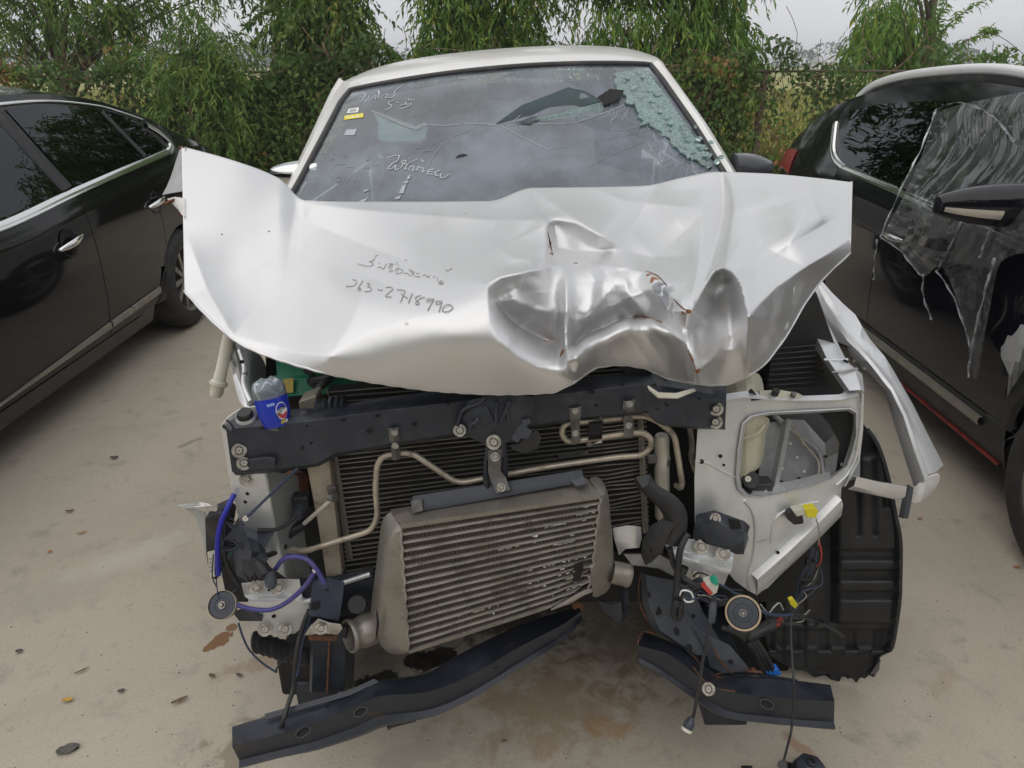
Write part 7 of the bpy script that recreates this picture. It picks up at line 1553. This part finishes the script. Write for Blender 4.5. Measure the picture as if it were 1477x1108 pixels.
# upper wing rail running back on the photo's right
ur = MB().loft([PL([(1146, 450, 1.80), (1158, 420, 1.84), (1166, 412, 1.86), (1172, 430, 1.84)]), PL([(1165, 485, 1.70), (1172, 474, 1.69), (1190, 470, 1.71), (1200, 478, 1.74)]), PL([(1186, 519, 1.62), (1192, 516, 1.605), (1212, 516, 1.62), (1222, 522, 1.65)]), PL([(1204, 545, 1.55), (1210, 542, 1.535), (1234, 536, 1.55), (1244, 540, 1.58)]), PL([(1219, 566, 1.49), (1225, 563, 1.475), (1242, 562, 1.485), (1247, 566, 1.51)])]).build('upper_rail', M['silver_dirty'], tk, solid=.003, bevel=.002, sharp=40)
tube('rail_fold', PL([(1188, 519, 1.60), (1204, 520, 1.60), (1222, 519, 1.61)]), .004, M['silver_dirty'], ur); tube('rail_fold', PL([(1200, 537, 1.55), (1215, 536, 1.545), (1236, 532, 1.56)]), .003, M['silver_dull'], ur)
hole_disc(ur, P(1160, 456, 1.74), .006, .004); hole_disc(ur, P(1218, 522, 1.60), .008, .006)
MB().loft([PL([(1244, 566, 1.50), (1246, 568, 1.47)]), PL([(1243, 620, 1.50), (1245, 620, 1.478)]), PL([(1236, 664, 1.50), (1240, 664, 1.475)]), PL([(1214, 704, 1.49), (1220, 702, 1.465)])]).build('rail_drop', M['silver_dirty'], ur, solid=.004)
# torn wing strip hanging outward
kL = [(1163, 411, 1.93), (1172, 449, 1.87), (1185, 470, 1.83), (1199, 487, 1.79), (1220, 500, 1.75), (1230, 520, 1.71), (1246, 532, 1.68), (1266, 551, 1.64), (1276, 566, 1.62), (1288, 606, 1.58), (1303, 655, 1.55), (1318, 702, 1.525)]
kM = [(1170, 400, 1.95), (1188, 440, 1.86), (1204, 465, 1.81), (1222, 492, 1.75), (1236, 505, 1.71), (1250, 520, 1.675), (1262, 535, 1.65), (1274, 551, 1.62), (1284, 563, 1.60), (1302, 600, 1.56), (1318, 650, 1.53), (1333, 692, 1.505)]
kR = [(1177, 395, 1.96), (1199, 421, 1.92), (1216, 438, 1.89), (1234, 454, 1.86), (1243, 470, 1.82), (1254, 488, 1.79), (1264, 500, 1.76), (1276, 514, 1.73), (1288, 533, 1.70), (1316, 582, 1.64), (1340, 630, 1.60), (1361, 671, 1.57)]
rows = []
for i in range(len(kL)):
    a, b, c = P(*kL[i]), P(*kM[i]), P(*kR[i]); j = Vector((0, .010*math.sin(i*2.4), .008*math.sin(i*1.7))) if i < 8 else Vector()
    rows.append([a, a.lerp(b, .35)+j+Vector((0, -.006, 0)), b+Vector((0, -.004, 0)), b.lerp(c, .12)+Vector((0, -.010, .004)), b.lerp(c, .3)+Vector((0, .004, 0)), b.lerp(c, .55)+Vector((0, -.004, 0))+j*.6, c, c+Vector((.004, .018, -.01))])
wsrp = MB().loft(rows).build('torn_wing', M['silver'], tk, solid=.0025, bevel=.0012, sharp=28)
for i in range(3, 8): MB().tube([P(kL[i-1][0], kL[i-1][1], kL[i-1][2]-.004), P(kL[i-1][0]+8, kL[i-1][1]+5, kL[i-1][2]-.006), P(kL[i][0], kL[i][1], kL[i][2]-.004)], .0028, 6, 3).build('rusty_edge', M['orange'] if i < 6 else M['silver_dull'], wsrp)
tube('scratch', PL([(1190, 431, 1.90), (1200, 448, 1.86), (1212, 462, 1.84)]), .0012, M['red_plastic'], wsrp)
MB().loft([PL([(1316, 702, 1.515), (1334, 692, 1.50), (1358, 678, 1.54)]), PL([(1314, 716, 1.505), (1332, 712, 1.49), (1356, 696, 1.53)]), PL([(1314, 726, 1.51), (1326, 727, 1.50), (1344, 712, 1.53)])]).build('wing_end', M['white_paint'], wsrp, solid=.004, sub=1)
sb_ = MB().loft([PL([(1226, 690, 1.47), (1230, 686, 1.455), (1236, 688, 1.445), (1232, 702, 1.445), (1224, 706, 1.46)]), PL([(1262, 698, 1.47), (1265, 694, 1.455), (1270, 696, 1.447), (1266, 710, 1.447), (1260, 714, 1.46)]), PL([(1300, 706, 1.48), (1303, 700, 1.465), (1308, 702, 1.457), (1306, 716, 1.457), (1298, 722, 1.47)])]).build('wing_stay', M['silver'], tk, solid=.002, sharp=40)
MB().loft([PL([(1304, 702, 1.47), (1312, 700, 1.465), (1318, 704, 1.47)]), PL([(1300, 725, 1.47), (1308, 722, 1.46), (1314, 728, 1.468)]), PL([(1296, 746, 1.475), (1303, 748, 1.465), (1310, 748, 1.47)])]).build('stay_bracket', M['slate_steel'], sb_, solid=.004)

# wheel arch liner
Lk = [(612, 1230), (640, 1224), (690, 1214), (735, 1207), (770, 1180), (800, 1140), (850, 1106), (905, 1103), (940, 1108), (962, 1140), (978, 1200)]
Rk = [(612, 1246), (640, 1266), (690, 1282), (735, 1291), (790, 1300), (854, 1299), (905, 1293), (938, 1286), (950, 1270), (964, 1266), (978, 1255)]
fL = pchip(*zip(*Lk)); fR = pchip(*zip(*Rk)); rows = []
def sst(x, a, b): t = min(max((x-a)/(b-a), 0), 1); return t*t*(3-2*t)
for j in range(171):
    py = 612+366*j/170; row = []
    for i in range(91):
        u = i/90; px = fL(py)+(fR(py)-fL(py))*u
        Y = 1.585-.0004*(px-1205)*(1 if px > 1205 else .25)-.00012*(py-790)
        blk = sst(px, 1196, 1214)*sst(py, 648, 664)*(1-sst(py, 893, 900))
        Y -= .045*blk
        if blk > .01:
            Y += blk*.010*(sst(py, 788, 794)*(1-sst(py, 806, 810)))+blk*.012*(sst(py, 818, 822)*(1-sst(py, 834, 840)))+blk*.010*(sst(py, 848, 853)*(1-sst(py, 862, 868)))
            for c in (1238, 1262): Y += blk*.008*math.exp(-((px-c)/5)**2)*(1-sst(py, 770, 776))
            Y += blk*.012*sst(py, 712, 718)*(1-sst(py, 728, 734))*sst(px, 1270, 1276)
        Y += -.010*math.exp(-((py-902)/3.5)**2)-.009*math.exp(-((py-938-2.5*math.copysign(1, math.sin(px*.16)))/3.)**2)
        Y += .008*sst(py, 904, 910)*max(0, math.sin(px*.16))*(1-sst(py, 936, 940))+.006*math.exp(-((px-1128)/4)**2)*(py > 800)+.006*math.exp(-((px-1160)/3)**2)*(py > 800)
        Y -= .02*max(0, 1-(1-u)*18)
        Y += .0015*math.sin(px*.11+py*.05)
        q = P(px+(2*math.sin(py*.35) if u > .97 and py > 900 else 0), py+(3*math.sin(px*.21)+2*math.sin(px*.5) if j > 166 else 0), Y); row.append(q)
    rows.append(row)
ln_ = MB().loft(rows).build('arch_liner', M['dusty_plastic'], tk, sharp=180, solid=.004, fixn=False)
wheel('wheel', (.86, 2.05, .36), .36, .25, 1, tk, M['alu'], 6)
tube('liner_rim', [P(fR(py)-1, py, 1.525-.00012*(py-790)-.0004*(fR(py)-1205)*.9) for py in lin(620, 934, 30)], .0055, M['dusty_plastic'], ln_, smooth=0)
MB().loft([PL([(1262, 962, 1.50), (1270, 952, 1.50), (1268, 966, 1.50)]), PL([(1254, 974, 1.495), (1260, 972, 1.495), (1262, 976, 1.50)])]).build('torn_clip', M['clamp'], ln_, solid=.003)
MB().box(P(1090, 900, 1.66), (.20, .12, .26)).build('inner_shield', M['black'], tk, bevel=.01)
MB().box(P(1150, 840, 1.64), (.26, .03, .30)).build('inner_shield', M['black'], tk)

# right horn, black brackets, plugs and wiring
hc = P(1071.5, 884, 1.245); horn(hc, .0385, tocam(hc)+Vector((.05, 0, -.10)), rim=.885, rm='horn_tan')
rows = [[(1002, 744, 1.318), (1012, 738, 1.31), (1030, 736, 1.305), (1050, 744, 1.30), (1074, 752, 1.305), (1082, 760, 1.312)], [(1002, 760, 1.31), (1014, 756, 1.298), (1034, 754, 1.292), (1054, 764, 1.29), (1074, 766, 1.296), (1081, 770, 1.308)], [(1001, 776, 1.318), (1018, 780, 1.305), (1040, 784, 1.296), (1056, 790, 1.292), (1072, 782, 1.296), (1081, 778, 1.308)], [(1004, 778, 1.324), (1020, 784, 1.314), (1044, 790, 1.308), (1062, 798, 1.30), (1072, 802, 1.30), (1080, 782, 1.31)]]
rows = [[(x_+random.uniform(-2.5, 2.5), y_+random.uniform(-2.5, 2.5), Y_+random.uniform(-.014, .014)) for x_, y_, Y_ in r] for r in rows]
bb_ = MB().loft([PL(r) for r in rows]).build('torn_bracket', M['blue_plastic_dust'], tk, solid=.003, sharp=25)
MB().plate(PL([(1050, 748), (1066, 751), (1070, 763), (1054, 764)], 1.288), .001).build('socket_opening', M['black'], bb_)
bolt(P(1032, 748, 1.295), bb_, k=1.0)
arm = MB().loft([PL([(914, 690, 1.31), (921, 686, 1.295), (936, 684, 1.295), (942, 688, 1.31)]), PL([(916, 702, 1.30), (924, 704, 1.285), (934, 702, 1.285), (944, 700, 1.30)]), PL([(940, 722, 1.30), (948, 726, 1.285), (960, 716, 1.285), (966, 708, 1.30)]), PL([(962, 745, 1.295), (972, 750, 1.28), (982, 738, 1.28), (990, 728, 1.295)]), PL([(958, 768, 1.295), (970, 772, 1.275), (985, 768, 1.275), (994, 755, 1.292)]), PL([(946, 772, 1.29), (956, 785, 1.272), (974, 790, 1.272), (986, 788, 1.29)])]).build('plastic_arm', M['black_plastic'], tk, solid=.004, sub=1, sharp=60)
MB().loft([PL([(938, 758, 1.288), (956, 748, 1.28), (974, 756, 1.278)]), PL([(926, 780, 1.28), (944, 776, 1.268), (962, 780, 1.268)]), PL([(924, 800, 1.28), (940, 800, 1.266), (956, 798, 1.268)]), PL([(930, 816, 1.285), (940, 812, 1.272), (950, 800, 1.275)])]).build('arm_foot', M['black_plastic'], arm, solid=.006, bevel=.002)
MB().plate(PL([(956, 744), (964, 742), (968, 748), (958, 752)], 1.268), .001).build('slot', M['black'], arm); hole_disc(arm, P(939, 794, 1.262), .003, .003)
MB().plate(PL([(917, 689), (938, 685), (934, 700), (926, 704)], 1.286), .003).build('arm_pad', M['slate_steel'], arm, bevel=.001)
def wire(pts, r, m=None, nm='wire'): return tube(nm, PL(pts), r, m or M['black_plastic'], tk, n=8)
wire([(992, 770, 1.285), (982, 790, 1.27), (978, 820, 1.262), (976, 850, 1.258), (972, 885, 1.256), (978, 892, 1.255), (982, 880, 1.255), (980, 850, 1.26)], .0078, nm='harness')
wire([(966, 790, 1.28), (972, 815, 1.275), (984, 832, 1.27), (998, 842, 1.262), (1010, 848, 1.258)], .0065, nm='harness')
wire([(1000, 846, 1.262), (1012, 842, 1.26), (1040, 844, 1.262), (1060, 856, 1.268), (1082, 862, 1.275)], .003, M['wire_blue'])
wire([(1000, 832, 1.29), (1008, 826, 1.28), (1024, 832, 1.27), (1044, 848, 1.268), (1070, 852, 1.28)], .002)
wire([(984, 860, 1.258), (990, 868, 1.25), (1000, 866, 1.25), (996, 854, 1.25), (984, 852, 1.252), (980, 860, 1.254)], .0022, M['white'])
wire([(988, 862, 1.254), (1000, 864, 1.248), (1010, 862, 1.248), (1022, 866, 1.25)], .0022, M['wire_blue'])
MB().prism(PL([(1000, 850), (1014, 844), (1026, 852), (1022, 864), (1006, 866)], 1.252), (0, .03, 0)).build('plug', M['black_plastic'], tk, bevel=.003)
pw = MB().prism(PL([(1017, 844), (1030, 840), (1037, 846), (1034, 856), (1026, 860), (1018, 852)], 1.242), (0, .025, 0)).build('plug', M['white_plastic'], tk, bevel=.002)
MB().prism(PL([(1012, 846), (1018, 844), (1028, 856), (1024, 859)], 1.238), (0, .01, 0)).build('red_seal', M['red_wire'], pw); MB().prism(PL([(1026, 841), (1032, 837), (1037, 840), (1034, 846)], 1.238), (0, .02, 0)).build('green_plug', M['green_plug'], pw, bevel=.001)
lead = wire([(1029, 862, 1.235), (1027, 880, 1.225), (1024, 905, 1.215), (1020, 925, 1.205), (1014, 952, 1.195), (1009, 985, 1.178), (1005, 1008, 1.172), (1000, 1034, 1.168)], .0040, nm='hanging_lead')
MB().lathe([(.006, 0), (.0085, .008), (.0085, .03), (.0072, .046)], P(1029, 868, 1.232), P(1026, 900, 1.216)-P(1029, 868, 1.232), 12, True).build('boot', M['blue_plastic_dust'], lead)
pg = MB().lathe([(.004, -.01), (.0085, -.004), (.012, .004), (.0125, .016), (.011, .022), (.001, .022)], P(996, 1040, 1.165), P(990, 1054, 1.155)-P(996, 1040, 1.165), 8, True).build('hanging_plug', M['blue_plastic_dust'], lead)
MB().lathe([(.0128, .017), (.0132, .020), (.0128, .024), (.001, .0245)], P(996, 1040, 1.165), P(990, 1054, 1.155)-P(996, 1040, 1.165), 14, True).build('plug_seal', M['white_plastic'], pg)
yp = MB().prism(PL([(1136, 742), (1142, 738), (1158, 742), (1160, 756), (1146, 758), (1136, 750)], 1.395), (0, .02, 0)).build('plug', M['black_plastic'], tk, bevel=.003)
MB().prism(PL([(1143, 737), (1160, 734), (1164, 741), (1150, 746)], 1.385), (0, .02, 0)).build('plug_body', M['white_plastic'], yp, bevel=.002); MB().prism(PL([(1160, 735), (1176, 732), (1181, 738), (1176, 748), (1164, 747)], 1.383), (0, .02, 0)).build('plug_cap', M['yellow_plug'], yp, bevel=.002)
wire([(1177, 748, 1.39), (1181, 762, 1.39), (1182, 776, 1.39), (1180, 786, 1.395)], .0016, M['tank']); wire([(1180, 778, 1.395), (1185, 796, 1.39), (1183, 812, 1.395), (1176, 818, 1.40)], .0016, M['red_wire'])
for k in range(5):
    d = k*2.6-5
    wire([(1176+d*.6, 790+k*2, 1.39), (1172+d, 812, 1.388), (1160+d*1.2, 835, 1.382), (1154+d, 858, 1.376), (1146+d, 876, 1.365), (1140+d*.4, 884, 1.35)], .0030 if k % 2 else .0024, M['wire_blue'] if k % 3 == 0 else None, 'harness_strand')
MB().lathe([(.013, -.005), (.013, .005)], P(1160, 832, 1.382), P(1154, 850, 1.38)-P(1160, 832, 1.382), 12, False).build('harness_tie', M['black_plastic'], tk)
MB().prism(PL([(1138, 866), (1144, 864), (1151, 873), (1147, 878), (1140, 872)], 1.34), (0, .01, 0)).build('yellow_tape', M['yellow_plug'], tk); MB().prism(PL([(1117, 902), (1130, 893), (1132, 897), (1119, 906)], 1.33), (0, .01, 0)).build('red_plug', M['red_wire'], tk)
wire([(1097, 872, 1.27), (1108, 884, 1.275), (1116, 876, 1.28), (1124, 870, 1.29), (1130, 880, 1.30)], .0018, M['silver_dull']); wire([(1096, 880, 1.265), (1110, 886, 1.27), (1130, 888, 1.29), (1142, 886, 1.31)], .0042, M['wire_blue'])
wire([(1138, 882, 1.31), (1160, 890, 1.33), (1190, 902, 1.36), (1206, 910, 1.38), (1216, 918, 1.40)], .0048, nm='harness')
wire([(1142, 884, 1.31), (1140, 896, 1.30), (1128, 900, 1.29)], .003)
rows = []
for i in range(22):
    s_ = i/21; c = P(1116-38*s_, 900+18*s_, 1.30-.01*s_); r = .015+.002*(i % 2); rows.append([c+Vector((.25*r*math.sin(a), r*math.cos(a), r*math.sin(a))) for a in [2*math.pi*k/14 for k in range(14)]])
MB().loft(rows, True, True).build('corrugated_sleeve', M['black_plastic'], tk, sharp=180)
for k in range(3): wire([(1040+k*8, 905, 1.30), (1066+k*8, 915, 1.295), (1086+k*6, 935, 1.29), (1100+k*6, 962, 1.29), (1108+k*4, 980, 1.30)], .007, nm='harness')
MB().prism(PL([(1104, 968), (1122, 966), (1128, 974), (1108, 977)], 1.285), (0, .02, 0)).build('plug', M['blue_plug'], tk, bevel=.002)
wire([(1140, 888, 1.30), (1141, 920, 1.26), (1143, 960, 1.215), (1145, 985, 1.188), (1145, 1010, 1.183), (1143, 1035, 1.178), (1141, 1056, 1.165), (1135, 1080, 1.12), (1130, 1100, 1.09)], .0028, nm='hanging_lead')
# thin strands of the torn loom on both sides
random.seed(21)
def strands(ends, n, m_, r=.0013, sag=14, jit=9):
    for k in range(n):
        a, b_ = random.choice(ends); x0, y0, z0 = a; x1, y1, z1 = b_; pts_ = []
        for q in range(5):
            t = q/4; f = math.sin(math.pi*t); pts_.append((x0+(x1-x0)*t+random.gauss(0, jit)*f, y0+(y1-y0)*t+sag*f*random.uniform(.2, 1.3)+random.gauss(0, jit*.6)*f, z0+(z1-z0)*t-.012*f*random.random()))
        wire(pts_, r*random.uniform(.8, 1.5), random.choice(m_), 'loom_strand')
strands([((1006, 858, 1.248), (1062, 862, 1.27)), ((1012, 848, 1.255), (1090, 876, 1.29)), ((986, 845, 1.258), (1030, 852, 1.248)), ((1100, 880, 1.28), (1150, 884, 1.33)), ((1128, 896, 1.30), (1168, 880, 1.36)), ((1150, 872, 1.345), (1182, 815, 1.395))], 20, [M['black_plastic'], M['wire_blue'], M['black_plastic'], M['tank'], M['blue_plastic_dust']])
strands([((320, 790, 1.262), (345, 780, 1.25)), ((312, 836, 1.262), (340, 850, 1.27)), ((326, 752, 1.27), (350, 750, 1.26)), ((352, 756, 1.262), (330, 800, 1.262)), ((372, 822, 1.25), (402, 842, 1.265))], 14, [M['black_plastic'], M['wire_blue'], M['green_wire'], M['black_plastic']])
for x, y, z in ((986, 822, 1.262), (976, 868, 1.25), (1160, 846, 1.372), (1170, 812, 1.382), (1182, 899, 1.345)): MB().lathe([(.0095, -.007), (.0095, .007)], P(x, y, z), (.3, .1, 1), 12, False).build('tape_wrap', M['black_plastic'], tk, solid=.001)
# cap lying on the ground at the end of that lead
sc_ = thing('sensor_cap', 'black plastic sensor housing lying on the concrete at the end of a hanging lead', 'sensor', G(1168, 1100, 0))
o_ = G(1168, 1112, .03)
MB().lathe([(.001, .022), (.026, .022), (.036, .018), (.042, .008), (.044, -.012), (.044, -.028), (.001, -.028)], o_, (0, -.1, 1), 7, False).build('housing', M['blue_plastic_dust'], sc_, bevel=.003)
MB().lathe([(.012, .020), (.012, .027), (.007, .028), (.006, .022)], o_+Vector((.002, .008, 0)), (0, -.1, 1), 18, False).build('boss', M['black_plastic'], sc_)
tube('stub', [o_+Vector((-.036, .01, 0)), o_+Vector((-.06, .012, .005)), P(1128, 1104, 1.08)], .010, M['black_plastic'], sc_)
tube('stub', [G(1070, 1112, .012), G(1085, 1112, .014)], .012, M['black_plastic'], sc_)

# ------------------------------------------------------------------ hazy air
hz = bpy.data.materials.new('haze'); hz.use_nodes = True; nt = hz.node_tree; nt.nodes.clear()
out = N(nt, 'ShaderNodeOutputMaterial'); pv = N(nt, 'ShaderNodeVolumePrincipled'); pv.inputs['Color'].default_value = (.93, .95, 1, 1); pv.inputs['Density'].default_value = .0015; pv.inputs['Anisotropy'].default_value = .2
nt.links.new(pv.outputs[0], out.inputs['Volume'])
o = MB().box((0, 150, 5.4), (1300, 1000, 12.4)).build('haze', hz, sharp=180); tag(o, kind='stuff'); o.visible_shadow = True
